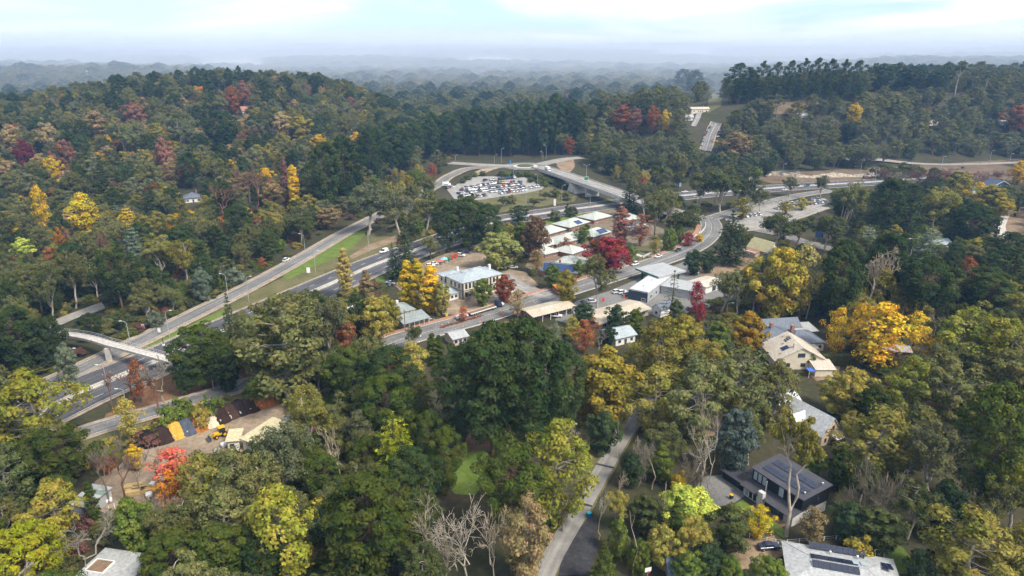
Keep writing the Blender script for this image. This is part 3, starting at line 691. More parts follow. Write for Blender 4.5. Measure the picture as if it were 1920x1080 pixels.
for s in range(2): p_dome(201 + s, name='ball_conifer', kind='ball', H=11, Wd=13, z0=0.02, n=120, per=120, leaf=0.4, cr=(0.9, 1.5), up=0.9, rag=0.07, top=1.1)
for s in range(2): p_dome(106 + s, name='shrub', kind='shrub', H=4, Wd=5, z0=0.05, n=34, per=70, leaf=0.34, cr=(0.7, 1.1), up=0.3, rag=0.2, lm='leaf', bark='bark', aspect=0.65)
for s in range(2): p_dome(111 + s, name='cypress', kind='column', H=11, Wd=2.4, z0=0.03, n=60, per=50, leaf=0.36, cr=(0.4, 0.65), up=1.6, rag=0.05, top=0.9)
for s in range(3): p_tier(121 + s, name='fir', kind='fir', H=20, Wd=9.5, per=95, tiers=17)
for s in range(2): p_tier(131 + s, name='cedar', kind='cedar', H=16, Wd=14, tiers=11, per=150, droop=0.04, pw=0.55, arms=10, thick=0.3)
p_tier(141, name='norfolk_spruce', kind='spruce_open', H=20, Wd=11, tiers=13, per=55, droop=0.18, pw=0.75, arms=6, thick=0.25, leaf=0.5)
for s in range(4): p_bare(151 + s, H=13 + s % 2, depth=5, kind='bare', nb=(2, 4), rmin=0.035)
for s in range(2): p_bare(161 + s, H=10, depth=4, kind='bush_bare', multi=5, nb=(3, 4), fork0=0.28, lean=0.55, r0=0.12, rmin=0.03)
for s in range(4): p_bare(171 + s, H=17, depth=5, kind='dead', nb=(2, 3), r0=0.22, rmin=0.032, spread=0.48, ratio=0.74, name='dead_gum', up=0.30, wob=0.13, fork0=0.30)
for s in range(2): p_bare(181 + s, H=16, depth=2, kind='stag', nb=(1, 2), r0=0.24, rmin=0.07, spread=0.4, ratio=0.5, fork0=0.62, name='stag', up=0.5, wob=0.05)

# leaf colours (linear)
TINT = {
 'gum': (0.078, 0.088, 0.040), 'gum_grey': (0.072, 0.084, 0.052), 'gum_olive': (0.115, 0.115, 0.034), 'gum_bright': (0.13, 0.145, 0.028), 'gum_dark': (0.045, 0.058, 0.026),
 'pine': (0.024, 0.040, 0.017), 'pine_green': (0.035, 0.052, 0.014), 'pine_blue': (0.026, 0.042, 0.028), 'fir': (0.028, 0.046, 0.026), 'blue': (0.085, 0.115, 0.100), 'silver': (0.15, 0.175, 0.15),
 'gold': (0.44, 0.33, 0.022), 'yellow': (0.50, 0.33, 0.022), 'amber': (0.42, 0.285, 0.022), 'paleyellow': (0.30, 0.26, 0.085), 'orange': (0.40, 0.16, 0.022), 'rust': (0.22, 0.085, 0.035), 'red': (0.22, 0.028, 0.034), 'coral': (0.40, 0.115, 0.07),
 'maroon': (0.105, 0.018, 0.03), 'olive': (0.165, 0.155, 0.045), 'olive_y': (0.23, 0.20, 0.035), 'lime': (0.19, 0.24, 0.055), 'green': (0.062, 0.090, 0.022), 'goldgreen': (0.115, 0.135, 0.012), 'tan': (0.24, 0.18, 0.085),
 'twig': (0.20, 0.16, 0.125), 'twig_grey': (0.24, 0.215, 0.18), 'twig_red': (0.155, 0.085, 0.068), 'white': (0.36, 0.32, 0.265), 'rose': (0.20, 0.10, 0.075)}
SPECIES = {'gum': 'eucalyptus_tree', 'gum_dense': 'eucalyptus_tree', 'gum_tall': 'eucalyptus_tree', 'gum_fork': 'eucalyptus_tree', 'gum_dome': 'eucalyptus_tree', 'pine': 'pine_tree', 'pine_flat': 'pine_tree', 'pine_open': 'pine_tree',
           'round': 'broadleaf_tree', 'thin': 'broadleaf_tree', 'poplar': 'poplar_tree', 'ball': 'conifer_shrub', 'shrub': 'shrub', 'column': 'cypress_tree', 'fir': 'fir_tree', 'cedar': 'cedar_tree',
           'spruce_open': 'spruce_tree', 'bare': 'bare_tree', 'bush_bare': 'bare_tree', 'dead': 'dead_tree', 'stag': 'dead_tree'}
TINT = {k: tuple(min(c * g, 0.8) for c, g in zip(v, (1.62, 1.46, 1.0) if k in ('pine', 'pine_green', 'pine_blue', 'fir') else ((1.80, 1.62, 1.16) if v[0] < 0.2 and k not in ('twig_red', 'maroon', 'rose') else (1.15, 1.1, 1.0)))) for k, v in TINT.items()}
TREES = []
trng = random.Random(5)
def plant(kind, loc, hgt, wid, tint, label, group=None, var=None, rz=None):
    P = PROTO[kind]; wm, cm, H0, W0 = P[trng.randrange(len(P)) if var is None else var % len(P)]
    name = SPECIES[kind]
    t = empty(name, loc, trng.uniform(0, 6.28) if rz is None else rz)
    sx = wid / W0; sz = hgt / H0; t.scale = (sx, sx, sz)
    c = TINT[tint] if isinstance(tint, str) else tint; j = trng.uniform(0.78, 1.22); g = trng.uniform(0.94, 1.06)
    col = (c[0] * j * g, c[1] * j, c[2] * j / g, 1)
    tag(t, label, 'shrub' if kind in ('shrub', 'ball') else 'tree', group)
    tr = link(bpy.data.objects.new('trunk' if cm else 'branches', wm), t)
    if cm: link(bpy.data.objects.new('crown', cm), t).color = col
    else: tr.color = col
    TREES.append((loc[0], loc[1], wid, hgt)); return t
def tree(x, ytop, ybase, wpx, kind, tint, label, group=None, var=None, z=None, rz=None):
    """a tree whose foot and tip are seen at the given picture heights"""
    p = G(x, ybase) if z is None else PZ(x, ybase, z)
    dep = proj(*p)[2]; lo, hi = 0.5, 80.0
    for _ in range(30):
        m_ = (lo + hi) / 2
        if proj(p.x, p.y, p.z + m_)[1] > ytop: lo = m_
        else: hi = m_
    return plant(kind, p, lo, wpx * dep / FPX, tint, label, group, var, 0.0 if kind == 'gum_fork' else rz)
# ---------------------------------------------------------------- buildings
def roofmat(name, col, rough=0.5, scale=0.25, ribs=9.0, spec=0.35, axis='X'):
    """sheet-metal roofing: faint weathering, ribs as fine relief"""
    m = mat(name, col, rough, 0.10, scale, spec, scale2=1.6)
    N, L = m.node_tree.nodes, m.node_tree.links; b = next(n for n in N if n.type == 'BSDF_PRINCIPLED')
    tc = N.new('ShaderNodeTexCoord'); w = N.new('ShaderNodeTexWave'); w.bands_direction = axis; w.inputs['Scale'].default_value = ribs / 6.28
    L.new(tc.outputs['Object'], w.inputs['Vector']); bp = N.new('ShaderNodeBump'); bp.inputs['Strength'].default_value = 0.25; bp.inputs['Distance'].default_value = 0.05
    L.new(w.outputs['Fac'], bp.inputs['Height']); L.new(bp.outputs[0], b.inputs['Normal']); return m
RM = {'pale': roofmat('roof_pale_green', (0.413, 0.433, 0.385)), 'hotel': roofmat('roof_pale_blue', (0.344, 0.385, 0.399)), 'grey': roofmat('roof_grey_green', (0.250, 0.280, 0.270)), 'cream': roofmat('roof_cream', (0.468, 0.399, 0.296)),
      'white': roofmat('roof_white', (0.509, 0.516, 0.516)), 'slate': roofmat('roof_slate_blue', (0.120, 0.140, 0.170)), 'cream2': roofmat('roof_warm_cream', (0.516, 0.454, 0.365)), 'dark': roofmat('roof_dark', (0.06, 0.058, 0.066)),
      'yellow': roofmat('roof_yellow', (0.427, 0.385, 0.206)), 'navy': roofmat('roof_navy', (0.060, 0.085, 0.130)), 'light': roofmat('roof_light_grey', (0.358, 0.365, 0.358)), 'greenroof': roofmat('roof_dull_green', (0.170, 0.220, 0.190)),
      'brown': roofmat('roof_weathered', (0.300, 0.270, 0.250)), 'butter': roofmat('roof_butter', (0.509, 0.447, 0.275)), 'tilered': roofmat('roof_tile_red', (0.320, 0.150, 0.100))}
def brickmat(name, c1, c2):
    m, N, L, out = newmat(name); b = N.new('ShaderNodeBsdfPrincipled'); b.inputs['Roughness'].default_value = 0.9; L.new(b.outputs[0], out.inputs[0])
    t = N.new('ShaderNodeTexBrick'); t.inputs['Scale'].default_value = 2.4; t.inputs['Color1'].default_value = (*c1, 1); t.inputs['Color2'].default_value = (*c2, 1); t.inputs['Mortar'].default_value = (0.4, 0.36, 0.3, 1); t.inputs['Mortar Size'].default_value = 0.012
    tc = N.new('ShaderNodeTexCoord'); mp = N.new('ShaderNodeMapping'); mp.inputs['Rotation'].default_value = (R(90), 0, 0); L.new(tc.outputs['Object'], mp.inputs[0]); L.new(mp.outputs[0], t.inputs['Vector']); L.new(t.outputs['Color'], b.inputs['Base Color']); return m
WM = {'cream': mat('render_cream', (0.66, 0.58, 0.44), 0.85, 0.08, 0.5), 'white': mat('render_white', (0.70, 0.68, 0.64), 0.85, 0.08, 0.5), 'brick': brickmat('red_brick', (0.30, 0.125, 0.08), (0.24, 0.10, 0.065)),
      'stone': mat('sandstone', (0.40, 0.33, 0.235), 0.9, 0.3, 0.9, 0.1, scale2=2.5), 'navy': mat('navy_cladding', (0.045, 0.06, 0.085), 0.6, 0.1, 0.4), 'black': mat('black_cladding', (0.010, 0.012, 0.017), 0.55, 0.15, 0.6),
      'grey': mat('grey_cladding', (0.34, 0.35, 0.35), 0.7, 0.1, 0.5), 'tan': mat('tan_render', (0.52, 0.41, 0.30), 0.85, 0.08, 0.5), 'block': mat('pale_block', (0.50, 0.48, 0.45), 0.85, 0.14, 0.9, scale2=3.0), 'dkgrey': mat('dark_trim', (0.06, 0.062, 0.065), 0.6, 0.1, 0.5),
      'timber': mat('timber', (0.20, 0.13, 0.08), 0.85, 0.25, 1.0), 'green': mat('green_paint', (0.01, 0.16, 0.10), 0.5, 0.08, 0.5)}
M['glass'] = mat('window_glass', (0.035, 0.045, 0.055), 0.12, 0.1, 1.0, 0.6)
M['glass_pale'] = mat('window_blind', (0.36, 0.44, 0.47), 0.2, 0.1, 1.0, 0.6)
M['solar'] = mat('solar_cell', (0.018, 0.024, 0.045), 0.18, 0.15, 1.5, 0.6)
M['solar_blue'] = mat('solar_cell_blue', (0.02, 0.045, 0.13), 0.18, 0.15, 1.5, 0.6)
M['alu'] = mat('aluminium', (0.55, 0.56, 0.57), 0.4, 0.08, 1.0, 0.5, metal=0.6)
M['white'] = mat('white_paint', (0.74, 0.73, 0.70), 0.55, 0.06, 1.0)
FOOT = []
def bld(name, label, A, B, cat='building', z=None, group=None):
    a = A if isinstance(A, Vector) else (G(*A) if z is None else PZ(*A, z)); b = B if isinstance(B, Vector) else (G(*B) if z is None else PZ(*B, z))
    zz = h(a.x, a.y) if z is None else z
    o = empty(name, (a.x, a.y, h((a.x + b.x) / 2, (a.y + b.y) / 2)), math.atan2(b.y - a.y, b.x - a.x)); tag(o, label, cat, group)
    return o, math.hypot(b.x - a.x, b.y - a.y)
def xf(o, mtx):
    if mtx is not None: o.data.transform(mtx)
    return o
def walls(r, x0, y0, x1, y1, hh, m, name='wall', z0=-1.2, mtx=None): return xf(MB().box(x0, y0, z0, x1, y1, hh).build(name, m, r), mtx)
def hip(r, x0, y0, x1, y1, z, rise, over, m, name='roof', mtx=None, t=0.18):
    x0 -= over; y0 -= over; x1 += over; y1 += over; w, d = x1 - x0, y1 - y0
    if w >= d: a, b = (x0 + d / 2, (y0 + y1) / 2), (x1 - d / 2, (y0 + y1) / 2)
    else: a, b = ((x0 + x1) / 2, y0 + w / 2), ((x0 + x1) / 2, y1 - w / 2)
    V = [(x0,y0,z-t),(x1,y0,z-t),(x1,y1,z-t),(x0,y1,z-t),(x0,y0,z),(x1,y0,z),(x1,y1,z),(x0,y1,z),(*a,z+rise),(*b,z+rise)]
    F = [(0,3,2,1),(0,1,5,4),(1,2,6,5),(2,3,7,6),(3,0,4,7)]
    F += [(4,5,9,8),(5,6,9),(6,7,8,9),(7,4,8)] if w >= d else [(4,5,8),(5,6,9,8),(6,7,9),(7,4,8,9)]
    o = xf(MB().add(V, F).build(name, m, r), mtx)
    cap = MB(); cap.tube([(*a, z + rise + 0.02), (*b, z + rise + 0.02)], [0.11, 0.11], 5)
    for c, e in (((x0, y0), a), ((x0, y1), a if w >= d else b), ((x1, y0), b if w >= d else a), ((x1, y1), b)): cap.tube([(*c, z + 0.02), (*e, z + rise + 0.02)], [0.09, 0.09], 4)
    xf(cap.build('ridge_cap', m, o), mtx)
    return o
def gable(r, x0, y0, x1, y1, z, rise, over, m, axis='x', name='roof', wm=None, mtx=None, t=0.16):
    """pitched roof; the gable triangles are part of the wall"""
    if axis == 'x':
        yc = (y0 + y1) / 2; s = rise / ((y1 - y0) / 2); e = over
        P = [(y0 - e, z - s * e), (yc, z + rise), (y1 + e, z - s * e)]; pr = P + [(y1 + e, z - s * e + t), (yc, z + rise + t), (y0 - e, z - s * e + t)]
        X0, X1 = x0 - over, x1 + over; n = 6
        V = [(X0, a, b) for a, b in pr] + [(X1, a, b) for a, b in pr]
        tri = [(x0, y0, z), (x0, y1, z), (x0, yc, z + rise)], [(x1, y0, z), (x1, y1, z), (x1, yc, z + rise)]
    else:
        xc = (x0 + x1) / 2; s = rise / ((x1 - x0) / 2); e = over
        P = [(x0 - e, z - s * e), (xc, z + rise), (x1 + e, z - s * e)]; pr = P + [(x1 + e, z - s * e + t), (xc, z + rise + t), (x0 - e, z - s * e + t)]
        Y0, Y1 = y0 - over, y1 + over; n = 6
        V = [(a, Y0, b) for a, b in pr] + [(a, Y1, b) for a, b in pr]
        tri = [(x0, y0, z), (x1, y0, z), (xc, y0, z + rise)], [(x0, y1, z), (x1, y1, z), (xc, y1, z + rise)]
    F = [(0, 1, 4, 5), (1, 2, 3, 4), (6, 7, 10, 11), (7, 8, 9, 10)] + [((i + 1) % n, i, i + n, (i + 1) % n + n) for i in range(n)]
    o = xf(MB().add(V, F).build(name, m, r), mtx)
    if wm is not None:
        for q, (a, b, c) in enumerate(tri):
            d = 0.12 * (1 if q == 0 else -1); dv = (d, 0, 0) if axis == 'x' else (0, d, 0)
            V2 = [a, b, c] + [tuple(p[i] + dv[i] for i in range(3)) for p in (a, b, c)]
            xf(MB().add(V2, [(0, 1, 2), (5, 4, 3), (0, 3, 4, 1), (1, 4, 5, 2), (2, 5, 3, 0)]).build('gable', wm, r), mtx)
    return o
def shed_roof(r, x0, y0, x1, y1, z0, z1, over, m, name='roof', t=0.14, mtx=None):
    """single slope from z0 at the front (y0) to z1 at the back"""
    s = (z1 - z0) / (y1 - y0); a, b = z0 - s * over, z1 + s * over
    V = [(x0-over,y0-over,a),(x1+over,y0-over,a),(x1+over,y1+over,b),(x0-over,y1+over,b)]; V += [(x, y, z + t) for x, y, z in V]
    return xf(MB().add(V, [(0,3,2,1),(4,5,6,7),(0,1,5,4),(1,2,6,5),(2,3,7,6),(3,0,4,7)]).build(name, m, r), mtx)
def window(r, face, c, u, z, w, hh, fm=None, gm=None, arch=False, name='window', mtx=None, bars=1):
    """a framed window on a wall: face f/b lie at y=c, face l/r at x=c; u is its middle along the wall"""
    s = {'f': -1, 'b': 1, 'l': -1, 'r': 1}[face]; fm = fm or M['white']; gm = gm or M['glass']; fr = 0.10
    def panel(mb, u0, u1, z0, z1, p0, p1):
        if face in 'fb': mb.box(u0, min(c + s*p0, c + s*p1), z0, u1, max(c + s*p0, c + s*p1), z1)
        else: mb.box(min(c + s*p0, c + s*p1), u0, z0, max(c + s*p0, c + s*p1), u1, z1)
    mb = MB(); panel(mb, u - w/2 - fr, u - w/2, z - fr, z + hh + fr, -0.05, 0.07); panel(mb, u + w/2, u + w/2 + fr, z - fr, z + hh + fr, -0.05, 0.07)
    panel(mb, u - w/2, u + w/2, z - fr, z, -0.05, 0.09); panel(mb, u - w/2, u + w/2, z + hh, z + hh + fr, -0.05, 0.07)
    for k in range(1, bars): panel(mb, u - w/2 + w*k/bars - 0.03, u - w/2 + w*k/bars + 0.03, z, z + hh, -0.05, 0.05)
    if arch:
        n = 8; pr = [(u + (w/2 + fr) * math.cos(math.pi * i / n), z + hh + fr + (w/2 + fr) * 1.25 * math.sin(math.pi * i / n)) for i in range(n + 1)]
        if face in 'fb': V = [(a, c - s*0.05, b) for a, b in pr] + [(a, c + s*0.07, b) for a, b in pr]
        else: V = [(c - s*0.05, a, b) for a, b in pr] + [(c + s*0.07, a, b) for a, b in pr]
        k = n + 1; mb.add(V, [tuple(range(k)), tuple(range(2*k-1, k-1, -1))] + [((i+1) % k, i, i+k, (i+1) % k + k) for i in range(k)])
    o = xf(mb.build(name, fm, r), mtx)
    gb = MB(); panel(gb, u - w/2, u + w/2, z, z + hh, -0.05, 0.03); xf(gb.build('pane', gm, o), mtx)
    return o
def chimney(r, x, y, z0, z1, w=0.7, m=None, pot=True):
    o = MB().box(x-w/2, y-w/2, z0, x+w/2, y+w/2, z1).box(x-w/2-0.08, y-w/2-0.08, z1-0.002, x+w/2+0.08, y+w/2+0.08, z1+0.16).build('chimney', m or WM['brick'], r)
    if pot: MB().lathe([(0.16, z1 + 0.16), (0.13, z1 + 0.6)], 8, (x, y)).build('chimney_pot', WM['tan'], o)
    return o
def panels(r, x0, y0, nx, ny, pw, ph, zf, m=None, gap=0.06, lift=0.12):
    """solar panels lying on a roof plane: zf(x, y) is its height; each panel is its own piece"""
    m = m or M['solar']
    for i in range(nx):
        for j in range(ny):
            a, b = x0 + i * (pw + gap), y0 + j * (ph + gap); V = []
            for dz in (lift, lift + 0.05): V += [(p, q, zf(p, q) + dz) for p, q in ((a, b), (a + pw, b), (a + pw, b + ph), (a, b + ph))]
            MB().add(V, [(0,3,2,1),(4,5,6,7),(0,1,5,4),(1,2,6,5),(2,3,7,6),(3,0,4,7)]).build('solar_panel', m, r)
def post(r, x, y, z0, z1, w=0.16, m=None, name='post'): return MB().box(x-w/2, y-w/2, z0, x+w/2, y+w/2, z1).build(name, m or M['white'], r)
def vent(r, x, y, z, m=None): return MB().lathe([(0.12, z - 0.3), (0.12, z + 0.35), (0.26, z + 0.4), (0.26, z + 0.6), (0.05, z + 0.72)], 8, (x, y)).build('roof_vent', m or M['alu'], r)

# -- hotel
r, L = bld('hotel', 'two-storey cream hotel with dark corner bands and pale hipped roof', (868,562), (941,543)); D = 12.5; H2 = 7.4
walls(r, 0, 0, L, D, H2, WM['cream'])
hip(r, 0, 0, L, D, H2 + 0.1, 1.7, 0.5, RM['hotel']); hip(r, L*0.34, D*0.30, L*0.86, D*0.98, H2 + 1.05, 1.25, 0.2, RM['hotel'], name='upper_roof')
for x, y in ((0, 0), (L, 0), (0, D), (L, D), (L * 0.36, 0), (L * 0.70, 0)): MB().box(x - 0.35, y - 0.35 if y < D else y - 0.1, -0.5, x + 0.35, y + 0.1 if y < D else y + 0.35, H2 - 0.02).build('corner_band', WM['dkgrey'], r)
MB().box(-0.09, -0.09, 3.55, L + 0.09, 0.06, 3.85).build('string_course', WM['dkgrey'], r); MB().box(-0.09, 0.065, 3.55, 0.06, D, 3.85).build('string_course', WM['dkgrey'], r)
for k, u in enumerate((0.09, 0.18, 0.27, 0.45, 0.54, 0.62, 0.79, 0.88)):
    window(r, 'f', 0, L * u, 4.5, 1.0, 1.5, WM['dkgrey'], arch=True); window(r, 'f', 0, L * u, 0.9, 1.0, 1.4, WM['dkgrey'], arch=True)
for u in (2.6, 5.6, 8.6): window(r, 'l', 0, u, 4.4, 1.0, 1.9, WM['dkgrey'])
walls(r, 0.8, D - 0.3, L * 0.55, D + 8.5, 6.2, WM['white'], name='rear_wing'); hip(r, 0.8, D - 0.3, L * 0.55, D + 8.5, 6.3, 1.2, 0.4, RM['hotel'], name='rear_roof')
for u in (D + 2, D + 5): window(r, 'l', 0.8, u, 3.9, 0.9, 1.4, WM['dkgrey'])
walls(r, -7.5, 2.2, -0.2, 12.0, 2.9, WM['white'], name='side_wing'); shed_roof(r, -7.5, 2.2, -0.2, 12.0, 2.95, 3.9, 0.5, RM['hotel'], name='side_roof')
for u in (-6, -4, -2): window(r, 'f', 2.2, u, 0.9, 1.3, 1.3)
MB().box(1.0, -3.0, 3.0, 6.0, -0.1, 3.2).build('porch_roof', WM['dkgrey'], r); [post(r, x, -2.8, -0.4, 3.0, 0.14, WM['dkgrey']) for x in (1.2, 3.5, 5.8)]
chimney(r, L * 0.95, D * 0.62, H2, H2 + 2.4, 0.9, WM['white']); chimney(r, L * 0.42, D * 1.35, 6.6, 8.6, 0.9, WM['white']); [vent(r, L * u, D * 0.62, H2 + 2.0) for u in (0.45, 0.72)]
MB().box(4, -5.6, -0.3, L + 4, -5.4, 0.9).build('front_fence', WM['white'], r)
# -- cottage pub
r, L = bld('stone_cottage', 'old stone cottage with grey hipped roof and verandah by the street', (758,620), (806,607)); 
walls(r, -1.5, 6.2, L * 0.75, 15.0, 4.9, WM['stone']); hip(r, -1.5, 6.2, L * 0.75, 15.0, 5.0, 2.3, 0.4, RM['grey'])
walls(r, 0.4, 2.4, L - 0.6, 6.1, 2.7, WM['stone'], name='front_room'); shed_roof(r, 0, 0, L, 6.15, 2.6, 3.9, 0.3, RM['grey'], name='verandah_roof')
for i in range(6): post(r, 0.3 + i * (L - 0.6) / 5, 0.1, -0.4, 2.55, 0.14)
for u in (2.5, 5.5, 9.0): window(r, 'f', 2.4, min(u, L - 2), 0.8, 1.0, 1.3)
for u in (2.0, 6.0): window(r, 'f', 6.2, u, 3.9, 0.8, 0.7)
window(r, 'l', -1.5, 10.5, 2.6, 0.9, 1.2); window(r, 'l', 0.4, 4.2, 0.9, 0.9, 1.2); MB().box(L*0.5-0.5, 2.3, 0, L*0.5+0.5, 2.395, 2.1).build('door', WM['timber'], r)
chimney(r, L * 0.3, 11, 6.2, 8.0, 0.9, WM['white'])
# -- roadside shops
r, L = bld('brick_shop', 'low brick shop with cream roof, white posts and skylights', (1000,608), (1079,588))
walls(r, 0.3, 2.2, L - 0.3, 9.5, 3.0, WM['brick']); gable(r, 0, 0, L, 9.8, 2.95, 0.85, 0.35, RM['cream'], wm=WM['brick'])
for i in range(6): post(r, 0.6 + i * (L - 1.2) / 5, 0.2, -0.3, 2.9, 0.18)
for i in range(4): window(r, 'f', 2.2, L * (0.14 + 0.23 * i), 0.7, 2.4, 1.7, bars=2)
MB().box(L*0.43, 2.1, 0, L*0.43+1.0, 2.195, 2.2).build('door', WM['dkgrey'], r)
for x in (L*0.32, L*0.42, L*0.52): MB().box(x, 3.3, 3.62, x + 0.9, 4.4, 3.86).build('skylight', M['white'], r)
window(r, 'l', 0.3, 5.5, 0.9, 1.6, 1.2)
r, L = bld('long_shop', 'long low building with plain cream roof behind two dark trees', (1124,622), (1219,592))
walls(r, 0.4, 0.8, L - 0.4, 11.2, 3.0, WM['tan']); gable(r, 0, 0, L, 12.0, 3.0, 1.0, 0.4, RM['cream'], wm=WM['tan'])
for i in range(5): window(r, 'f', 0.8, L * (0.12 + 0.19 * i), 0.9, 1.8, 1.3, bars=2)
window(r, 'r', L - 0.4, 4.0, 0.8, 1.6, 1.6); MB().box(L - 0.41, 6.4, 0, L - 0.30, 7.6, 2.2).build('door', WM['dkgrey'], r); [vent(r, L * u, 7.5, 3.75) for u in (0.6, 0.66)]
# -- petrol station
r, L = bld('petrol_canopy', 'white petrol station canopy with green striped edge on green columns', (1190,524), (1233,541)); D = 17.0
MB().box(0, 0, 4.7, L, D, 5.5).build('canopy_slab', RM['light'], r)
MB().box(-0.12, -0.12, 4.85, L + 0.12, -0.005, 5.15).build('green_stripe', WM['green'], r); MB().box(-0.12, -0.115, 5.25, L + 0.12, -0.006, 5.42).build('green_stripe', WM['green'], r); MB().box(-0.12, 0.0, 4.85, -0.005, D, 5.15).build('green_stripe', WM['green'], r)
for x in (2.0, L - 2.0):
    for y in (2.5, D - 2.5): post(r, x, y, -0.3, 4.7, 0.6, WM['green'], 'column')
for i, (x, y) in enumerate(((L*0.35, 4), (L*0.35, 9), (L*0.65, 4), (L*0.65, 9))):
    a = r.matrix_basis @ Vector((x, y, 0)); q = empty('fuel_pump', a, r.rotation_euler.z); tag(q, 'white and green fuel pump under the petrol canopy', 'fuel pump', 'fuel pumps under the canopy')
    MB().box(-0.4, -0.3, 0, 0.4, 0.3, 1.5).build('cabinet', M['white'], q); MB().box(-0.36, -0.32, 1.5, 0.36, 0.32, 1.9).build('display', WM['green'], q)
r, L = bld('navy_workshop', 'flat white-roofed building with navy end wall beside the petrol station', (1178,561), (1213,568)); D = 27.0
walls(r, 0, 0, L, D, 4.3, WM['navy']); MB().box(L + 0.002, 0.2, -0.4, L + 0.06, D - 0.2, 4.25).build('grey_side_wall', WM['grey'], r)
MB().box(-0.15, -0.15, 4.3, L + 0.15, D + 0.15, 4.55).build('roof', RM['white'], r)
for a in ((-0.15, -0.15, L + 0.15, 0.1), (-0.15, D - 0.1, L + 0.15, D + 0.15)): MB().box(a[0], a[1], 4.552, a[2], a[3], 4.85).build('parapet', WM['grey'], r)
window(r, 'f', 0, L * 0.8, 0.6, 1.6, 1.0); [window(r, 'r', L + 0.06, u, 1.0, 2.0, 1.5, bars=2) for u in (4, 10, 16, 22)]; [vent(r, L * 0.5, u, 4.9) for u in (6, 15)]
walls(r, L + 0.5, D - 13, L + 15, D - 1, 3.6, WM['grey'], name='rear_shop'); MB().box(L + 0.3, D - 13.2, 3.6, L + 15.2, D - 0.8, 3.85).build('shop_roof', RM['light'], r)
r, L = bld('cream_garage', 'small cream-roofed garage behind the crimson tree', (1322,552), (1356,541))
walls(r, 0.3, 0.3, L - 0.3, 9.7, 3.2, WM['white']); gable(r, 0, 0, L, 10, 3.2, 0.7, 0.3, RM['cream2'], wm=WM['white']); window(r, 'f', 0.3, L * 0.5, 0.3, 2.6, 2.2)
r, L = bld('white_cottage', 'small white cottage with dark roof behind the open spruce', (1222,590), (1238,596))
walls(r, 0, 0, L, 8, 3.2, WM['white']); gable(r, 0, 0, L, 8, 3.2, 2.0, 0.3, RM['slate'], wm=WM['white'], axis='y'); window(r, 'f', 0, L / 2, 1.0, 1.2, 1.2)
# -- motel units
U = [('first brick motel unit in the row along the freeway bank', (1028,448), (1066,437), 12, None), ('brick motel unit with one dark solar array along the freeway bank', (1068,435), (1112,422), 13, 'top'), ('brick motel unit at the bridge end of the freeway bank row', (1114,421), (1152,411), 13, None),
     ('brick motel unit with a small porch gable facing the lane', (1024,471), (1058,461), 12, 'porch'), ('brick motel unit with two dark garage doors', (1060,464), (1109,450), 12, 'garage'), ('brick motel unit tucked beside the crimson maple', (1072,486), (1102,475), 12, None),
     ('wide motel unit nearest the hotel', (1003,491), (1058,478), 12, None), ('long motel unit turned towards the main street', (1042,502), (1102,510), 11, None),
     ('motel unit with a blue-celled roof above the crimson maple', (1112,453), (1151,441), 11, 'blue'), ('motel unit behind the red-brown trees', (1174,442), (1226,430), 11, None), ('farthest motel unit behind the tall red-brown tree', (1176,421), (1208,416), 11, None)]
for lab, A, B, D, ex in U:
    r, L = bld('motel_unit', lab, A, B, 'building', group='motel units'); L *= 0.84
    walls(r, 0.3, 0.3, L - 0.3, D - 0.3, 2.7, WM['brick']); hip(r, 0, 0, L, D, 2.75, 2.7, 0.45, RM['pale'])
    for i in range(3): window(r, 'f', 0.3, L * (0.2 + 0.3 * i), 0.8, 1.2, 1.2, bars=2)
    window(r, 'r', L - 0.3, D * 0.5, 0.8, 1.2, 1.2)
    if ex == 'garage':
        for u in (0.18, 0.55): MB().box(L * u, 0.18, 0, L * u + 2.6, 0.295, 2.2).build('garage_door', WM['dkgrey'], r)
    if ex == 'porch':
        gable(r, L * 0.55, -1.8, L * 0.55 + 4, 1.5, 2.7, 1.5, 0.3, RM['pale'], axis='y', name='porch_roof', wm=WM['brick']); [post(r, L * 0.55 + x, -1.7, -0.3, 2.7) for x in (0.2, 3.8)]
    sl = 2.7 / (D / 2 + 0.45)
    if ex in ('top', 'blue'):
        panels(r, L * 0.40, 0.2, 5 if ex == 'top' else 7, 2, 1.0, 1.6, lambda x, y: 2.75 + (y + 0.45) * sl, M['solar_blue'])
    if ex is None: vent(r, L * 0.4, D * 0.4, 4.9)
r, L = bld('solar_hall', 'steep-roofed hall covered in dark blue solar panels', (1015,517), (1082,523))
walls(r, 0.3, 0.3, L - 0.3, 8.7, 2.8, WM['brick']); gable(r, 0, 0, L, 9, 2.8, 2.8, 0.4, RM['slate'], wm=WM['brick'])
panels(r, 0.6, 0.1, max(4, int((L - 1.2) / 1.1)), 2, 1.02, 1.75, lambda x, y: 2.8 + y * 2.8 / 4.5 + 0.16, M['solar_blue']); [window(r, 'f', 0.3, L * u, 0.8, 1.3, 1.2) for u in (0.2, 0.5, 0.8)]; chimney(r, L * 0.45, 5.2, 4.6, 6.8, 0.8)
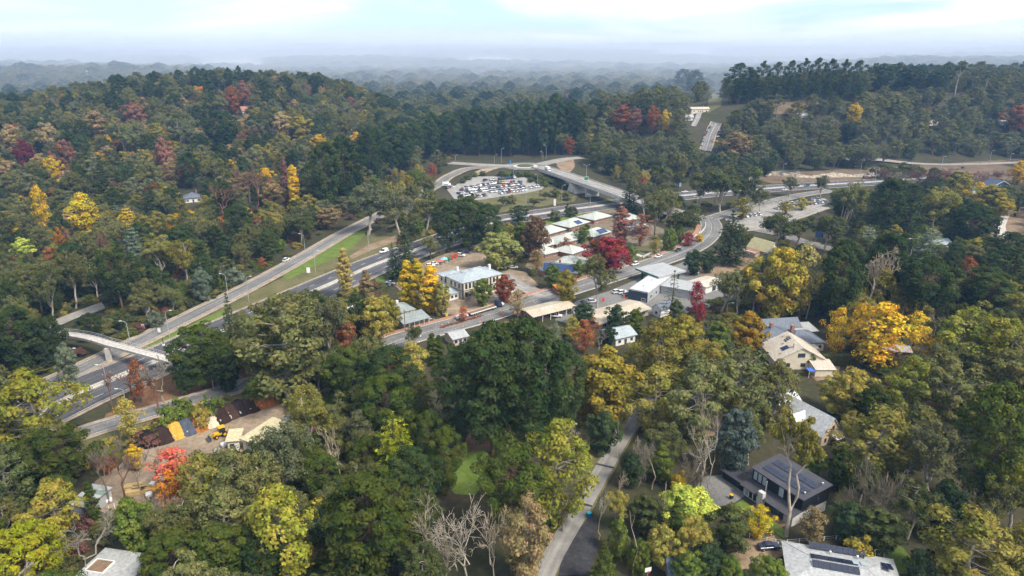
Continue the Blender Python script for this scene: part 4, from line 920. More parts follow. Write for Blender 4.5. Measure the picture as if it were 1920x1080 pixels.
# -- church
r, L = bld('church', 'small church with steep yellow-green roof and pale gable', (1399,476), (1438,488))
walls(r, 0.3, 0.3, L - 0.3, 8.2, 4.0, WM['stone']); gable(r, 0, 0, L, 8.5, 4.0, 4.6, 0.3, RM['yellow'], wm=WM['white'])
walls(r, 0.3, -4.0, 9.0, 0.28, 2.7, WM['stone'], name='vestry'); shed_roof(r, 0.3, -4.0, 9.0, 0.25, 2.75, 3.6, 0.25, RM['tilered'], name='vestry_roof'); MB().box(1.2, -3.9, 3.05, 8.2, -1.2, 3.16).build('pale_roof_sheet', RM['pale'], r)
for u in (2.0, 5.0): window(r, 'f', -4.0, u, 0.9, 0.8, 1.2, arch=True)
for u in (11, 14, 17): window(r, 'f', 0.3, min(u, L - 1.5), 1.2, 0.8, 1.6, arch=True)
window(r, 'r', L - 0.3, 4.2, 1.5, 1.2, 2.2, arch=True)
# -- house with slate roofs and cream wing
r, L = bld('slate_house', 'large house with slate-blue hipped roofs, red chimneys and cream gabled wing', (1436,662), (1540,655)); c3 = 3.4
walls(r, 0, 2, L * 0.62, 14, c3, WM['tan']); hip(r, 0, 2, L * 0.62, 14, c3, 3.0, 0.5, RM['slate'])
walls(r, L * 0.38, -1, L, 9, c3, WM['tan'], name='east_wing'); hip(r, L * 0.38, -1, L, 9, c3 - 0.05, 2.8, 0.5, RM['slate'], name='east_roof')
walls(r, L * 0.30, 12, L * 0.95, 20, c3, WM['tan'], name='north_wing'); gable(r, L * 0.30, 12, L * 0.95, 20, c3, 2.6, 0.4, RM['slate'], wm=WM['white'], name='north_roof')
shed_roof(r, L * 0.80, 9, L + 4, 16, c3 - 0.4, c3 + 0.3, 0.2, RM['light'], name='pale_lean_to'); chimney(r, L * 0.26, 8.0, 4.6, 7.6, 1.0); chimney(r, L * 0.55, 4.5, 4.8, 7.8, 1.1)
mt = Matrix.Rotation(-r.rotation_euler.z, 4, 'Z') @ Matrix.Translation(-Vector(r.location))
X0, X1, Y0, Y1, ZE, ZR = 87.0, 104.0, 205.0, 218.5, 3.2, 4.6
walls(r, X0, Y0, X1, Y1, ZE, WM['cream'], name='cream_wing', mtx=mt); gable(r, X0, Y0, X1, Y1, ZE, ZR, 0.4, RM['cream2'], axis='y', wm=WM['cream'], name='cream_roof', mtx=mt)
zc = lambda x: ZE + ZR / ((X1 - X0) / 2) * (x - X0) + 0.2
def flat_piece(name, x, y, w, d, m, up=0.06, t=0.06):
    V = [(x, y), (x + w, y), (x + w, y + d), (x, y + d)]
    return xf(MB().add([(p, q, zc(p) + up) for p, q in V] + [(p, q, zc(p) + up + t) for p, q in V], [(0,3,2,1),(4,5,6,7),(0,1,5,4),(1,2,6,5),(2,3,7,6),(3,0,4,7)]).build(name, m, r), mt)
for k in range(2): flat_piece('solar_panel', 90.3, 208.2 + k * 1.25, 2.1, 1.15, M['solar'])
for k in range(3): flat_piece('skylight', 92.8 + 0.75 * k, 212.6 + 0.3 * k, 0.45, 2.0, WM['dkgrey'])
for x, y in ((89.2, 207.0), (91.8, 212.0), (94.2, 215.0), (93.2, 216.2)): flat_piece('roof_box', x, y, 0.5, 0.5, WM['tan'], 0.0, 0.55)
flat_piece('roof_vent', 93.5, 207.2, 0.6, 0.9, WM['cream'], 0.0, 1.3)
for x in (90.5, 95.5, 99.5): xf(MB().box(x, Y0 - 0.08, 1.0, x + 1.5, Y0 - 0.002, 2.3).build('window', M['glass'], r), mt)
xf(MB().box(94.2, Y0 - 0.08, 4.4, 96.6, Y0 - 0.003, 5.8).build('window', M['glass'], r), mt)
walls(r, 98.2, 199.5, 104.5, Y0 - 0.05, 2.5, WM['cream'], name='side_room', mtx=mt); shed_roof(r, 98.2, 199.5, 104.5, Y0 - 0.05, 2.6, 3.5, 0.3, RM['cream2'], name='side_roof', mtx=mt)
xf(MB().box(95.6, 198.6, 2.3, 98.0, 201.4, 2.42).build('blue_awning', mat('blue_tarp', (0.06, 0.13, 0.42), 0.6), r), mt); [xf(MB().box(x-0.06, 198.7, -0.3, x+0.06, 198.82, 2.3).build('post', M['white'], r), mt) for x in (95.8, 97.8)]
MB().box(L * 0.52, -5.4, 2.9, L * 0.80, -1.6, 3.06).build('terrace_roof', RM['cream2'], r); [post(r, L * u, -5.2, -0.3, 2.9) for u in (0.53, 0.66, 0.79)]
for u in (0.62, 0.72, 0.85, 0.93): window(r, 'f', -1, L * u, 0.9, 1.3, 1.3)
xf(MB().box(2.2, -0.07, 0.9, 3.6, -0.002, 2.3).build('window', M['glass'], r), mt); xf(MB().box(5.2, -0.07, 0.9, 6.6, -0.002, 2.3).build('window', M['glass'], r), mt)
# -- pale green roofed house
r, L = bld('gabled_house', 'steep pale green-roofed house with tan gable wall and chimney', (1538,838), (1573,825)); D = 13.0
walls(r, 0, 0, L, D, 3.3, WM['tan']); gable(r, 0, 0, L, D, 3.3, 4.4, 0.35, RM['white'], axis='y', wm=WM['tan'])
MB().box(-0.07, 0.3, -0.4, -0.002, 6, 3.1).build('white_side_wall', WM['white'], r); window(r, 'f', 0, L * 0.55, 4.0, 0.7, 1.2, WM['timber']); window(r, 'f', 0, L * 0.22, 0.9, 0.7, 1.2, WM['timber'])
shed_roof(r, L * 0.45, -2.2, L + 0.4, 0.1, 2.4, 3.0, 0.2, RM['white'], name='porch_roof'); MB().box(L * 0.5, -2.0, -0.3, L + 0.2, -0.1, 2.35).build('porch', WM['dkgrey'], r)
gable(r, -2.2, D * 0.50, L * 0.45, D * 0.50 + 3.2, 4.6, 1.8, 0.2, RM['white'], axis='x', t=0.1, name='dormer_roof', wm=WM['dkgrey'])
walls(r, L * 0.1, D + 0.2, L + 1.5, D + 8, 3.2, WM['tan'], name='back_wing'); gable(r, L * 0.1, D + 0.2, L + 1.5, D + 8, 3.2, 3.4, 0.3, RM['white'], wm=WM['tan'], name='back_roof'); chimney(r, L + 0.6, D + 5.5, 4.5, 8.3, 0.8, WM['white'])
# -- black house
r, L = bld('black_house', 'modern black two-storey house with solar panels on its sloping roof', Vector((54.6, 137.4, 0)), Vector((61.6, 125.3, 0))); D = 12.1; y2 = 3.0
walls(r, 0, 0.6, L - 0.2, D, 2.9, WM['block']); MB().box(0.1, y2, 2.902, L, D + 0.05, 6.35).build('upper_storey', WM['black'], r)
zt = lambda x, y: 6.4 + (y - y2) * 0.06
V = [(-0.35, y2 - 0.4), (L + 0.45, y2 - 0.4), (L + 0.45, D + 0.45), (-0.35, D + 0.45)]
MB().add([(x, y, zt(x, y)) for x, y in V] + [(x, y, zt(x, y) + 0.2) for x, y in V], [(0,3,2,1),(4,5,6,7),(0,1,5,4),(1,2,6,5),(2,3,7,6),(3,0,4,7)]).build('roof', RM['dark'], r)
panels(r, 1.3, y2 + 1.5, 7, 2, 1.64, 1.0, lambda x, y: zt(x, y) + 0.2); panels(r, 1.3, y2 + 4.8, 7, 2, 1.64, 1.0, lambda x, y: zt(x, y) + 0.2)
shed_roof(r, -0.2, -0.2, L, y2 - 0.01, 2.75, 3.3, 0.25, RM['dark'], name='lower_roof')
walls(r, -7.2, 1.2, -0.4, 6.8, 2.35, WM['black'], name='carport_wall'); hip(r, -7.4, 0.8, -0.3, 7.2, 2.5, 0.5, 0.3, RM['dark'], name='carport_roof')
for u in (0.7, 2.0, 3.3): window(r, 'f', y2, u + 0.3, 3.8, 1.0, 2.2, WM['black'], M['glass_pale'])
window(r, 'f', y2, L * 0.60, 3.7, 1.3, 2.3, WM['black'], M['glass_pale'])
for u in (L * 0.50, L * 0.59, L * 0.68, L * 0.77): window(r, 'f', 0.6, u, 0.3, 1.25, 1.95, WM['dkgrey'], M['glass'])
for u in (1.0, 2.2, 3.4): window(r, 'f', 0.6, u, 0.2, 0.95, 2.1, M['white'], M['glass_pale'] if u < 2 else M['glass'])
MB().box(4.9, -0.5, -0.5, 6.3, 0.55, 4.3).build('chimney', WM['block'], r); MB().tube([(5.3, 1.6, 2.7), (5.3, 1.6, 6.4)], [0.13, 0.13], 8).build('flue', M['alu'], r)
MB().box(L * 0.3, -2.2, -0.2, L * 0.92, 0.58, 0.16).build('terrace', WM['timber'], r); [vent(r, L - 0.9, y, zt(0, y) + 0.2) for y in (4.6, 10.6)]
window(r, 'r', L, D * 0.7, 4.2, 0.6, 1.2, WM['black'])
gt = empty('garden_table', r.matrix_basis @ Vector((L * 0.52, -1.3, 0.16)), r.rotation_euler.z); tag(gt, 'white garden table on the black house terrace', 'table'); MB().box(-0.7, -0.45, 0.68, 0.7, 0.45, 0.74).build('table_top', M['white'], gt); [MB().box(x-0.03, y-0.03, 0, x+0.03, y+0.03, 0.68).build('leg', M['white'], gt) for x in (-0.6, 0.6) for y in (-0.38, 0.38)]
# -- grey roofed house at the bottom
a, b = PZ(1466, 1014, 3.0), PZ(1674, 1049, 3.0); a.z = b.z = 0
r, L = bld('grey_roofed_house', 'low house with broad light grey roof, solar rows and skylights', a, b); D = 12.5
walls(r, 0.6, -D, L - 0.6, -0.6, 2.8, WM['white']); hip(r, 0, -D, L, 0, 3.0, 1.5, 0.1, RM['light'])
sr = 1.5 / (D / 2 + 0.1); zb = lambda x, y: 3.0 + (-y + 0.1) * sr; zfn = lambda x, y: 3.0 + (y + D + 0.1) * sr
for k in range(10): # tilted row along the back edge
    x = L * 0.24 + k * 1.06; V = [(x, -1.6, zb(0, -1.6) + 0.25), (x + 1.0, -1.6, zb(0, -1.6) + 0.25), (x + 1.0, -0.25, zb(0, -0.25) + 1.1), (x, -0.25, zb(0, -0.25) + 1.1)]
    MB().add(V + [(p, q - 0.03, s + 0.05) for p, q, s in V], [(0,3,2,1),(4,5,6,7),(0,1,5,4),(1,2,6,5),(2,3,7,6),(3,0,4,7)]).build('solar_panel', M['solar'], r)
panels(r, L * 0.23, -5.6, 8, 1, 1.02, 1.7, zb); panels(r, L * 0.23, -8.0, 8, 1, 1.02, 1.7, zfn)
for x in (L * 0.60, L * 0.67): 
    V = [(x, -5.2), (x + 1.1, -5.2), (x + 1.1, -3.7), (x, -3.7)]; MB().add([(p, q, zb(p, q) + 0.02) for p, q in V] + [(p, q, zb(p, q) + 0.18) for p, q in V], [(0,3,2,1),(4,5,6,7),(0,1,5,4),(1,2,6,5),(2,3,7,6),(3,0,4,7)]).build('skylight', M['glass_pale'], r)
panels(r, L * 0.86, -5.0, 2, 2, 0.9, 1.2, zb); [vent(r, L * u, -2.4, zb(0, -2.4) + 0.1) for u in (0.42, 0.66)]; MB().tube([(L*0.72, -1.9, 3.2), (L*0.72, -1.9, 4.7)], [0.12, 0.12], 8).build('flue', WM['dkgrey'], r)
[window(r, 'b', -0.6, L * u, 0.9, 1.5, 1.2) for u in (0.1, 0.5, 0.8)]
# -- white flat roofed building with an open court
a, b = PZ(200, 1028, 3.2), PZ(292, 1041, 3.2); a.z = b.z = 0
r, L = bld('flat_roofed_house', 'weathered white flat-roofed house with a square roof opening', a, b)
walls(r, 0.4, -11.5, L - 0.4, -0.4, 3.0, WM['tan']); W = RM['light']
for q in ((-0.4, -3.2, L, 0.1), (-0.4, -13, L, -6.6), (-0.4, -6.59, 0.6, -3.21), (L * 0.40, -6.59, L, -3.21)): MB().box(q[0], q[1], 3.0, q[2], q[3], 3.24).build('roof_sheet', W, r)
MB().box(0.6, -6.6, 3.0, L * 0.40, -3.2, 3.1).build('roof_opening', WM['timber'], r)
for q in ((0.5, -3.3, L * 0.41, -3.15), (0.5, -6.65, L * 0.41, -6.5), (0.45, -6.49, 0.62, -3.31), (L * 0.395, -6.49, L * 0.415, -3.31)): MB().box(q[0], q[1], 3.242, q[2], q[3], 3.5).build('opening_kerb', M['white'], r)
for u in (-2.5, -5, -7.5): window(r, 'r', L - 0.4, u, 0.9, 1.2, 1.4)
dish = MB(); dish.lathe([(0.05, 3.9), (0.45, 4.1), (0.5, 4.2)], 12, (L - 1.5, -2)); dish.tube([(L - 1.5, -2, 3.24), (L - 1.5, -2, 3.92)], [0.05, 0.05], 5); dish.build('satellite_dish', WM['navy'], r)
# -- yard sheds
a, b = PZ(452, 822, 3.6), PZ(488, 837, 3.6); a.z = b.z = 0
r, L = bld('yard_shed', 'large butter-coloured shed roof in the landscape yard', a, b, 'shed'); walls(r, 0.2, 0.2, L - 0.2, 10.4, 3.5, WM['cream']); shed_roof(r, 0, 0, L, 10.6, 3.6, 4.5, 0.3, RM['butter']); MB().box(1.5, 0.08, 0, 4.2, 0.195, 3.0).build('roller_door', WM['grey'], r); window(r, 'r', L - 0.2, 5, 1.2, 1.4, 1.2)
a, b = PZ(424, 828, 2.9), PZ(448, 826, 2.9); a.z = b.z = 0
r, L = bld('yard_office', 'small butter-roofed office beside the large yard shed', a, b, 'shed'); walls(r, 0.2, 0.2, L - 0.2, 4.8, 2.8, WM['cream']); shed_roof(r, 0, 0, L, 5, 2.9, 3.4, 0.3, RM['butter']); window(r, 'f', 0.2, L * 0.4, 0.9, 1.2, 1.1); MB().box(L*0.7, 0.1, 0, L*0.7+0.9, 0.195, 2.1).build('door', M['white'], r)
a, b = PZ(524, 792, 2.8), PZ(545, 796, 2.8); a.z = b.z = 0
r, L = bld('dark_lean_to', 'open dark-roofed lean-to beside the orange soil pile', a, b, 'shed'); shed_roof(r, 0, 0, L, 11, 2.8, 3.4, 0.2, RM['slate']); [post(r, x, y, -0.2, 2.8 + y * 0.055) for x in (0.1, L - 0.1) for y in (0.2, 5.5, 10.8)]
a, b = PZ(126, 946, 3.0), PZ(160, 953, 3.0); a.z = b.z = 0
r, L = bld('green_shed', 'green shed roofed with pale and green sheets in stripes', a, b, 'shed'); walls(r, 0.2, 0.2, L - 0.2, 7.3, 2.9, WM['grey'])
for k in range(5):
    V = [(-0.3 , k * 1.5), (L + 0.3, k * 1.5), (L + 0.3, k * 1.5 + 1.48), (-0.3, k * 1.5 + 1.48)]; z_ = lambda y: 3.0 + y * 0.05
    MB().add([(x, y, z_(y)) for x, y in V] + [(x, y, z_(y) + 0.1) for x, y in V], [(0,3,2,1),(4,5,6,7),(0,1,5,4),(1,2,6,5),(2,3,7,6),(3,0,4,7)]).build('roof_sheet', RM['greenroof'] if k % 2 else RM['light'], r)
# -- others on the slopes
r, L = bld('hillside_house', 'blue-grey gabled house with white roof edges on the slope', (1848,364), (1904,363))
walls(r, 0.3, 0.3, L - 0.3, 11.7, 3.2, WM['white']); gable(r, 0, 0, L, 12, 3.2, 6.2, 0.4, RM['navy'], axis='y', wm=WM['navy']); MB().box(-9, 2, -0.5, 0.25, 9, 2.8).build('side_wing', WM['white'], r); gable(r, -9, 2, 0, 9, 2.8, 2.2, 0.3, RM['navy'], name='side_roof', wm=WM['white'])
[MB().tube([(x - 0.45, -0.42, 3.0), (L / 2, -0.42, 9.55)], [0.16, 0.16], 5).build('barge_board', M['white'], r) for x in (0, L + 0.9)]; [window(r, 'f', 0, L * u, 4.4 + 2.2 * (0.5 - abs(u - 0.5)), 0.7, 0.7) for u in (0.35, 0.44, 0.53, 0.62)]; [window(r, 'f', 0.3, L * u, 0.6, 1.6, 1.6) for u in (0.25, 0.5, 0.75)]
r, L = bld('long_shed', 'long low weathered shed behind the amber trees', (1634,668), (1707,674), 'shed'); walls(r, 0.2, 0.2, L - 0.2, 5.8, 2.6, WM['timber']); gable(r, 0, 0, L, 6, 2.6, 0.9, 0.3, RM['brown'], wm=WM['timber']); [MB().box(L*u, 0.1, 0, L*u+1.2, 0.195, 2.0).build('door', WM['dkgrey'], r) for u in (0.2, 0.6)]
r, L = bld('garden_shed', 'small pale shed below the long weathered shed', (1738,700), (1775,690), 'shed'); walls(r, 0.2, 0.2, L - 0.2, 4.8, 2.3, WM['grey']); shed_roof(r, 0, 0, L, 5, 2.4, 2.9, 0.2, RM['pale']); MB().box(L*0.4, 0.1, 0, L*0.4+1, 0.195, 2.0).build('door', M['white'], r)
def cottage(name, label, A, B, D, hh, rise, wm, rm, n=3, axis='x', group=None, ridge_hip=False, ch=True):
    r, L = bld(name, label, A, B, group=group); walls(r, 0.2, 0.2, L - 0.2, D - 0.2, hh, WM[wm])
    if ridge_hip: hip(r, 0, 0, L, D, hh, rise, 0.4, RM[rm])
    else: gable(r, 0, 0, L, D, hh, rise, 0.4, RM[rm], axis=axis, wm=WM[wm])
    for i in range(n): window(r, 'f', 0.2, L * (i + 0.7) / (n + 0.4), 0.9, 1.2, 1.2)
    MB().box(L*0.5-0.45, 0.1, 0, L*0.5+0.45, 0.195, 2.1).build('door', WM['dkgrey'], r)
    if ch: chimney(r, L * 0.75, D * 0.5, hh + rise * 0.6, hh + rise + 1.0, 0.7)
    return r, L
cottage('hillside_cottage', 'grey-roofed white house among the autumn hillside trees', (346,381), (380,378), 11, 3.2, 3.0, 'white', 'slate', ridge_hip=True)
cottage('hillside_cottage', 'white bungalow glimpsed above the ramp', (345,434), (378,431), 8, 3.0, 1.4, 'tan', 'grey')
cottage('hillside_cottage', 'tan-roofed house low on the autumn hillside', (96,338), (142,334), 10, 3.0, 2.6, 'tan', 'tilered')
cottage('hillside_cottage', 'cream terrace house above the hill lane', (1296,214), (1330,209), 9, 3.6, 1.6, 'cream', 'cream', n=4)
cottage('hillside_cottage', 'small white house beside the hill lane', (1278,228), (1300,226), 8, 3.2, 2.4, 'white', 'light', n=2)
cottage('hillside_cottage', 'white-roofed house on the hill below the pine row', (1482,224), (1516,221), 9, 3.0, 2.0, 'grey', 'light')
cottage('hillside_cottage', 'pale house half hidden high on the wooded hill', (1878,236), (1896,234), 8, 3.0, 2.0, 'white', 'white', n=2)
cottage('hillside_cottage', 'pale cottage hidden low on the wooded hill', (1742,236), (1758,235), 8, 3.0, 2.0, 'white', 'cream', n=2)
cottage('street_house', 'white-roofed building behind the giant pines', (850,650), (878,643), 7, 2.8, 1.2, 'tan', 'light', ch=False)
cottage('street_house', 'grey-blue roofed house below the long cream roof', (1154,650), (1192,641), 9, 3.0, 1.8, 'white', 'hotel', ch=False)
cottage('roadside_house', 'house with bluish roof by the church street', (1755,470), (1785,468), 9, 3.0, 2.0, 'white', 'hotel', ch=False)
cottage('roadside_house', 'pale house beside the concrete drive', (1835,440), (1858,438), 8, 3.0, 2.0, 'white', 'hotel', ch=False)
cottage('lane_house', 'dark navy roof at the very bottom edge', (1255,1110), (1320,1112), 8, 3.0, 1.6, 'grey', 'navy', ch=False)
for k, (A, B, wmn, rmn, lab) in enumerate([((738,172),(751,172),'white','white','large white house on the far slope'), ((726,165),(734,165),'white','light','small grey-roofed house beside the large white one'), ((820,175),(838,174),'tan','tilered','long red-roofed house on the far slope'), ((880,150),(897,150),'white','tilered','red-roofed white house on the far ridge'),
        ((903,152),(914,152),'white','cream','cream-roofed house on the far ridge'), ((940,148),(952,147),'white','light','pale house on the far ridge beside the gap'), ((1008,175),(1022,175),'white','white','lone white house low on the far slope'), ((660,225),(682,223),'tan','tilered','terracotta-roofed house beyond the saddle'), ((690,155),(700,155),'white','white','tiny white house on the far slope'), ((455,218),(490,216),'tan','tilered','tan house among the russet hillside trees')]):
    cottage('far_house', lab, A, B, 10, 5.5, 4, wmn, rmn, n=2, ch=False)
r, L = bld('open_pavilion', 'small white-roofed pavilion behind the leafy olive tree', (652,596), (676,590), 'shed'); shed_roof(r, 0, 0, L, 4.5, 2.6, 3.0, 0.1, RM['white']); [post(r, x, y, -0.2, 2.6) for x in (0.1, L - 0.1) for y in (0.1, 4.4)]

# ---------------------------------------------------------------- bridges and walls
M['bridge'] = mat('bridge_concrete', (0.50, 0.47, 0.42), 0.85, 0.14, 0.25, 0.2, scale2=1.5)
bl = catmull([PZ(1006,313,8.0), PZ(1050,326,8.1), PZ(1105,345,8.2), PZ(1157,363,8.0), PZ(1215,384,6.2), PZ(1270,400,2.6), PZ(1315,411,0.4)], 4)
br = empty('road_bridge', bl[len(bl)//3]); tag(br, 'concrete road bridge carrying the roundabout street over the freeway', 'bridge')
inv = Matrix.Translation(-Vector(br.location))
def bp(name, m, **k):
    o = ribbon(name, bl, k['w'], m, k['dz'], parent=br, follow=False, off=k.get('off', 0), thick=k.get('thick', 0), nx=k.get('nx', 2)); o.data.transform(inv); return o
bp('deck', M['bridge'], w=13.0, dz=0.30, thick=1.5); bp('roadway', M['asphalt_pale'], w=9.6, dz=0.36, nx=3)
for s in (-1, 1): bp('parapet', M['bridge'], w=0.35, dz=1.25, off=s * 6.3, thick=0.96); bp('hand_rail', M['alu'], w=0.10, dz=1.65, off=s * 6.3, thick=0.1); bp('edge_line', M['paint_line'], w=0.2, dz=0.38, off=s * 4.4)
bp('centre_line', M['paint_line'], w=0.2, dz=0.38); bp('footway', M['concrete'], w=1.5, dz=0.52, off=-5.5, thick=0.2)
ROADS.append(([(p.x, p.y) for p in bl], 7.5))
i0 = min(range(len(bl)), key=lambda i: (bl[i] - PZ(1086, 338, 8.1)).length); p, q = bl[i0], bl[i0 + 1]; d = (q - p).normalized(); sd = Vector((d.y, -d.x, 0))
V = []
for k, (along, z_) in enumerate(((0, 7.2), (9.5, -0.5))):
    for s in (-7.2, 7.2): c = p + d * along + sd * s - Vector(br.location); V.append((c.x, c.y, z_ - br.location.z))
for s in (-7.2, 7.2): c = p - d * 4 + sd * s - Vector(br.location); V.append((c.x, c.y, -0.5 - br.location.z))
MB().add(V, [(0, 1, 3, 2), (0, 2, 4), (1, 5, 3), (0, 4, 5, 1), (4, 2, 3, 5)]).build('abutment', M['concrete'], br)
for fr in (0.35,):
    c = bl[int(i0 + (len(bl) * 0.12))] - Vector(br.location); MB().obox((c.x, c.y), (sd.x, sd.y), 11, 0.8, -0.5 - br.location.z, 7.0 - br.location.z).build('pier', M['bridge'], br)
fb = [PZ(40,640,3.6), PZ(90,628,4.9), PZ(125,627,5.5), PZ(150,630,5.9), PZ(178,636,6.1), PZ(203,644,6.1), PZ(250,656,6.0), PZ(297,669,5.6), PZ(345,683,4.8), PZ(400,700,3.2), PZ(450,718,0.8)]; fbl = catmull(fb, 3)
r = empty('footbridge', fbl[0]); tag(r, 'slender curved concrete footbridge crossing the freeway', 'bridge'); inv2 = Matrix.Translation(-Vector(r.location))
def fp(name, m, **k):
    o = ribbon(name, fbl, k['w'], m, k['dz'], parent=r, follow=False, off=k.get('off', 0), thick=k.get('thick', 0), nx=2); o.data.transform(inv2); return o
fp('deck', M['bridge'], w=3.0, dz=0.0, thick=0.6)
for s in (-1, 1):
    fp('kerb', M['bridge'], w=0.2, dz=0.32, off=s * 1.5, thick=0.315); fp('hand_rail', M['alu'], w=0.09, dz=1.5, off=s * 1.5, thick=0.09); fp('mid_rail', M['alu'], w=0.06, dz=0.95, off=s * 1.5, thick=0.06)
    K = offset_line(fbl, s * 1.5)
    for p in K[::2]: MB().box(p.x - 0.03, p.y - 0.03, p.z + 0.3, p.x + 0.03, p.y + 0.03, p.z + 1.46).build('baluster', M['alu'], r).data.transform(inv2)
for px, py in ((206, 679), (352, 715)):
    g = PZ(px, py); MB().box(g.x - 0.8, g.y - 0.5, -0.6, g.x + 0.8, g.y + 0.5, 5.15 if px < 300 else 4.4).build('pier', M['bridge'], r).data.transform(inv2)
rk = MB(); rl = pixline([(1405,341),(1440,329),(1475,331),(1510,334),(1560,333),(1640,331)], 2.5, z=0); rr = random.Random(4)
o_rows = []
for i, p in enumerate(rl):
    for k in range(6): o_rows.append((p.x + rr.uniform(-.7, .7), p.y + k * 0.9 + rr.uniform(-.6, .6) - 1, (-0.4, 0.8, 1.7, 2.6, 3.4, 3.1)[k] * (0.75 + 0.3 * math.sin(i * 0.4)) + rr.uniform(-.4, .4) - (0.2 if k == 0 else 0)))
rk.add(o_rows, [(i*6+k, (i+1)*6+k, (i+1)*6+k+1, i*6+k+1) for i in range(len(rl)-1) for k in range(5)]); o = rk.build('rock_cutting', mat('pale_rock', (0.33, 0.28, 0.215), 0.95, 0.5, 0.5, 0.1, scale2=1.2)); tag(o, 'pale cut rock face beside the freeway', kind='structure')
wl_ = pixline([(1205,484),(1245,467),(1285,452),(1310,441),(1321,430),(1323,420)], 3, z=0); o = ribbon('garden_wall', wl_, 0.4, M['bridge'], 1.0, kind=None, thick=1.1, nx=2); tag(o, 'low pale curved wall along the bend of the main street', 'wall')
def hedge(name, label, A, B, w, hh, tint):
    a, b = PZ(*A), PZ(*B); n = int((b - a).length * 90 * max(hh / 3, 0.5)); rg = np.random.default_rng(9); t = rg.uniform(0, 1, n); L_ = (b - a).length; 
    P = np.stack([t * L_, rg.uniform(-w/2, w/2, n), rg.uniform(0, hh, n)], 1); f = rg.integers(0, 3, n); P[f == 0, 2] = hh; P[f == 1, 1] = -w / 2; P[f == 2, 1] = np.where(rg.uniform(size=(f == 2).sum()) < .5, w/2, -w/2); P += rg.normal(size=P.shape) * 0.12
    nn = np.where((f == 0)[:, None], np.array([[0, 0, 1.0]]), np.sign(P[:, 1:2]) * np.array([[0, 1.0, 0.3]])) + rg.normal(size=P.shape) * 0.4
    r = empty(name, a, math.atan2(b.y - a.y, b.x - a.x)); tag(r, label, 'hedge'); o = link(bpy.data.objects.new('foliage', leafmesh(name, sprays(rg, P, nn, 0.42 * np.ones(n)), M['leaf'])), r); o.color = (*TINT[tint], 1)
    MB().box(0.3, -w/2 + 0.3, -0.2, L_ - 0.3, w/2 - 0.3, hh - 0.35).build('inner_growth', M['bark_brown'], r)
hedge('clipped_hedge', 'tall clipped green hedge below the slate roofed house', (1540,682), (1612,684), 2.4, 3.6, 'green')
hedge('roadside_planting', 'red-leaved planting strip beside the street before the cottage', (824,617), (905,594), 1.4, 0.9, 'rust')
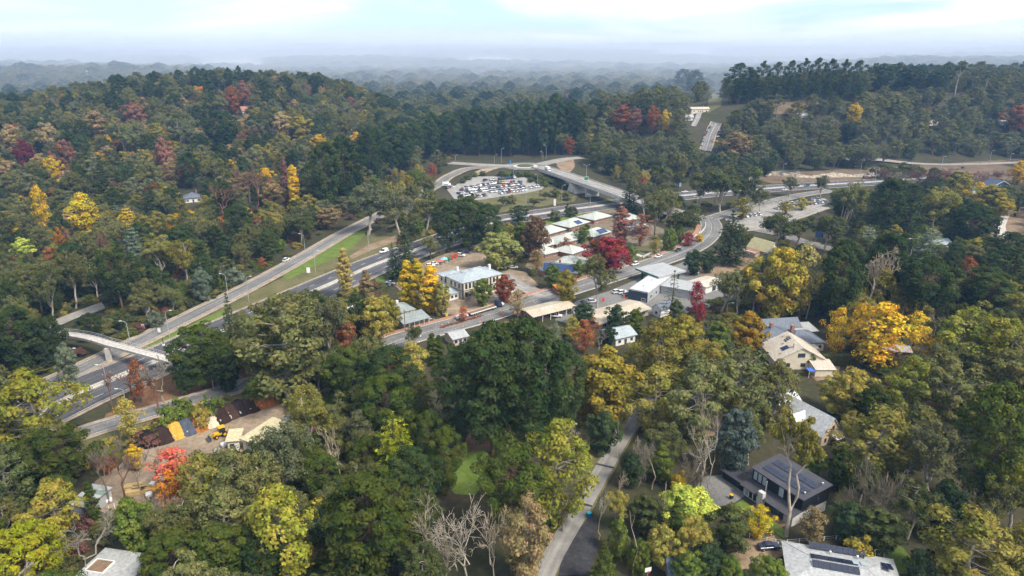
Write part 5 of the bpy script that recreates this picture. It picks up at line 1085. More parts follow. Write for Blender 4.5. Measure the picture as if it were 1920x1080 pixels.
# ---------------------------------------------------------------- the trees one can pick out
T = [
# x, ytop, ybase, width, shape, leaf colour, label
(62,982,1100,138,'ball','goldgreen','big round golden-green conifer at the bottom corner by the bare tree'),
(115,903,1020,115,'gum_dome','olive_y','drooping yellow-olive tree beside the green striped shed'),
(182,903,985,24,'column','pine_green','slim dark cypress standing between green shed and bare yard'),
(165,985,1082,145,'bare','twig_grey','spreading bare grey tree leaning over the white flat roof'),
(85,688,862,170,'gum_dome','gum_bright','large bright-topped gum tree at the near end of the freeway ramp'),
(22,700,850,110,'gum','gum','gum tree at the picture edge beside the large bright-topped gum'),
(120,805,930,140,'pine_flat','pine_green','flat dark pine in front of the service road, beside the yard'),
(30,830,975,120,'gum_dome','gum_dark','dark gum tree at the picture edge above the yellow-olive tree'),
(248,745,828,60,'thin','olive','small grey-olive tree standing alone on the service road verge'),
(325,748,802,55,'shrub','green','bushy green shrub at the yard end of the roadside hedge'),
(352,744,790,45,'shrub','green','tallest bright green shrub of the roadside hedge above the bays'),
(380,755,800,42,'shrub','olive','pale olive shrub in the middle of the roadside hedge'),
(403,737,782,44,'shrub','green','round green shrub at the road end of the roadside hedge'),
(485,703,758,48,'round','green','round green tree where the service road disappears'),
(205,822,945,88,'bare','twig','tall bare tree with two trunks in the landscape yard'),
(237,850,948,58,'bare','twig_red','reddish bare tree beside the timber stacks'),
(262,838,925,50,'bare','twig','thin bare tree near the black mulch bays'),
(300,842,922,60,'bare','twig_grey','pale bare tree beside the coral-red tree'),
(335,838,945,98,'thin','coral','bright coral-red autumn tree in the landscape yard'),
(330,880,962,55,'thin','orange','low orange autumn tree under the coral-red tree'),
(256,833,882,34,'round','amber','small brown-gold tree near the black mulch bays'),
(205,858,890,30,'thin','rust','small rusty shrub tree at the far end of the yard bays'),
(400,850,985,115,'gum_dome','gum_olive','olive gum tree touching the coral-red tree'),
(452,842,985,118,'gum_dome','gum','gum tree in front of the cream yard shed'),
(505,848,992,110,'gum','gum','gum tree below the cream yard shed, beside the tall bright gum'),
(556,800,960,130,'gum','gum_grey','grey-green gum tree hiding the end of the yard'),
(588,712,868,98,'gum','gum_olive','olive gum with pale branches beside the orange soil pile'),
(545,545,758,178,'gum_dome','gum','huge spreading gum tree in front of the freeway'),
(500,600,745,115,'gum','gum_dark','darker gum tree on the freeway side of the huge spreading gum'),
(622,562,705,100,'gum','gum_grey','grey gum tree between the huge gum and the cottage pub'),
(655,600,690,60,'thin','rust','brownish thinning tree behind the grey gum'),
(680,768,872,78,'gum_dome','gum_grey','round grey-green gum between the dark pines and the dead tree'),
(650,800,932,80,'dead','white','bare white dead gum below the yard'),
(660,646,772,88,'pine','pine_green','mid-green domed pine before the village end of the street'),
(733,648,782,100,'pine','pine','dark domed pine beside the mid-green one'),
(728,698,842,112,'pine','pine_green','bright green rounded pine in front of two darker domes'),
(790,690,805,78,'cedar','gum_dark','layered grey-green cedar between the pines'),
(778,640,722,60,'thin','olive','pale olive thinning tree at the street corner'),
(812,624,686,24,'column','pine_green','taller of the two dark cypresses by the street'),
(824,628,684,22,'column','pine','shorter of the two dark cypresses by the street'),
(776,612,662,40,'gum','gum_dark','small dark gum overhanging the main street'),
(745,770,925,108,'cedar','goldgreen','conifer with golden tips among the dark pines'),
(805,770,895,70,'pine','pine_green','narrow green pine beside the golden-tipped conifer'),
(838,800,930,75,'pine','pine_green','green pine at the edge of the rusty clearing'),
(540,908,1098,160,'gum_dome','gum_bright','tall gum with bare forked trunk and bright crown near the bottom edge'),
(432,918,1050,120,'gum_dome','gum','leafy gum beside the tall bright gum'),
(338,1000,1120,130,'pine','pine_green','young green pine beside the white flat roof'),
(430,985,1115,115,'pine','pine_green','young green pine at the bottom edge below the leafy gum'),
(262,932,1042,88,'round','green','green broadleaf tree above the white flat roof'),
(312,915,1012,92,'bare','twig_grey','tangled bare tree behind the young pine'),
(505,1005,1120,90,'pine','pine','dark young pine under the tall bright gum'),
(700,880,1092,158,'pine','pine_green','big rounded green pine near the bottom edge'),
(640,985,1122,92,'fir','pine_green','pointed green conifer beside the big rounded pine'),
(620,930,1062,92,'gum','gum_dark','dark gum between the tall bright gum and the rounded pine'),
(775,838,985,108,'pine','pine','dark pine behind the big rounded pine'),
(957,830,1015,150,'pine_flat','pine_green','flat spreading dark pine over the bright lawn'),
(1040,784,985,165,'gum_dome','gum_bright','big domed bright olive gum beside the narrow lane'),
(985,925,1098,120,'gum_dome',(0.20,0.155,0.07),'brownish gum with bare pale trunks beside the lane'),
(872,935,1112,120,'dead','white','large white dead tree below the lawn'),
(800,940,1085,80,'dead','white','white dead tree in front of the dark pines'),
(925,940,1112,85,'dead','white','white dead tree beside the brownish gum'),
(838,990,1112,85,'dead','white','low white dead tree at the bottom edge'),
(872,642,838,108,'pine','pine','dark pine at the edge of the giant pine stand, street side'),
(925,600,852,150,'pine','pine','giant dark pine in the middle of the stand'),
(988,594,852,150,'pine','pine','tallest giant dark pine of the stand'),
(1040,632,842,100,'pine','pine','dark pine at the lane end of the giant stand'),
(1132,648,802,128,'round','olive_y','broad yellow-olive tree beside the giant pines'),
(1098,690,795,70,'round','olive','olive tree squeezed between giant pines and yellow-olive tree'),
(1235,600,742,128,'gum_dome','gum_olive','domed olive gum behind the top of the narrow lane'),
(1275,588,682,88,'round','olive_y','yellow-green tree below the dark open spruce'),
(1222,682,812,125,'gum_dome','gum_olive','gum overhanging the top end of the narrow lane'),
(1300,670,822,150,'gum_dome','gum','broad gum above the parked white four-wheel drive'),
(1378,650,802,130,'gum_dome','gum','gum beside the cream gable of the slate roofed house'),
(1397,583,668,76,'round',(0.30,0.20,0.03),'rounded ochre tree beside the slate roofed house'),
(1096,598,662,50,'thin','rust','rust-red thinning tree below the cream roofed shops'),
(1073,592,642,36,'thin','olive_y','yellow tree below the cream roofed shop'),
(1122,622,658,36,'bare','twig_grey','small bare tree below the cream roofed shop'),
(1142,610,652,30,'round','pine','small dark round tree below the long cream roof'),
(1092,566,614,48,'round','fir','dark conifer between the two cream roofed shops'),
(1155,570,622,46,'round','fir','dark green tree in front of the long cream roof'),
(1190,577,624,36,'round','green','smaller green tree in front of the long cream roof'),
(1042,600,642,30,'fir','blue','small bluish conifer at the edge of the giant pines'),
(1157,790,862,14,'stag','white','thin white dead trunk beside the narrow lane'),
(1222,848,918,40,'stag','twig_grey','thick split grey snag by the narrow lane'),
(1206,810,902,62,'bush_bare','twig_grey','wiry bare bush beside the narrow lane'),
(1312,803,932,75,'dead','white','white dead gum near the grey gravel drive'),
(1330,728,925,68,'dead','white','tallest white dead gum beside the parked four-wheel drive'),
(1241,905,1002,22,'stag','white','white stag trunk against the lime shrub'),
(1187,955,1082,30,'stag','white','tall white stag trunk near the bottom edge'),
(1270,955,1028,14,'stag','white','thin white stag beside the dark column cypress'),
(1122,908,1012,40,'dead','white','crooked white dead tree at the dark lane apron'),
(1157,884,952,40,'dead','white','small white dead tree above the crooked one'),
(1282,914,992,100,'round','lime','pale lime-green rounded shrub tree'),
(1262,930,1032,26,'column','pine_green','dark column cypress in front of the lime shrub'),
(1270,881,922,34,'shrub','gold','bright yellow shrub above the lime tree'),
(1375,764,892,76,'round',(0.11,0.135,0.105),'silver-grey wattle tree behind the black house'),
(1292,848,918,62,'bush_bare','twig','brown bare bush behind the white dead gum'),
(1362,944,1038,82,'round','gum_dark','dark olive bush beside the black house lawn'),
(1418,948,1012,56,'thin','gold','yellow-leaved shrub tree on the black house lawn'),
(1303,972,1062,72,'gum','olive','brown-olive tree below the lime shrub'),
(1322,1018,1088,76,'round','fir','dark bush beside the leaf-strewn drive'),
(1366,1040,1108,46,'ball',(0.10,0.15,0.02),'bright green conifer ball at the bottom edge'),
(1435,1043,1112,72,'ball','green','round green bush against the grey roofed house'),
(1130,1016,1108,66,'fir','pine_green','young fir at the bottom edge beside the apron'),
(1195,1008,1075,46,'ball','green','small round green bush behind the white stag'),
(1160,968,1042,46,'shrub','green','green shrub beside the dark apron'),
(1474,768,1005,108,'gum_fork','gum_olive','tall forked gum growing right in front of the black house'),
(1520,952,1018,52,'thin','tan','yellow-flecked shrub tree at the corner of the black house'),
(1635,764,902,150,'gum_dome','gum_olive','broad olive gum next to the pale green roof'),
(1702,758,882,120,'gum_dome','gum','gum beside the broad olive gum, away from the houses'),
(1742,806,962,125,'gum','gum_grey','grey gum with leaning pale trunks'),
(1640,850,992,130,'bush_bare',(0.19,0.165,0.115),'big bushy bare olive-grey tree behind the black house'),
(1830,714,962,122,'pine','pine_green','tall dark green pine among the gums'),
(1762,668,802,112,'gum_dome','gum','gum behind the tall dark green pine'),
(1690,664,792,112,'gum_dome','gum_bright','bright gum below the long grey shed'),
(1590,690,782,92,'round','olive','olive tree below the clipped hedge'),
(1625,722,806,74,'round','pine_green','dark round tree below the bright gum'),
(1892,758,902,82,'gum','gum_grey','grey gum at the picture edge beside the tall pine'),
(1892,852,1002,102,'gum','gum_bright','bright gum at the picture edge below the grey gum'),
(1800,960,1112,172,'gum_dome','gum_olive','huge olive gum in the bottom corner'),
(1905,985,1112,130,'gum_dome','gum_olive','olive gum cut by the bottom corner'),
(1520,832,892,62,'round','green','green bush between pale green roof and black house'),
(1570,838,922,58,'round','pine_green','dark round bush beside the big bare tree'),
(1585,940,1012,72,'round','fir','dark bush behind the yellow-flecked shrub'),
(1645,955,1032,92,'round','gum_dark','dark thicket tree behind the grey roofed house'),
(1603,1003,1052,62,'shrub','olive_y','yellow-green shrub along the grey roof edge'),
(1722,1022,1092,72,'shrub','fir','dark shrub beside the back lawn'),
(1790,575,722,120,'gum_dome','gum_bright','bright-tipped gum behind the long grey shed'),
(1852,590,742,122,'gum','gum_bright','bright-tipped gum nearer the picture edge'),
(1902,556,702,110,'gum','gum','gum cut by the picture edge above the grey gums'),
(1742,640,765,92,'gum','gum','gum between the bright gum and the tall pine'),
(1876,640,785,120,'gum','gum','gum behind the grey gum at the picture edge'),
(1642,568,694,104,'thin','amber','largest amber-yellow tree beside the slate roofed house'),
(1602,566,664,50,'thin','amber','amber tree between the largest amber tree and the slate roof'),
(1560,574,672,56,'thin','amber','amber tree against the slate roof'),
(1712,584,652,62,'thin','gold','golden tree at the end of the long grey shed'),
(1746,632,692,52,'thin','amber','low amber tree in front of the long grey shed'),
(1452,460,604,105,'round',(0.34,0.26,0.035),'tall yellow tree in front of the little church'),
(1497,456,600,85,'thin','paleyellow','pale half-bare yellow tree beside the little church'),
(1510,470,598,60,'bare','twig_grey','bare tree mixed into the pale yellow tree'),
(1565,445,612,95,'pine','pine','very dark pine beside the pale yellow trees'),
(1652,432,582,90,'pine','pine','dark pine behind the half-bare willow'),
(1624,455,602,72,'bare','twig_grey','half-bare grey willow between two dark pines'),
(1642,500,598,62,'thin','olive_y','yellow-green lower half of the willow clump'),
(1722,480,612,122,'pine_flat','pine','broad dark pine above the amber trees'),
(1842,500,602,102,'pine','pine','dark pine above the bright-tipped gums'),
(1884,448,572,82,'fir','pine','dark pointed conifer near the picture edge'),
(1802,480,562,52,'thin','rust','rust-coloured tree among the dark pines'),
(1365,394,494,72,'fir','fir','big dark conifer beside the little church'),
(1385,420,490,40,'gum','gum_dark','dark tree touching the church conifer'),
(1455,398,464,72,'gum','gum_dark','dark gum behind the church roof'),
(1492,408,458,60,'gum','gum_dark','dark gum with gaps beside the church roof end'),
(1655,332,448,66,'pine','pine','dark pine beside the cream road, hillside row'),
(1700,340,448,60,'fir','pine','dark pointed conifer of the hillside row'),
(1745,350,432,72,'gum_dense','gum_olive','olive gum next to the dark conifers'),
(1812,380,465,78,'pine','pine','dark pine below the yellow trees of the hillside house'),
(1800,325,382,52,'thin','olive_y','yellow tree beside the blue-grey hillside house'),
(1850,345,402,62,'round','olive_y','yellow-green tree in front of the blue-grey hillside house'),
(1872,368,408,50,'round','olive_y','low yellow-green tree by the concrete drive'),
(1830,340,396,40,'thin','gold','brightest yellow tree near the hillside house'),
(1906,300,346,36,'round','amber','amber tree behind the hillside house'),
(1902,366,406,9,'column','pine','thin cypress above the concrete drive'),
(1862,410,462,11,'column','pine','thin cypress below the concrete drive'),
(1740,424,476,62,'cedar','blue','bluish spreading conifer by the church street'),
(1622,420,472,52,'cedar','blue','bluish shrub conifer beside the dark pines'),
(1885,434,502,60,'pine','pine','dark pine near the bare yard'),
(765,487,578,30,'poplar','gold','first golden poplar of the hotel row, freeway end'),
(786,484,580,32,'poplar','gold','tallest golden poplar of the hotel row'),
(808,496,586,36,'poplar','yellow','brightest golden poplar beside the hotel'),
(797,520,584,34,'poplar','paleyellow','paler poplar standing between the golden ones'),
(828,526,592,42,'round','olive','olive tree between the golden poplars and the hotel'),
(690,505,575,28,'poplar','tan','tan poplar near the small lawn'),
(650,464,562,30,'poplar','paleyellow','pale yellow poplar beside the freeway'),
(705,554,650,76,'round','olive','leafy olive tree beside the cottage pub'),
(735,560,622,40,'round','olive_y','yellow-green tree behind the cottage pub'),
(762,414,528,62,'fir','fir','big dark fir beside the freeway and hotel'),
(738,455,522,36,'fir','blue','smaller bluish fir beside the big dark fir'),
(840,370,474,60,'pine','pine','dark pine beyond the hotel, freeway end of its row'),
(880,364,472,72,'pine','pine','tallest dark pine of the row beyond the hotel'),
(916,380,472,60,'pine','pine','dark pine of the row beyond the hotel, motel end'),
(936,434,506,86,'round',(0.22,0.22,0.06),'broad pale yellow-green tree behind the hotel'),
(976,414,482,46,'round','green','green tree between the pale tree and the motel'),
(1002,404,492,50,'round',(0.11,0.065,0.032),'brown-red tree beside the motel units'),
(973,384,420,38,'pine','pine','small dark pine beside the freeway bend'),
(1040,391,414,30,'shrub','gum_dark','dark shrub on the bank behind the motel, freeway end'),
(1070,382,406,28,'shrub','gum_dark','dark shrub on the bank behind the motel, bridge end'),
(1178,332,408,50,'fir','fir','dark conifer at the end of the road bridge'),
(1140,443,512,84,'round','red','large crimson maple among the motel roofs'),
(1163,387,458,34,'poplar','rose','tall thinning red-brown tree behind the crimson maple'),
(1200,400,462,42,'thin','rose','red-brown thinning tree beside the tall one'),
(1228,364,442,62,'gum','gum','gum behind the motel units'),
(1275,390,452,62,'gum_dense','gum_dark','dark leafy gum above the street bend'),
(1254,424,470,30,'ball','green','rounded green bush tree above the footpath'),
(1272,416,456,20,'ball','green','narrower green bush behind the rounded one'),
(1228,440,476,24,'thin','olive','small olive tree beside the garden steps'),
(1290,436,462,30,'thin','red','small scarlet tree behind the curved wall'),
(1311,436,454,18,'shrub','amber','small amber shrub beside the curved wall'),
(1120,479,577,64,'gum','gum','gum tree standing by the main street'),
(1062,504,577,44,'round','olive_y','yellowish tree beside the roadside shops'),
(1034,494,542,36,'round','green','green tree on the street corner island'),
(1010,500,540,34,'bare','twig_red','bare brown tree on the street corner'),
(905,521,574,44,'round','green','green tree in front of the hotel'),
(946,514,568,46,'round',(0.19,0.06,0.03),'red and brown tree in front of the hotel'),
(970,542,598,42,'thin','tan','tan thinning tree at the street edge by the hotel'),
(869,574,604,22,'thin',(0.42,0.11,0.04),'small orange-red tree beside the parked flatbed'),
(1257,507,608,56,'spruce_open','fir','dark open-branched spruce beside the navy building'),
(1303,526,594,34,'thin','red','crimson half-bare tree beside the dark spruce'),
(1312,568,608,24,'thin','red','lower crimson tree beside the dark spruce'),
(1350,508,592,60,'gum','gum','gum behind the crimson tree'),
(1384,504,598,60,'gum','gum','gum next to the tall yellow tree'),
(1300,468,516,42,'round','fir','dark shrub tree by the petrol station'),
(1326,470,512,34,'round','fir','smaller dark shrub tree by the church ground'),
(250,688,752,50,'bare','twig_red','reddish bare tree beside the freeway near the footbridge'),
(266,672,755,44,'thin','rust','rust-brown tree below the footbridge'),
(312,666,768,80,'bare','twig_grey','grey bare tree hiding the end of the footbridge'),
(212,692,765,46,'bare','twig_red','reddish bare tree beside the lamp and the freeway'),
(300,700,775,50,'bare','twig_red','low reddish bare tree under the grey one'),
(386,608,728,106,'pine','pine_green','broad dark pine beside the footbridge end'),
(430,650,732,62,'round','pine','dark rounded tree joined to the broad pine'),
(440,549,668,50,'fir','fir','pointed fir standing before the freeway'),
(48,575,702,92,'pine','pine','dark pine beyond the ramp, at the picture edge'),
(108,592,690,60,'pine','pine','dark pine behind the footbridge start'),
(176,586,640,46,'pine','pine','dark pine behind the footbridge span'),
(92,600,694,62,'pine','pine_blue','bluish dark pine beyond the ramp'),
(78,484,592,58,'gum','gum','gum beyond the ramp with an orange neighbour'),
(98,500,602,60,'gum','gum_dark','darker gum beyond the ramp'),
(142,467,578,58,'gum','gum','tall gum beyond the asphalt lane'),
(184,480,565,48,'gum','gum','tall gum beside the flat dark pine'),
(232,464,592,84,'pine_flat','pine','flat dark pine beyond the ramp'),
(137,640,728,44,'round','blue','blue-grey wattle at the footbridge start'),
(292,578,614,36,'shrub','blue','blue-grey shrub beside the ramp, bridge end'),
(384,498,566,40,'round','blue','blue-grey wattle beside the ramp'),
(442,500,532,42,'shrub','blue','blue-grey shrub beside the ramp, roundabout end'),
(245,385,442,50,'cedar','gold','bright golden layered conifer on the hillside'),
(257,420,492,44,'cedar','blue','bluish layered cedar under the golden conifer'),
(312,404,455,34,'fir',(0.07,0.10,0.02),'bright green pointed conifer on the hillside'),
(302,438,522,62,'gum_dense','gum_olive','olive dense gum below the bright green conifer'),
(352,448,532,50,'gum_dense','gum_olive','olive gum next to the dense one'),
(90,345,452,40,'thin','yellow','bright yellow tree on the hillside near the picture edge'),
(165,360,452,56,'thin','gold','golden half-green tree on the hillside'),
(48,445,492,40,'round','lime','small lime-green dome on the hillside'),
(62,578,600,26,'shrub','yellow','small yellow shrub beside the asphalt lane'),
(556,308,405,25,'poplar','yellow','single golden poplar on the hillside'),
(540,293,392,20,'poplar','rose','bare rosy poplar beside the golden poplar'),
(522,280,318,26,'cedar','gold','golden-tipped conifer near the golden poplar'),
(440,308,350,42,'round','olive_y','yellow-green tree below the hillside gums'),
(55,260,325,40,'round','maroon','deep maroon tree on the hillside'),
(130,260,330,42,'round','rose','dusty red tree on the hillside'),
(105,290,345,34,'round','amber','orange tree below the dusty red one'),
(316,256,338,42,'round','rose','tall russet tree in the middle of the hillside'),
(326,295,350,40,'thin','tan','tan tree at the foot of the russet tree'),
(1095,207,285,56,'cedar','olive_y','broad cedar with golden top behind the roundabout'),
(928,222,262,28,'round','orange','small orange tree among the dark pines'),
(1165,195,250,46,'round','rust','rust tree at the foot of the wooded hill'),
(1190,202,255,34,'thin','rose','faded pink-brown tree at the foot of the wooded hill'),
(1222,196,250,34,'round','rust','rusty tree nearest the hill road'),
(1245,205,248,24,'round','amber','amber tree nearest the hill road'),
(1380,246,298,72,'thin','tan','wide tan thinning tree beside the hill road'),
(1600,192,232,34,'round','amber','amber tree halfway up the wooded hill'),
(1900,196,250,50,'round','rust','rust tree high on the hill at the picture edge'),
(1790,113,182,46,'gum_tall','gum_dark','tall open gum on the hill skyline'),
(1845,133,182,30,'gum_tall','gum_dark','smaller open gum on the hill skyline'),
(120,425,480,24,'thin','orange','small orange-brown tree beyond the ramp'),
(105,462,520,34,'round','rust','rusty tree behind the ramp gums'),
(205,430,500,60,'bare','twig_red','wide reddish bare tree on the lower hillside'),
(472,575,698,72,'gum','gum','gum tree beside the pointed fir, town side'),
(352,655,742,52,'pine','pine','dark pine at the footbridge end, nearest the bare trees'),
(508,560,705,88,'gum','gum','gum tree between the pointed fir and the huge gum'),
(592,553,690,92,'gum_dome','gum','leafy gum before the freeway beside the huge gum'),
(645,560,678,60,'gum','gum_olive','olive gum before the pale yellow poplar'),
(418,622,725,66,'pine','pine_green','green pine joined to the broad dark pine'),
(1308,318,396,58,'gum','gum','gum beside the intersection below the hill road'),
(1350,308,398,72,'gum_dense','gum_dark','dark bushy gum beside the intersection'),
(1392,326,395,54,'gum','gum_dark','dark gum beside the rock cutting'),
(1425,345,400,40,'gum','gum','small gum at the end of the rock cutting'),
(1478,330,368,30,'gum','gum_grey','grey gum in front of the rock cutting'),
(1540,328,378,30,'gum','gum_grey','grey gum beside the teal car'),
(1585,335,430,62,'gum_dense','gum','broad gum at the end of the car park by the cutting'),
(1545,400,470,50,'gum','gum_dark','dark gum above the billboard'),
(1390,370,412,42,'thin','olive_y','yellow tree at the near end of the car park'),
(1472,376,402,36,'thin','olive_y','yellow tree in the middle of the car park'),
(1503,370,394,30,'thin','olive_y','yellow tree at the far end of the car park'),
(1730,312,346,62,'bush_bare','twig_red','wide red-brown bare tree above the dark pines'),
(1772,312,344,50,'bush_bare','twig_red','red-brown bare tree nearer the hillside house'),
(1690,318,346,40,'bush_bare','twig_grey','grey bare tree beside the loaded truck'),
(1210,340,415,52,'gum','gum_grey','grey gum beside the conifer at the bridge end'),
(1245,352,420,48,'gum','gum','gum behind the motel beside the freeway'),
(1255,798,885,88,'gum','gum','olive gum on the bank above the wiry bare bush'),
(1182,850,915,42,'round','fir','dark round bush at the lane edge beside the tar strip'),
(1238,835,905,58,'round','green','dark green bush below the split snag'),
(1212,930,1004,72,'round','gum_dark','dark olive thicket between the lane and the lime shrub'),
(1160,928,995,58,'gum','olive','brown-olive thicket at the lane edge'),
(1240,985,1066,70,'round','olive','dull olive bush in front of the column cypress'),
(1290,1035,1100,70,'round','green','green bush at the bottom edge beside the navy roof'),
(1402,772,872,62,'gum','gum','gum between the silver wattle and the pale roof'),
(1446,672,805,104,'gum_dome','gum','gum below the cream gable of the slate house'),
(1560,702,775,72,'round','olive','olive tree behind the pale roofed house'),
(1350,700,812,80,'gum','gum_olive','olive gum above the parked four-wheel drive'),
(1130,770,850,70,'round','fir','dark undergrowth tree at the pine end of the lane'),
(1075,790,870,50,'bare','twig_grey','grey tangled bare tree beside the giant pines'),
(1605,860,960,60,'gum','gum_dark','dark gum behind the big bare tree'),
(1700,900,1010,90,'gum','gum_dark','dark gum in the hollow below the grey gum'),
(1760,900,1010,80,'round','fir','dark thicket tree below the leaning trunks'),
(1850,900,1010,90,'gum','gum','gum between the tall pine and the huge olive gum'),
(100,228,300,46,'round','tan','tan tree on the hillside edge above the deep maroon one'),
(28,232,298,46,'round','tan','orange-tan tree at the edge of the autumn hillside'),
(185,205,262,48,'round','tan','pale tan tree high on the autumn hillside'),
(255,190,245,44,'round','rose','rosy tree beside the tan ones high on the hillside'),
(275,180,235,30,'thin','tan','small tan tree near the crest of the hillside'),
(460,150,205,34,'round','rose','russet tree just below the hillside crest'),
(440,160,215,32,'round','rust','rust tree just below the hillside crest'),
(530,208,262,52,'round','tan','wide golden-tan tree on the far shoulder of the hillside'),
(565,212,262,46,'round','olive_y','yellow-green tree beside the wide golden-tan one'),
(420,335,420,66,'bare','twig_red','large reddish bare tree in the middle of the hillside'),
(488,320,395,46,'bare','rose','rosy bare tree beside the golden poplar'),
(470,305,380,50,'bare','twig_red','reddish bare tree under the yellow-green one'),
(372,392,455,52,'gum','gum','gum in front of the slate-roofed hillside house'),
(290,335,415,54,'fir','pine','dark broad conifer on the lower hillside'),
(200,290,380,50,'fir','pine','dark conifer below the dusty red tree'),
(240,225,300,58,'gum','gum','round gum on the upper hillside'),
(350,215,290,60,'gum','gum_grey','pale-limbed gum on the upper hillside'),
(420,205,285,64,'pine','pine','dark pine clump on the upper hillside'),
(616,262,405,70,'pine','pine','large dark pine at the end of the hillside above the ramp'),
(650,250,390,80,'pine','pine','dark pine next to the large one above the ramp'),
(565,395,455,56,'gum','gum_dark','dark gum under the golden poplar'),
(690,340,440,80,'gum','gum_grey','grey gum above the ramp near the roundabout'),
(750,345,440,80,'gum','gum_grey','grey gum above the ramp, beside the car park'),
(800,350,430,60,'gum','gum','gum hiding the entry of the commuter car park'),
(1830,318,347,54,'bush_bare','twig_red','red-brown bare thicket beside the hillside house'),
(1655,306,334,44,'shrub','gum_dark','dark rounded shrub on the freeway bank, first'),
(1705,305,331,56,'shrub','gum_dark','wide dark shrub on the freeway bank'),
(1760,318,340,50,'shrub','twig_red','brown scrub on the freeway bank'),
(1880,318,338,50,'bush_bare','twig_red','brown bare scrub behind the hillside house'),
(1650,312,338,40,'bush_bare','twig_red','brown bare scrub beside the rock cutting end'),
(1330,640,735,84,'gum_dome','gum_olive','olive gum below the ochre tree, beside the slate house garden'),
(1288,652,742,72,'gum_dome','gum','gum between the yellow-green tree and the broad gum'),
(1190,642,705,62,'gum_dome','gum_olive','olive gum half hiding the grey-blue roof'),
(1150,660,715,52,'round','gum_dark','dark bush below the grey-blue roof'),
(1345,602,672,52,'round','green','green bush beside the ochre tree'),
(1628,580,690,60,'bare','twig','bare twiggy tree inside the largest amber clump'),
(1520,660,690,30,'shrub','green','green shrub against the slate house terrace'),
(1590,770,830,50,'gum_dome','gum_olive','small olive gum beside the pale house gable'),
(1092,424,456,30,'round','green','leafy green tree among the motel units, freeway side'),
(1062,446,474,26,'thin','rust','thin rusty tree between the motel lanes'),
(1116,448,476,24,'round','gum_dark','dark tree beside the blue-celled motel roof'),
(1006,468,512,34,'thin','tan','bare-looking tan tree at the hotel end of the motel'),
(1180,455,490,28,'round','green','green tree between crimson maple and garden steps'),
(1085,486,520,26,'round','green','green tree behind the solar hall'),
(1265,560,612,34,'round','gum_dark','dark bush below the open spruce'),
(1225,596,640,44,'gum_dome','gum','gum below the white cottage'),
]
for a in T:
    tree(*a[:7], group=None)
ORD = ['first', 'second', 'third', 'fourth', 'fifth', 'sixth', 'seventh', 'eighth', 'ninth', 'tenth', 'eleventh', 'twelfth', 'thirteenth', 'fourteenth', 'fifteenth', 'sixteenth', 'seventeenth', 'eighteenth', 'nineteenth', 'twentieth']
HLAB = [(t[0], t[1], a[6]) for t, a in zip(TREES, T)]
HERO = [(a[0], a[1], a[2], a[3]) for a in T]
for i, (x, yt, yb, wd) in enumerate([(1383,117,195,62),(1425,113,193,40),(1452,115,192,34),(1478,112,192,34),(1502,108,192,36),(1526,107,192,34),(1550,109,192,34),(1576,110,192,36),(1602,112,192,40),(1402,130,195,40)]):
    tree(x, yt, yb, wd, 'pine_open', 'pine', f'tall dark pine of the hilltop row, {ORD[i] if i < 9 else "standing before the second"}{" from the hill road end" if i < 9 else ""}', 'hilltop pine row'); HERO.append((x, yt, yb, wd))
for i, (x, yt, yb, wd) in enumerate([(1650,118,172,50),(1680,116,170,46),(1710,122,172,46),(1755,128,176,50),(1278,128,185,40),(1300,130,190,38)]):
    tree(x, yt, yb, wd, 'pine', 'pine_blue', f'dark rounded tree on the hill skyline, {ORD[i]} beyond the pine row' if i < 4 else f'dark rounded tree on the skyline above the hill road, {ORD[i - 4]}', 'dark skyline trees'); HERO.append((x, yt, yb, wd))
for i, (x, yt, yb, wd) in enumerate([(780,225,300,55),(812,208,298,55),(845,205,296,55),(870,200,290,45),(898,196,292,52),(928,200,290,50),(958,192,292,55),(990,190,290,50),(1015,185,292,50),(1040,173,290,48),(1068,186,290,48),(1085,200,290,40),(760,240,320,50),(735,225,330,60),(700,235,350,60)]):
    tree(x, yt, yb, wd, 'pine', 'pine', f'tall dark pine behind the roundabout, {ORD[i]} from the west arm end of the belt' if i < 12 else f'tall dark pine above the ramp, {ORD[i - 12]} beyond the belt', 'pines behind the roundabout'); HERO.append((x, yt, yb, wd))
for i, (x, yt, yb, wd) in enumerate([(340,130,172,24),(372,124,172,26),(400,130,175,28),(432,125,172,20),(452,122,172,14),(470,130,172,26),(540,140,180,24),(590,142,182,20),(260,150,190,24),(285,152,195,26)]):
    tree(x, yt, yb, wd, 'pine', 'pine', f'dark conifer on the crest of the autumn hillside, {ORD[i]} of the crest group', 'conifers on the hillside crest'); HERO.append((x, yt, yb, wd))

for i, (x, y) in enumerate([(950,328),(962,326),(975,329),(988,327),(1000,331),(1012,334),(1024,338),(1036,342),(1048,347),(1060,351),(995,338),(1010,341),(1022,346),(940,327),(905,326),(890,328),(878,334),(868,340)]):
    tree(x, y - 7, y + 3, 17, 'shrub', 'gum_dark' if i % 3 else 'green', f'low dark shrub on the bank below the roundabout, {ORD[i]} of the planting', 'shrubs on the roundabout bank')
for i, (x, y) in enumerate([(1000,385),(960,378),(945,383),(1062,372),(1020,372),(1040,366),(930,398),(915,392)]):
    tree(x, y - 14, y + 4, 24, 'shrub' if i % 2 else 'gum', 'gum' if i % 2 else 'gum_dark', f'small scrubby tree on the car park embankment, {ORD[i]} of the scrub', 'scrub on the car park embankment')
for i, (x, y) in enumerate([(1070,442),(1100,432),(1066,470),(1112,462),(1120,440),(1098,446),(1010,480),(1064,494),(1085,498),(1160,446),(1170,430),(1050,520),(1000,515),(1125,470)]):
    tree(x, y - 12, y + 2, 16, 'round' if i % 2 else 'shrub', ['green', 'gum_dark', 'rust', 'olive'][i % 4], f'garden shrub between the motel units, {ORD[i]} of the garden planting', 'garden shrubs of the motel')
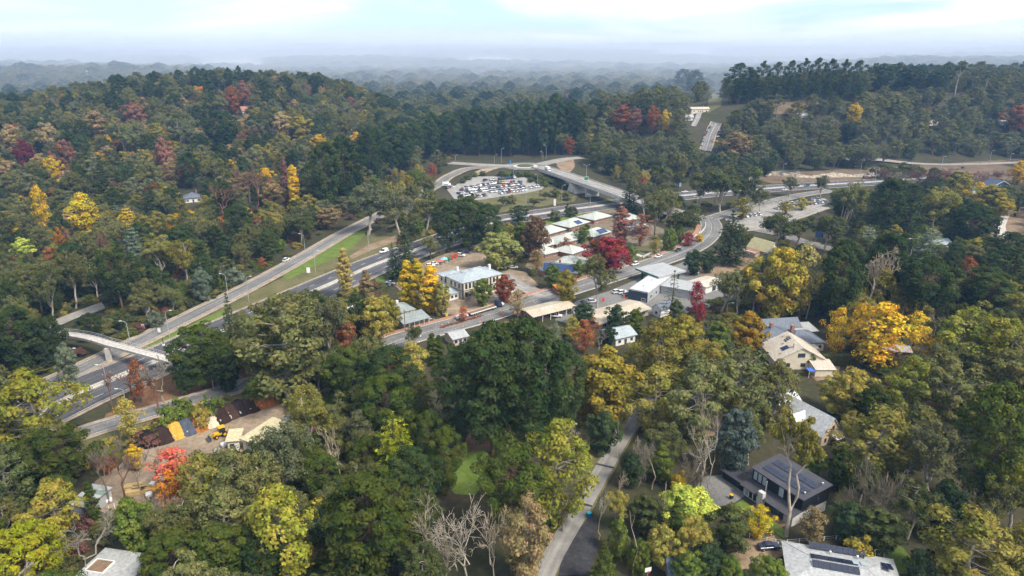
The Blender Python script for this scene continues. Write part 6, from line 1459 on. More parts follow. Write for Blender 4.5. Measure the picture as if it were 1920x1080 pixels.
# ---------------------------------------------------------------- the rest of the wood
KW, KH = 480, 270
ky, kx = np.mgrid[0:KH, 0:KW]; kx = (kx + 0.5) * 4; ky = (ky + 0.5) * 4
KEEP = np.zeros((KH, KW), bool)
for poly in [
 [(100,715),(280,615),(450,530),(560,470),(640,415),(690,405),(735,440),(735,495),(700,520),(640,535),(590,545),(520,545),(470,580),(420,620),(330,660),(340,700),(230,760),(140,790),(100,760)],
 [(110,660),(135,620),(330,660),(330,690),(250,680),(150,650)],
 [(230,760),(340,700),(470,690),(500,715),(400,745),(300,775),(160,830),(140,815)],
 [(265,850),(330,800),(480,735),(545,760),(545,805),(500,830),(430,850),(350,850),(350,930),(200,950),(190,930),(215,860)],
 [(150,900),(175,885),(200,930),(200,960),(150,950)],
 [(720,520),(745,500),(840,480),(905,460),(940,500),(1000,490),(1015,440),(1020,410),(1140,385),(1250,430),(1330,430),(1340,400),(1545,360),(1560,385),(1450,425),(1455,470),(1400,490),(1390,540),(1240,590),(1220,610),(1000,610),(960,600),(830,640),(740,650),(715,660),(700,640),(740,590)],
 [(815,350),(845,300),(1090,292),(1085,304),(1160,350),(1160,395),(1050,395),(930,415),(900,412),(890,385),(850,385),(830,365)],
 [(1280,345),(1420,345),(1450,320),(1640,320),(1650,350),(1480,365),(1280,375)],
 [(1312,285),(1318,255),(1333,228),(1347,228),(1345,250),(1338,285)], [(1297,205),(1335,198),(1335,212),(1312,236),(1297,234)], [(1328,165),(1358,165),(1352,200),(1328,212)],
 [(1000,1080),(1085,930),(1120,865),(1165,800),(1205,755),(1225,755),(1160,870),(1115,960),(1120,1000),(1110,1080)],
 [(835,880),(868,850),(900,845),(890,920),(850,920)],
 [(1425,595),(1560,590),(1560,690),(1425,690)], [(1480,740),(1575,735),(1575,835),(1480,810)], [(1365,860),(1550,860),(1550,985),(1480,1010),(1365,945)],
 [(1345,1010),(1465,1000),(1680,1010),(1680,1080),(1460,1080),(1345,1060)], [(1290,785),(1330,785),(1330,820),(1290,820)],
 [(165,1020),(300,1020),(300,1080),(165,1080)], [(1815,315),(1920,315),(1915,350),(1815,350)], [(1865,400),(1920,390),(1920,455),(1865,455)], [(1690,470),(1720,470),(1720,498),(1690,498)], [(1515,425),(1555,425),(1545,475),(1500,475)],
 [(345,356),(382,356),(382,380),(345,380)], [(80,605),(195,562),(200,590),(90,628)], [(1660,299),(1920,297),(1920,312),(1660,312)], [(1660,635),(1785,640),(1785,690),(1660,665)], [(368,112),(495,112),(495,127),(368,127)], [(850,104),(1000,104),(1000,120),(850,120)], [(1230,95),(1340,95),(1340,108),(1230,108)],
 [(735,155),(756,155),(756,178),(735,178)], [(815,165),(842,165),(842,180),(815,180)], [(876,140),(918,140),(918,156),(876,156)], [(938,138),(955,138),(955,152),(938,152)], [(1005,165),(1025,165),(1025,180),(1005,180)], [(1875,222),(1900,222),(1900,240),(1875,240)]]:
    KEEP |= inside(kx, ky, poly)
PROT = np.zeros((KH, KW))
for x, yt, yb, wd in sorted(HERO, key=lambda a: a[2]):
    cyy = yt + (yb - yt) * 0.42; e = ((kx - x) / (wd * 0.5)) ** 2 + ((ky - cyy) / ((yb - yt) * 0.45)) ** 2 < 1
    PROT[e] = yb
bpy.context.view_layer.update()
def block(px0, py0, x, y): pass
BLOCKED = []
for o in list(COL.objects):
    if o.type == 'EMPTY' and o.get('category') in ('building', 'shed'):
        P_ = [o.matrix_basis @ Vector(c.bound_box[i]) for c in o.children if c.type == 'MESH' for i in (0, 2, 4, 6)]
        Q = [o.matrix_basis.inverted() @ p for p in P_]; x0, x1 = min(q.x for q in Q) - 1.5, max(q.x for q in Q) + 1.5; y0, y1 = min(q.y for q in Q) - 1.5, max(q.y for q in Q) + 1.5
        BLOCKED.append([tuple((o.matrix_basis @ Vector((a, b, 0)))[:2]) for a, b in ((x0, y0), (x1, y0), (x1, y1), (x0, y1))])
SU, SV = np.meshgrid(np.linspace(-1, 1, 7), np.linspace(-1, 1, 7)); e = SU ** 2 + SV ** 2 <= 1.05; SU, SV = SU[e], SV[e]
def may_stand(x, y, z, hg, wd, shrub=False):
    i0, j0 = int(x + 700), int(y)
    if 0 <= i0 < 1400 and 0 <= j0 < 1000 and RMASK[j0, i0] < (0 if shrub else wd * 0.12): return False
    px, pb, dep = proj(x, y, z)
    if px < -80 or px > 2000: return False
    pt = proj(x, y, z + hg)[1]; wp = wd * FPX / dep
    if pt > 1085: return False
    X = px + SU * wp * 0.48; Y = (pt * 0.58 + pb * 0.42) + SV * (pb - pt) * 0.5
    i = np.clip((X / 4).astype(int), 0, KW - 1); j = np.clip((Y / 4).astype(int), 0, KH - 1)
    ok = (X >= 0) & (X < 1920) & (Y >= 0) & (Y < 1080)
    if (KEEP[j, i] & ok).mean() > 0.10: return False
    if KEEP[min(max(int(pb / 4), 0), KH - 1), min(max(int(px / 4), 0), KW - 1)] and 0 <= px < 1920 and pb < 1080: return False
    pr = PROT[j, i]
    return ((pr > 0) & (pr < pb - 2) & ok).mean() < ((0.55 if pb > 640 else 0.22) if not shrub else 0.95)
RMASK = np.full((1000, 1400), 99.0)
for pts, cl in ROADS:
    P_ = np.array(pts); m0 = cl + 6
    i0, i1 = max(0, int(P_[:, 0].min() + 700 - m0)), min(1400, int(P_[:, 0].max() + 700 + m0)); j0, j1 = max(0, int(P_[:, 1].min() - m0)), min(1000, int(P_[:, 1].max() + m0))
    if i1 <= i0 or j1 <= j0: continue
    jj, ii = np.mgrid[j0:j1, i0:i1]
    RMASK[j0:j1, i0:i1] = np.minimum(RMASK[j0:j1, i0:i1], seg_dist(ii - 700.0 + 0.5, jj + 0.5, pts[::4] + pts[-1:]) - cl)
for poly in BLOCKED:
    P_ = np.array(poly); i0, i1 = max(0, int(P_[:, 0].min() + 700)), min(1400, int(P_[:, 0].max() + 701)); j0, j1 = max(0, int(P_[:, 1].min())), min(1000, int(P_[:, 1].max() + 1))
    if i1 <= i0 or j1 <= j0: continue
    jj, ii = np.mgrid[j0:j1, i0:i1]; RMASK[j0:j1, i0:i1] = np.where(inside(ii - 699.5, jj + 0.5, poly), -9, RMASK[j0:j1, i0:i1])
HT = [(t[0], t[1], t[2]) for t in TREES]; HTA = np.array(HT)
HLA = np.array([q[:2] for q in HLAB]); frng = random.Random(77)
def zone(px, py, y):
    """what grows there: list of (weight, shape, tint, height, width, where)"""
    if y > 980: return [(6,'gum_dome','gum',15,14,''),(3,'gum_dome','gum_grey',15,14,''),(2,'pine','pine_blue',18,12,''),(0.7,'round','tan',11,10,''),(0.4,'round','rust',11,10,'')]
    if px < 690 and py < 470 and y > 330:
        w = 'on the autumn hillside beyond the freeway'
        return [(4,'gum','gum',15,13,w),(3.5,'gum_dome','gum_grey',14,13,w),(3,'gum_dome','gum_olive',13,12,w),(2,'gum_dome','gum_dark',14,11,w),(2.6,'pine','pine',19,11,w),(1.2,'fir','fir',16,8,w),(0.4,'cedar','blue',12,10,w),(0.8,'bare','twig_red',11,10,w),(0.6,'thin','rose',11,11,w),(0.35,'round','rust',11,10,w),(1.3,'round','tan',11,11,w),(0.5,'thin','olive_y',11,10,w),(0.35,'round','amber',10,9,w),(0.3,'thin','orange',10,9,w)]
    if px < 720 and y > 200 and py < 720:
        w = 'along the ramp beyond the freeway'
        return [(5,'gum','gum',15,11,w),(4,'pine','pine',17,11,w),(4,'gum_dome','gum_dark',13,11,w),(1.5,'shrub','gum_dark',5,6,w),(0.6,'bare','twig_grey',9,8,w),(0.25,'thin','rust',9,8,w),(0.8,'round','green',9,8,w)]
    if px > 1080 and py < 330:
        w = 'on the wooded hill above the upper freeway'
        return [(5,'gum','gum_grey',15,12,w),(4,'gum_dome','gum_grey',15,12,w),(8,'gum_dome','gum',14,12,w),(4,'gum_dome','gum_dark',14,12,w),(1.2,'gum_tall','gum_grey',20,11,w),(0.8,'pine','pine_blue',16,11,w),(0.5,'bare','twig_red',10,9,w),(0.35,'round','rust',10,9,w)]
    if py < 330:
        w = 'in the saddle behind the roundabout'
        return [(3,'gum_dome','gum_grey',13,12,w),(3,'gum','gum',13,12,w),(4,'pine','pine_blue',17,11,w),(0.6,'round','rust',11,9,w),(0.4,'round','olive_y',11,9,w),(0.7,'bare','twig_red',10,9,w)]
    if px > 1280 and py < 560:
        w = 'between the church street and the upper freeway'
        return [(5,'gum_dome','gum_dark',12,10,w),(3,'pine','pine',15,9,w),(4,'gum','gum',12,10,w),(1.2,'round','green',8,8,w),(0.7,'bare','twig_red',8,8,w),(0.8,'round','olive_y',9,8,w)]
    if px > 1230:
        w = 'among the gums around the hillside houses'
        return [(7,'gum','gum',15,11,w),(5,'gum','gum_olive',15,12,w),(4,'gum_dense','gum_dark',13,11,w),(2,'round','green',9,8,w),(1.5,'pine','pine_green',14,9,w),(0.8,'bare','twig_grey',10,9,w),(0.6,'thin','olive_y',9,8,w),(0.4,'dead','white',12,6,w)]
    if py < 700:
        w = 'around the village street'
        return [(4,'gum','gum',11,9,w),(3,'round','green',8,7,w),(2,'round','olive',8,7,w),(1.5,'thin','olive_y',8,7,w),(1,'thin','rust',8,7,w),(1,'bare','twig_grey',8,7,w),(1.2,'fir','fir',10,5,w)]
    if px < 720:
        w = 'around the landscape yard'
        return [(6,'gum','gum',14,10,w),(3,'gum_dense','gum_dark',13,10,w),(2,'pine','pine_green',14,9,w),(1.3,'bare','twig_grey',10,8,w),(1,'round','green',8,7,w)]
    w = 'between the giant pines and the narrow lane'
    return [(3,'gum','gum_dark',13,9,w),(3,'pine','pine_green',14,9,w),(2,'round','green',8,7,w),(1.6,'dead','white',13,7,w),(1,'bare','twig_grey',9,8,w),(1,'round','gum_dark',8,8,w)]
WORDS = {'gum': 'grey-green', 'gum_grey': 'dusty grey-green', 'gum_olive': 'olive', 'gum_bright': 'bright', 'gum_dark': 'dark green', 'pine': 'very dark', 'pine_green': 'mid-green', 'pine_blue': 'bluish dark', 'fir': 'dark pointed', 'blue': 'blue-grey',
         'twig_red': 'reddish bare', 'orange': 'burnt orange', 'rose': 'faded rosy', 'rust': 'rust-red', 'tan': 'tan', 'amber': 'amber', 'olive_y': 'yellow-green', 'green': 'leafy green', 'olive': 'dull olive', 'twig_grey': 'grey bare', 'white': 'white dead'}
NOUN = {'gum_dome': 'domed gum tree', 'gum': 'gum tree', 'gum_dense': 'bushy gum tree', 'gum_tall': 'tall-trunked gum tree', 'pine': 'pine', 'fir': 'fir', 'bare': 'tree', 'round': 'rounded tree', 'thin': 'thinning tree', 'cedar': 'cedar', 'shrub': 'shrub', 'dead': 'tree'}
COUNT = {}
for t in TREES: pass
for o in COL.objects:
    if o.type == 'EMPTY' and o.get('category') in ('tree', 'shrub'): k = o.name.split('.')[0]; COUNT[k] = COUNT.get(k, 0) + 1
LIMIT = {'eucalyptus_tree': 298, 'pine_tree': 270, 'broadleaf_tree': 270, 'bare_tree': 150, 'fir_tree': 100, 'cedar_tree': 60, 'shrub': 80, 'dead_tree': 60}
cand = []
y = 52.0
while y < 9300:
    sp = 7.6 if y < 300 else (9.4 if y < 430 else (13.2 if y < 980 else y / 54))
    half = (1.25 * y + 70) if y < 1000 else (0.95 * y + 300); x = -half + frng.uniform(0, sp)
    while x < half:
        cand.append((x + frng.uniform(-0.42, 0.42) * sp, y + frng.uniform(-0.42, 0.42) * sp, sp)); x += sp
    y += sp * 0.92
cx = np.array([c[0] for c in cand]); cyv = np.array([c[1] for c in cand]); top = hv(cx, cyv) + 24.0
SEEN = np.ones(len(cand), bool)
for t in np.linspace(0.08, 0.95, 60): SEEN &= hv(cx * t, cyv * t) + np.where(cyv * t > 430, 10.0, 1.0) < CAM_Z + (top - CAM_Z) * t
print('cand', len(cand), 'seen', SEEN.sum())
cand = [c for c, s in zip(cand, SEEN) if s]
MASS = {'hillside_forest': [], 'distant_forest': []}
grid_h = hval
for (x, y, sp) in cand:
    z = h(x, y); px, py, dep = proj(x, y, z)
    outside = px < -60 or px > 1980
    Z = zone(px, py, y); sm = 0.5 + 0.5 * math.sin(x / 31 + 1.7 * math.sin(y / 53)) * math.sin(y / 43 + 1.3 * math.sin(x / 67)); r = ((sm * 0.45 + frng.random()) % 1.0) * sum(q[0] for q in Z)
    for q in Z:
        r -= q[0]
        if r <= 0: break
    _, kind, tint, hg, wd, where = q
    k = frng.uniform(0.78, 1.28); hg *= k * frng.uniform(0.9, 1.1); wd *= k
    if y < 320 and frng.random() < 0.35: hg *= 0.65; wd *= 0.72
    if 430 < y <= 980 and px > 1350: hg *= 0.84
    if 430 < y <= 980: hg *= 1.2 if kind in ('pine', 'fir') else 1.4; wd *= 1.28
    if y > 980:
        if 0 <= px < 1920 and 0 <= py < 1080 and KEEP[int(py / 4), int(px / 4)]: continue
        s = max(1.0, sp / 13.0); hg *= min(s, 1.7); wd *= s * 1.05
        MASS['distant_forest'].append((x, y, z, hg, wd, kind, tint)); continue
    d = np.hypot(HTA[:, 0] - x, HTA[:, 1] - y)
    if (d < 0.22 * (HTA[:, 2] + wd)).any(): continue
    if outside or proj(x, y, z + hg)[1] > 1085:      # beyond the edges of the view: the wood simply goes on
        i0, j0 = int(x + 700), int(y)
        if not (0 <= i0 < 1400 and 0 <= j0 < 1000 and RMASK[j0, i0] < wd * 0.12): MASS['hillside_forest'].append((x, y, z, hg, wd, kind, tint))
        continue
    if not may_stand(x, y, z, hg, wd): continue
    n = SPECIES[kind]
    if COUNT.get(n, 0) < LIMIT.get(n, 200):
        COUNT[n] = COUNT.get(n, 0) + 1
        hd = np.hypot(HLA[:, 0] - x, HLA[:, 1] - y); hi_ = int(hd.argmin()); dy_ = y - HLA[hi_, 1]
        rel = 'behind' if dy_ > 4 else ('in front of' if dy_ < -4 else 'beside'); lab = f'{WORDS[tint]} {NOUN[kind]} {rel} the {HLAB[hi_][2]}'
        if hd[hi_] > 45 or len(lab.replace('-', ' ').split()) > 16: lab = f'{WORDS[tint]} {NOUN[kind]} {where}'
        plant(kind, (x, y, z - 0.1), hg, wd, tint, lab, f'{WORDS[tint]} {NOUN[kind]}s of the surrounding woods')
    else: MASS['hillside_forest'].append((x, y, z, hg, wd, kind, tint))

# what is too many to pick apart: one object each, instancing the same shapes
def instancer(name, rows, label, kinds, lm):
    colr = bpy.data.collections.new(name + '_shapes'); order = {}; n = 0
    lmn = leafmat(name + '_leaf', 0.22); nt = lmn.node_tree
    oi = next(nd for nd in nt.nodes if nd.type == 'OBJECT_INFO'); at = nt.nodes.new('ShaderNodeAttribute'); at.attribute_type = 'INSTANCER'; at.attribute_name = 'tint'
    for l in list(oi.outputs['Color'].links): nt.links.new(at.outputs['Color'], l.to_socket)
    twn = mat(name + '_twig', (0.20, 0.15, 0.12), 0.95, 0.2)
    for kd in kinds:
        wm, cm, H0, W0 = PROTO[kd][0]
        bm = bmesh.new()
        if cm: bm.from_mesh(cm)
        nc = len(bm.faces); bm.from_mesh(wm); bm.faces.ensure_lookup_table()
        for i in range(nc, len(bm.faces)): bm.faces[i].material_index = 1
        me = bpy.data.meshes.new(name + '_' + kd); bm.to_mesh(me); bm.free()
        me.materials.append(lmn); me.materials.append(M['bark'] if cm else twn)
        me.transform(Matrix.Diagonal((1 / W0, 1 / W0, 1 / H0, 1)))
        ob = bpy.data.objects.new(f'{n:02d}_{kd}', me); colr.objects.link(ob); order[kd] = n; n += 1
    me = bpy.data.meshes.new(name); N_ = len(rows); me.vertices.add(N_)
    me.vertices.foreach_set('co', np.array([r[:3] for r in rows], np.float32).ravel())
    rg = random.Random(3)
    a = me.attributes.new('idx', 'INT', 'POINT'); a.data.foreach_set('value', [order.get(r[5], 0) for r in rows])
    a = me.attributes.new('scl', 'FLOAT_VECTOR', 'POINT'); a.data.foreach_set('vector', np.array([(r[4], r[4], r[3]) for r in rows], np.float32).ravel())
    a = me.attributes.new('rot', 'FLOAT_VECTOR', 'POINT'); a.data.foreach_set('vector', np.array([(0, 0, rg.uniform(0, 6.28)) for r in rows], np.float32).ravel())
    cols = []
    for r in rows:
        c = TINT[r[6]]; j = rg.uniform(0.8, 1.2); cols += [c[0] * j, c[1] * j, c[2] * j, 1]
    a = me.attributes.new('tint', 'FLOAT_COLOR', 'POINT'); a.data.foreach_set('color', np.array(cols, np.float32))
    ob = link(bpy.data.objects.new(name, me)); tag(ob, label, name.split('_')[-1], kind='stuff')
    ng = bpy.data.node_groups.new(name, 'GeometryNodeTree')
    ng.interface.new_socket('Geometry', in_out='INPUT', socket_type='NodeSocketGeometry'); ng.interface.new_socket('Geometry', in_out='OUTPUT', socket_type='NodeSocketGeometry')
    gi = ng.nodes.new('NodeGroupInput'); go = ng.nodes.new('NodeGroupOutput')
    ci = ng.nodes.new('GeometryNodeCollectionInfo'); ci.inputs['Collection'].default_value = colr; ci.inputs['Separate Children'].default_value = True; ci.inputs['Reset Children'].default_value = True
    ip = ng.nodes.new('GeometryNodeInstanceOnPoints'); ip.inputs['Pick Instance'].default_value = True
    def na(t, nm):
        nd = ng.nodes.new('GeometryNodeInputNamedAttribute'); nd.data_type = t; nd.inputs['Name'].default_value = nm; return nd.outputs['Attribute']
    ng.links.new(gi.outputs[0], ip.inputs['Points']); ng.links.new(ci.outputs[0], ip.inputs['Instance'])
    ng.links.new(na('INT', 'idx'), ip.inputs['Instance Index']); ng.links.new(na('FLOAT_VECTOR', 'scl'), ip.inputs['Scale'])
    e2 = ng.nodes.new('FunctionNodeEulerToRotation'); ng.links.new(na('FLOAT_VECTOR', 'rot'), e2.inputs[0]); ng.links.new(e2.outputs[0], ip.inputs['Rotation'])
    ng.links.new(ip.outputs[0], go.inputs[0])
    md = ob.modifiers.new('scatter', 'NODES'); md.node_group = ng
    return ob
KINDS_ALL = ['gum', 'gum_dome', 'gum_dense', 'gum_tall', 'pine', 'fir', 'round', 'thin', 'bare', 'cedar', 'dead', 'shrub']
if MASS['hillside_forest']: instancer('hillside_forest', MASS['hillside_forest'], 'mass of smaller trees filling the wooded hillsides', KINDS_ALL, 'leaf')
instancer('distant_forest', MASS['distant_forest'], 'far-off forest over the hazy ridges', ['gum_dome', 'pine', 'round', 'gum', 'gum_dense'], 'leaf')
under = []
for (x, y, sp) in cand:
    if y > 620: continue
    for _ in range(6 if y < 330 else (2 if y < 450 else 1)):
        a, b = x + frng.uniform(-5, 5), y + frng.uniform(-5, 5); s = frng.uniform(0.6, 1.6)
        z = h(a, b)
        if not may_stand(a, b, z, 2.4 * s, 4.0 * s, shrub=True): continue
        under.append((a, b, z - 0.2, 2.4 * s, 4.0 * s, frng.choice(['shrub', 'shrub', 'round', 'gum_dense']), frng.choice(['gum_dark', 'green', 'gum', 'gum', 'olive', 'twig_red', 'gum_grey'])))
instancer('undergrowth', under, 'low scrub and bracken covering the ground beneath the trees', ['shrub', 'round', 'gum_dense'], 'leaf')
print('TREES', len(TREES), COUNT, {k: len(v) for k, v in MASS.items()}, 'under', len(under))
# ---------------------------------------------------------------- vehicles
def carpaint():
    m, N, L, out = newmat('car_paint'); b = N.new('ShaderNodeBsdfPrincipled'); b.inputs['Roughness'].default_value = 0.3; b.inputs['Coat Weight'].default_value = 0.4; L.new(b.outputs[0], out.inputs[0])
    oi = N.new('ShaderNodeObjectInfo'); tc = N.new('ShaderNodeTexCoord'); n = N.new('ShaderNodeTexNoise'); n.inputs['Scale'].default_value = 1.2; L.new(tc.outputs['Object'], n.inputs['Vector'])
    mr = N.new('ShaderNodeMapRange'); mr.inputs['To Min'].default_value = 0.85; mr.inputs['To Max'].default_value = 1.1; L.new(n.outputs['Fac'], mr.inputs['Value'])
    mu = N.new('ShaderNodeMixRGB'); mu.blend_type = 'MULTIPLY'; mu.inputs['Fac'].default_value = 1; L.new(oi.outputs['Color'], mu.inputs['Color1']); L.new(mr.outputs[0], mu.inputs['Color2']); L.new(mu.outputs[0], b.inputs['Base Color']); return m
M['paint'] = carpaint(); M['carglass'] = mat('car_glass', (0.02, 0.025, 0.03), 0.1, 0.1, 1.0, 0.6); M['tyre'] = mat('tyre_rubber', (0.015, 0.015, 0.016), 0.9, 0.1, 1.0); M['lamp_white'] = mat('lamp_lens', (0.75, 0.75, 0.72), 0.2, 0.05, 1.0); M['lamp_red'] = mat('tail_lens', (0.35, 0.01, 0.01), 0.3, 0.05, 1.0); M['rim'] = mat('wheel_rim', (0.4, 0.41, 0.42), 0.4, 0.05, 1.0, metal=0.5)
def frustum(mb, a, b, ya, yb, z0, z1):
    """box from footprint a=(x0,x1), half width ya at z0 to b, yb at z1"""
    V = [(a[0],-ya,z0),(a[1],-ya,z0),(a[1],ya,z0),(a[0],ya,z0),(b[0],-yb,z1),(b[1],-yb,z1),(b[1],yb,z1),(b[0],yb,z1)]
    return mb.add(V, [(0,3,2,1),(4,5,6,7),(0,1,5,4),(1,2,6,5),(2,3,7,6),(3,0,4,7)])
WHEEL = MB(); 
for r_, y_ in ((0.0, 0),): pass
def wheel_mesh(rad=0.33, wd=0.22):
    mb = MB(); n = 14; V = []; F = []
    for y in (-wd/2, wd/2):
        for k in range(n): V.append((rad*math.cos(6.2832*k/n), y, rad*math.sin(6.2832*k/n)))
    F = [tuple(range(n)), tuple(range(2*n-1, n-1, -1))] + [(k, (k+1) % n, (k+1) % n + n, k + n) for k in range(n)]
    mb.add(V, F); return mb
def add_wheels(r, xs, yy, rad=0.33):
    for x in xs:
        for s in (-1, 1):
            o = wheel_mesh(rad).build('wheel', M['tyre'], r); o.location = (x, s * yy, rad)
            q = wheel_mesh(rad * 0.58, 0.24).build('rim', M['rim'], o)
def make_car(kind):
    r = empty({'van': 'van', 'ute': 'pickup_truck'}.get(kind, 'car'))
    L2, hw, zb, zr = {'hatch': (2.05, 0.86, 0.86, 1.46), 'sedan': (2.35, 0.90, 0.88, 1.42), 'suv': (2.3, 0.93, 1.0, 1.70), 'van': (2.6, 0.98, 1.15, 2.05), 'ute': (2.6, 0.93, 1.0, 1.75)}[kind]
    mb = MB(); frustum(mb, (-L2, L2), (-L2 + 0.02, L2 - 0.02), hw - 0.05, hw, 0.28, 0.62); frustum(mb, (-L2 + 0.02, L2 - 0.02), (-L2 + 0.12, L2 - 0.25), hw, hw - 0.06, 0.62, zb)
    g0 = {'hatch': (-1.9, 0.95), 'sedan': (-1.55, 0.95), 'suv': (-2.1, 0.95), 'van': (-2.45, 1.6), 'ute': (-0.6, 1.0)}[kind]; g1 = {'hatch': (-1.45, 0.25), 'sedan': (-0.95, 0.25), 'suv': (-1.75, 0.35), 'van': (-2.4, 0.9), 'ute': (-0.5, 0.45)}[kind]
    frustum(mb, (g1[0], g1[1]), (g1[0] + 0.1, g1[1] - 0.12), hw - 0.20, hw - 0.26, zr - 0.06, zr)
    if kind == 'van': mb.box(-2.42, -hw + 0.05, zb, 0.3, hw - 0.05, zr - 0.05)
    if kind == 'ute': mb.box(-L2, -hw, 0.95, -0.75, -hw + 0.08, 1.25).box(-L2, hw - 0.08, 0.95, -0.75, hw, 1.25)
    mb.build('body', M['paint'], r, bevel=0.05)
    frustum(MB(), g0, g1, hw - 0.10, hw - 0.21, zb, zr - 0.06).build('windows', M['carglass'], r)
    add_wheels(r, (-L2 * 0.62, L2 * 0.62), hw - 0.10, 0.33 if kind in ('hatch', 'sedan') else 0.38)
    for s in (-1, 1):
        MB().box(L2 - 0.12, s*(hw-0.32)-0.16, 0.60, L2 + 0.01, s*(hw-0.32)+0.16, 0.76).build('headlight', M['lamp_white'], r); MB().box(-L2 - 0.01, s*(hw-0.24)-0.12, 0.66, -L2 + 0.10, s*(hw-0.24)+0.12, 0.84).build('tail_light', M['lamp_red'], r)
    return r
CARP = {}
CC = {'white': (0.78, 0.78, 0.76), 'silver': (0.45, 0.46, 0.47), 'black': (0.015, 0.016, 0.018), 'grey': (0.16, 0.165, 0.17), 'blue': (0.03, 0.09, 0.26), 'red': (0.38, 0.025, 0.02), 'yellow': (0.70, 0.50, 0.03), 'navy': (0.02, 0.03, 0.07), 'teal': (0.02, 0.16, 0.20), 'orange': (0.55, 0.2, 0.02), 'brown': (0.14, 0.08, 0.05)}
def car(p, ang, kind, col, label, group=None, dz=0.15):
    if isinstance(p, tuple): p = G(*p)
    if kind not in CARP:
        r = make_car(kind); CARP[kind] = (r, [(c, list(c.children)) for c in r.children]); body = next(c for c, _ in CARP[kind][1] if c.name.startswith('body'))
    else:
        src, parts = CARP[kind]; r = src.copy(); COL.objects.link(r)
        for c, sub in parts:
            k = c.copy(); COL.objects.link(k); k.parent = r
            if c.name.startswith('body'): body = k
            for s_ in sub: q_ = s_.copy(); COL.objects.link(q_); q_.parent = k
    r.location = (p.x, p.y, h(p.x, p.y) + dz); r.rotation_euler = (0, 0, ang)
    body.color = (*CC[col], 1)
    tag(r, label, 'van' if kind == 'van' else ('pickup' if kind == 'ute' else 'car'))
    if group: r['group'] = group
    elif 'group' in r: del r['group']
    return r
def heading(a, b): a, b = G(*a), G(*b); return math.atan2(b.y - a.y, b.x - a.x)
def along(L, p): 
    i = min(range(len(L) - 1), key=lambda i: (Vector((L[i].x - p.x, L[i].y - p.y))).length); d = L[i+1] - L[i]; return math.atan2(d.y, d.x)
crng = random.Random(21)
ORD = ['first', 'second', 'third', 'fourth', 'fifth', 'sixth', 'seventh', 'eighth', 'ninth', 'tenth', 'eleventh', 'twelfth', 'thirteenth', 'fourteenth', 'fifteenth', 'sixteenth', 'seventeenth', 'eighteenth', 'nineteenth', 'twentieth']
def car_row(A, B, n, where, cols, group, dz, skip=()):
    a, b = G(*A), G(*B); ang = math.atan2(b.y - a.y, b.x - a.x) + math.pi / 2
    for i in range(n):
        if i in skip: continue
        p = a.lerp(b, (i + 0.5) / n); c = cols[i % len(cols)]
        kd = crng.choice(['hatch', 'sedan', 'suv', 'suv']); car(p, ang + (math.pi if crng.random() < 0.4 else 0) + crng.uniform(-0.05, 0.05), kd, c, f'{c} car, {ORD[i]} along {where}', group, dz)
GC = 'cars in the commuter car park'
car_row((918,339), (967,334), 10, 'the topmost row of the commuter car park', ['white','white','white','black','navy','grey','blue','blue','black','white'], GC, 0.55)
car_row((894,350), (930,345), 8, 'the second row of the commuter car park', ['silver','white','black','white','grey','white','white','silver'], GC, 0.55)
car_row((932,345), (980,343), 10, 'the second row of the commuter car park, yellow van end', ['black','grey','yellow','white','white','red','black','white','navy','grey'], GC, 0.55)
car_row((862,359), (950,350), 19, 'the third row of the commuter car park', ['navy','grey','black','white','white','silver','grey','black','white','silver','white','blue','red','teal','black','navy','white','red','white'], GC, 0.55)
car_row((952,350), (978,347), 6, 'the third row of the commuter car park, roundabout end', ['black','white','white','grey','white','blue'], GC, 0.55)
car_row((857,365), (915,359), 13, 'the fourth row of the commuter car park', ['navy','white','white','grey','black','white','silver','white','grey','black','white','white','silver'], GC, 0.55)
car_row((892,371), (912,368), 4, 'the lowest row of the commuter car park', ['silver','white','navy','grey'], GC, 0.55)
car_row((936,365), (986,358), 9, 'the lowest row of the commuter car park, orange taxi end', ['white','silver','navy','orange','white','white','silver','white','white'], GC, 0.55)
car_row((992,354), (1014,350), 5, 'the short row at the corner of the commuter car park', ['white','silver','white','white','black'], GC, 0.55)
car_row((836,354), (850,352), 4, 'the entry corner of the commuter car park', ['red','navy','silver','white'], GC, 0.55)
car_row((866,355), (893,352), 6, 'the half row beside the third row of the commuter car park', ['white','grey','white','black','silver','white'], GC, 0.55)
car_row((918,362), (985,353), 15, 'the fifth row of the commuter car park', ['white','silver','white','grey','blue','white','white','black','white','silver','red','white','navy','white','grey'], GC, 0.55)
car_row((862,370), (890,367), 6, 'the lowest corner of the commuter car park', ['black','white','silver','white','navy','white'], GC, 0.55)
car(G(910,340), 0.9, 'suv', 'navy', 'navy car standing alone above the commuter car park rows', GC, 0.55)
GD = 'cars in the car park beside the freeway cutting'
car_row((1452,393), (1548,380), 14, 'the lower row of the car park by the cutting', ['white','white','silver','red','white','grey','blue','white','black','red','white','blue','white','silver'], GD, 0.4)
car_row((1462,386), (1535,375), 9, 'the upper row of the car park by the cutting', ['silver','white','white','grey','white','white','navy','white','silver'], GD, 0.4, skip=(3,))
car_row((1385,410), (1425,403), 5, 'the near end of the car park by the cutting', ['black','white','silver','white','white'], GD, 0.4)
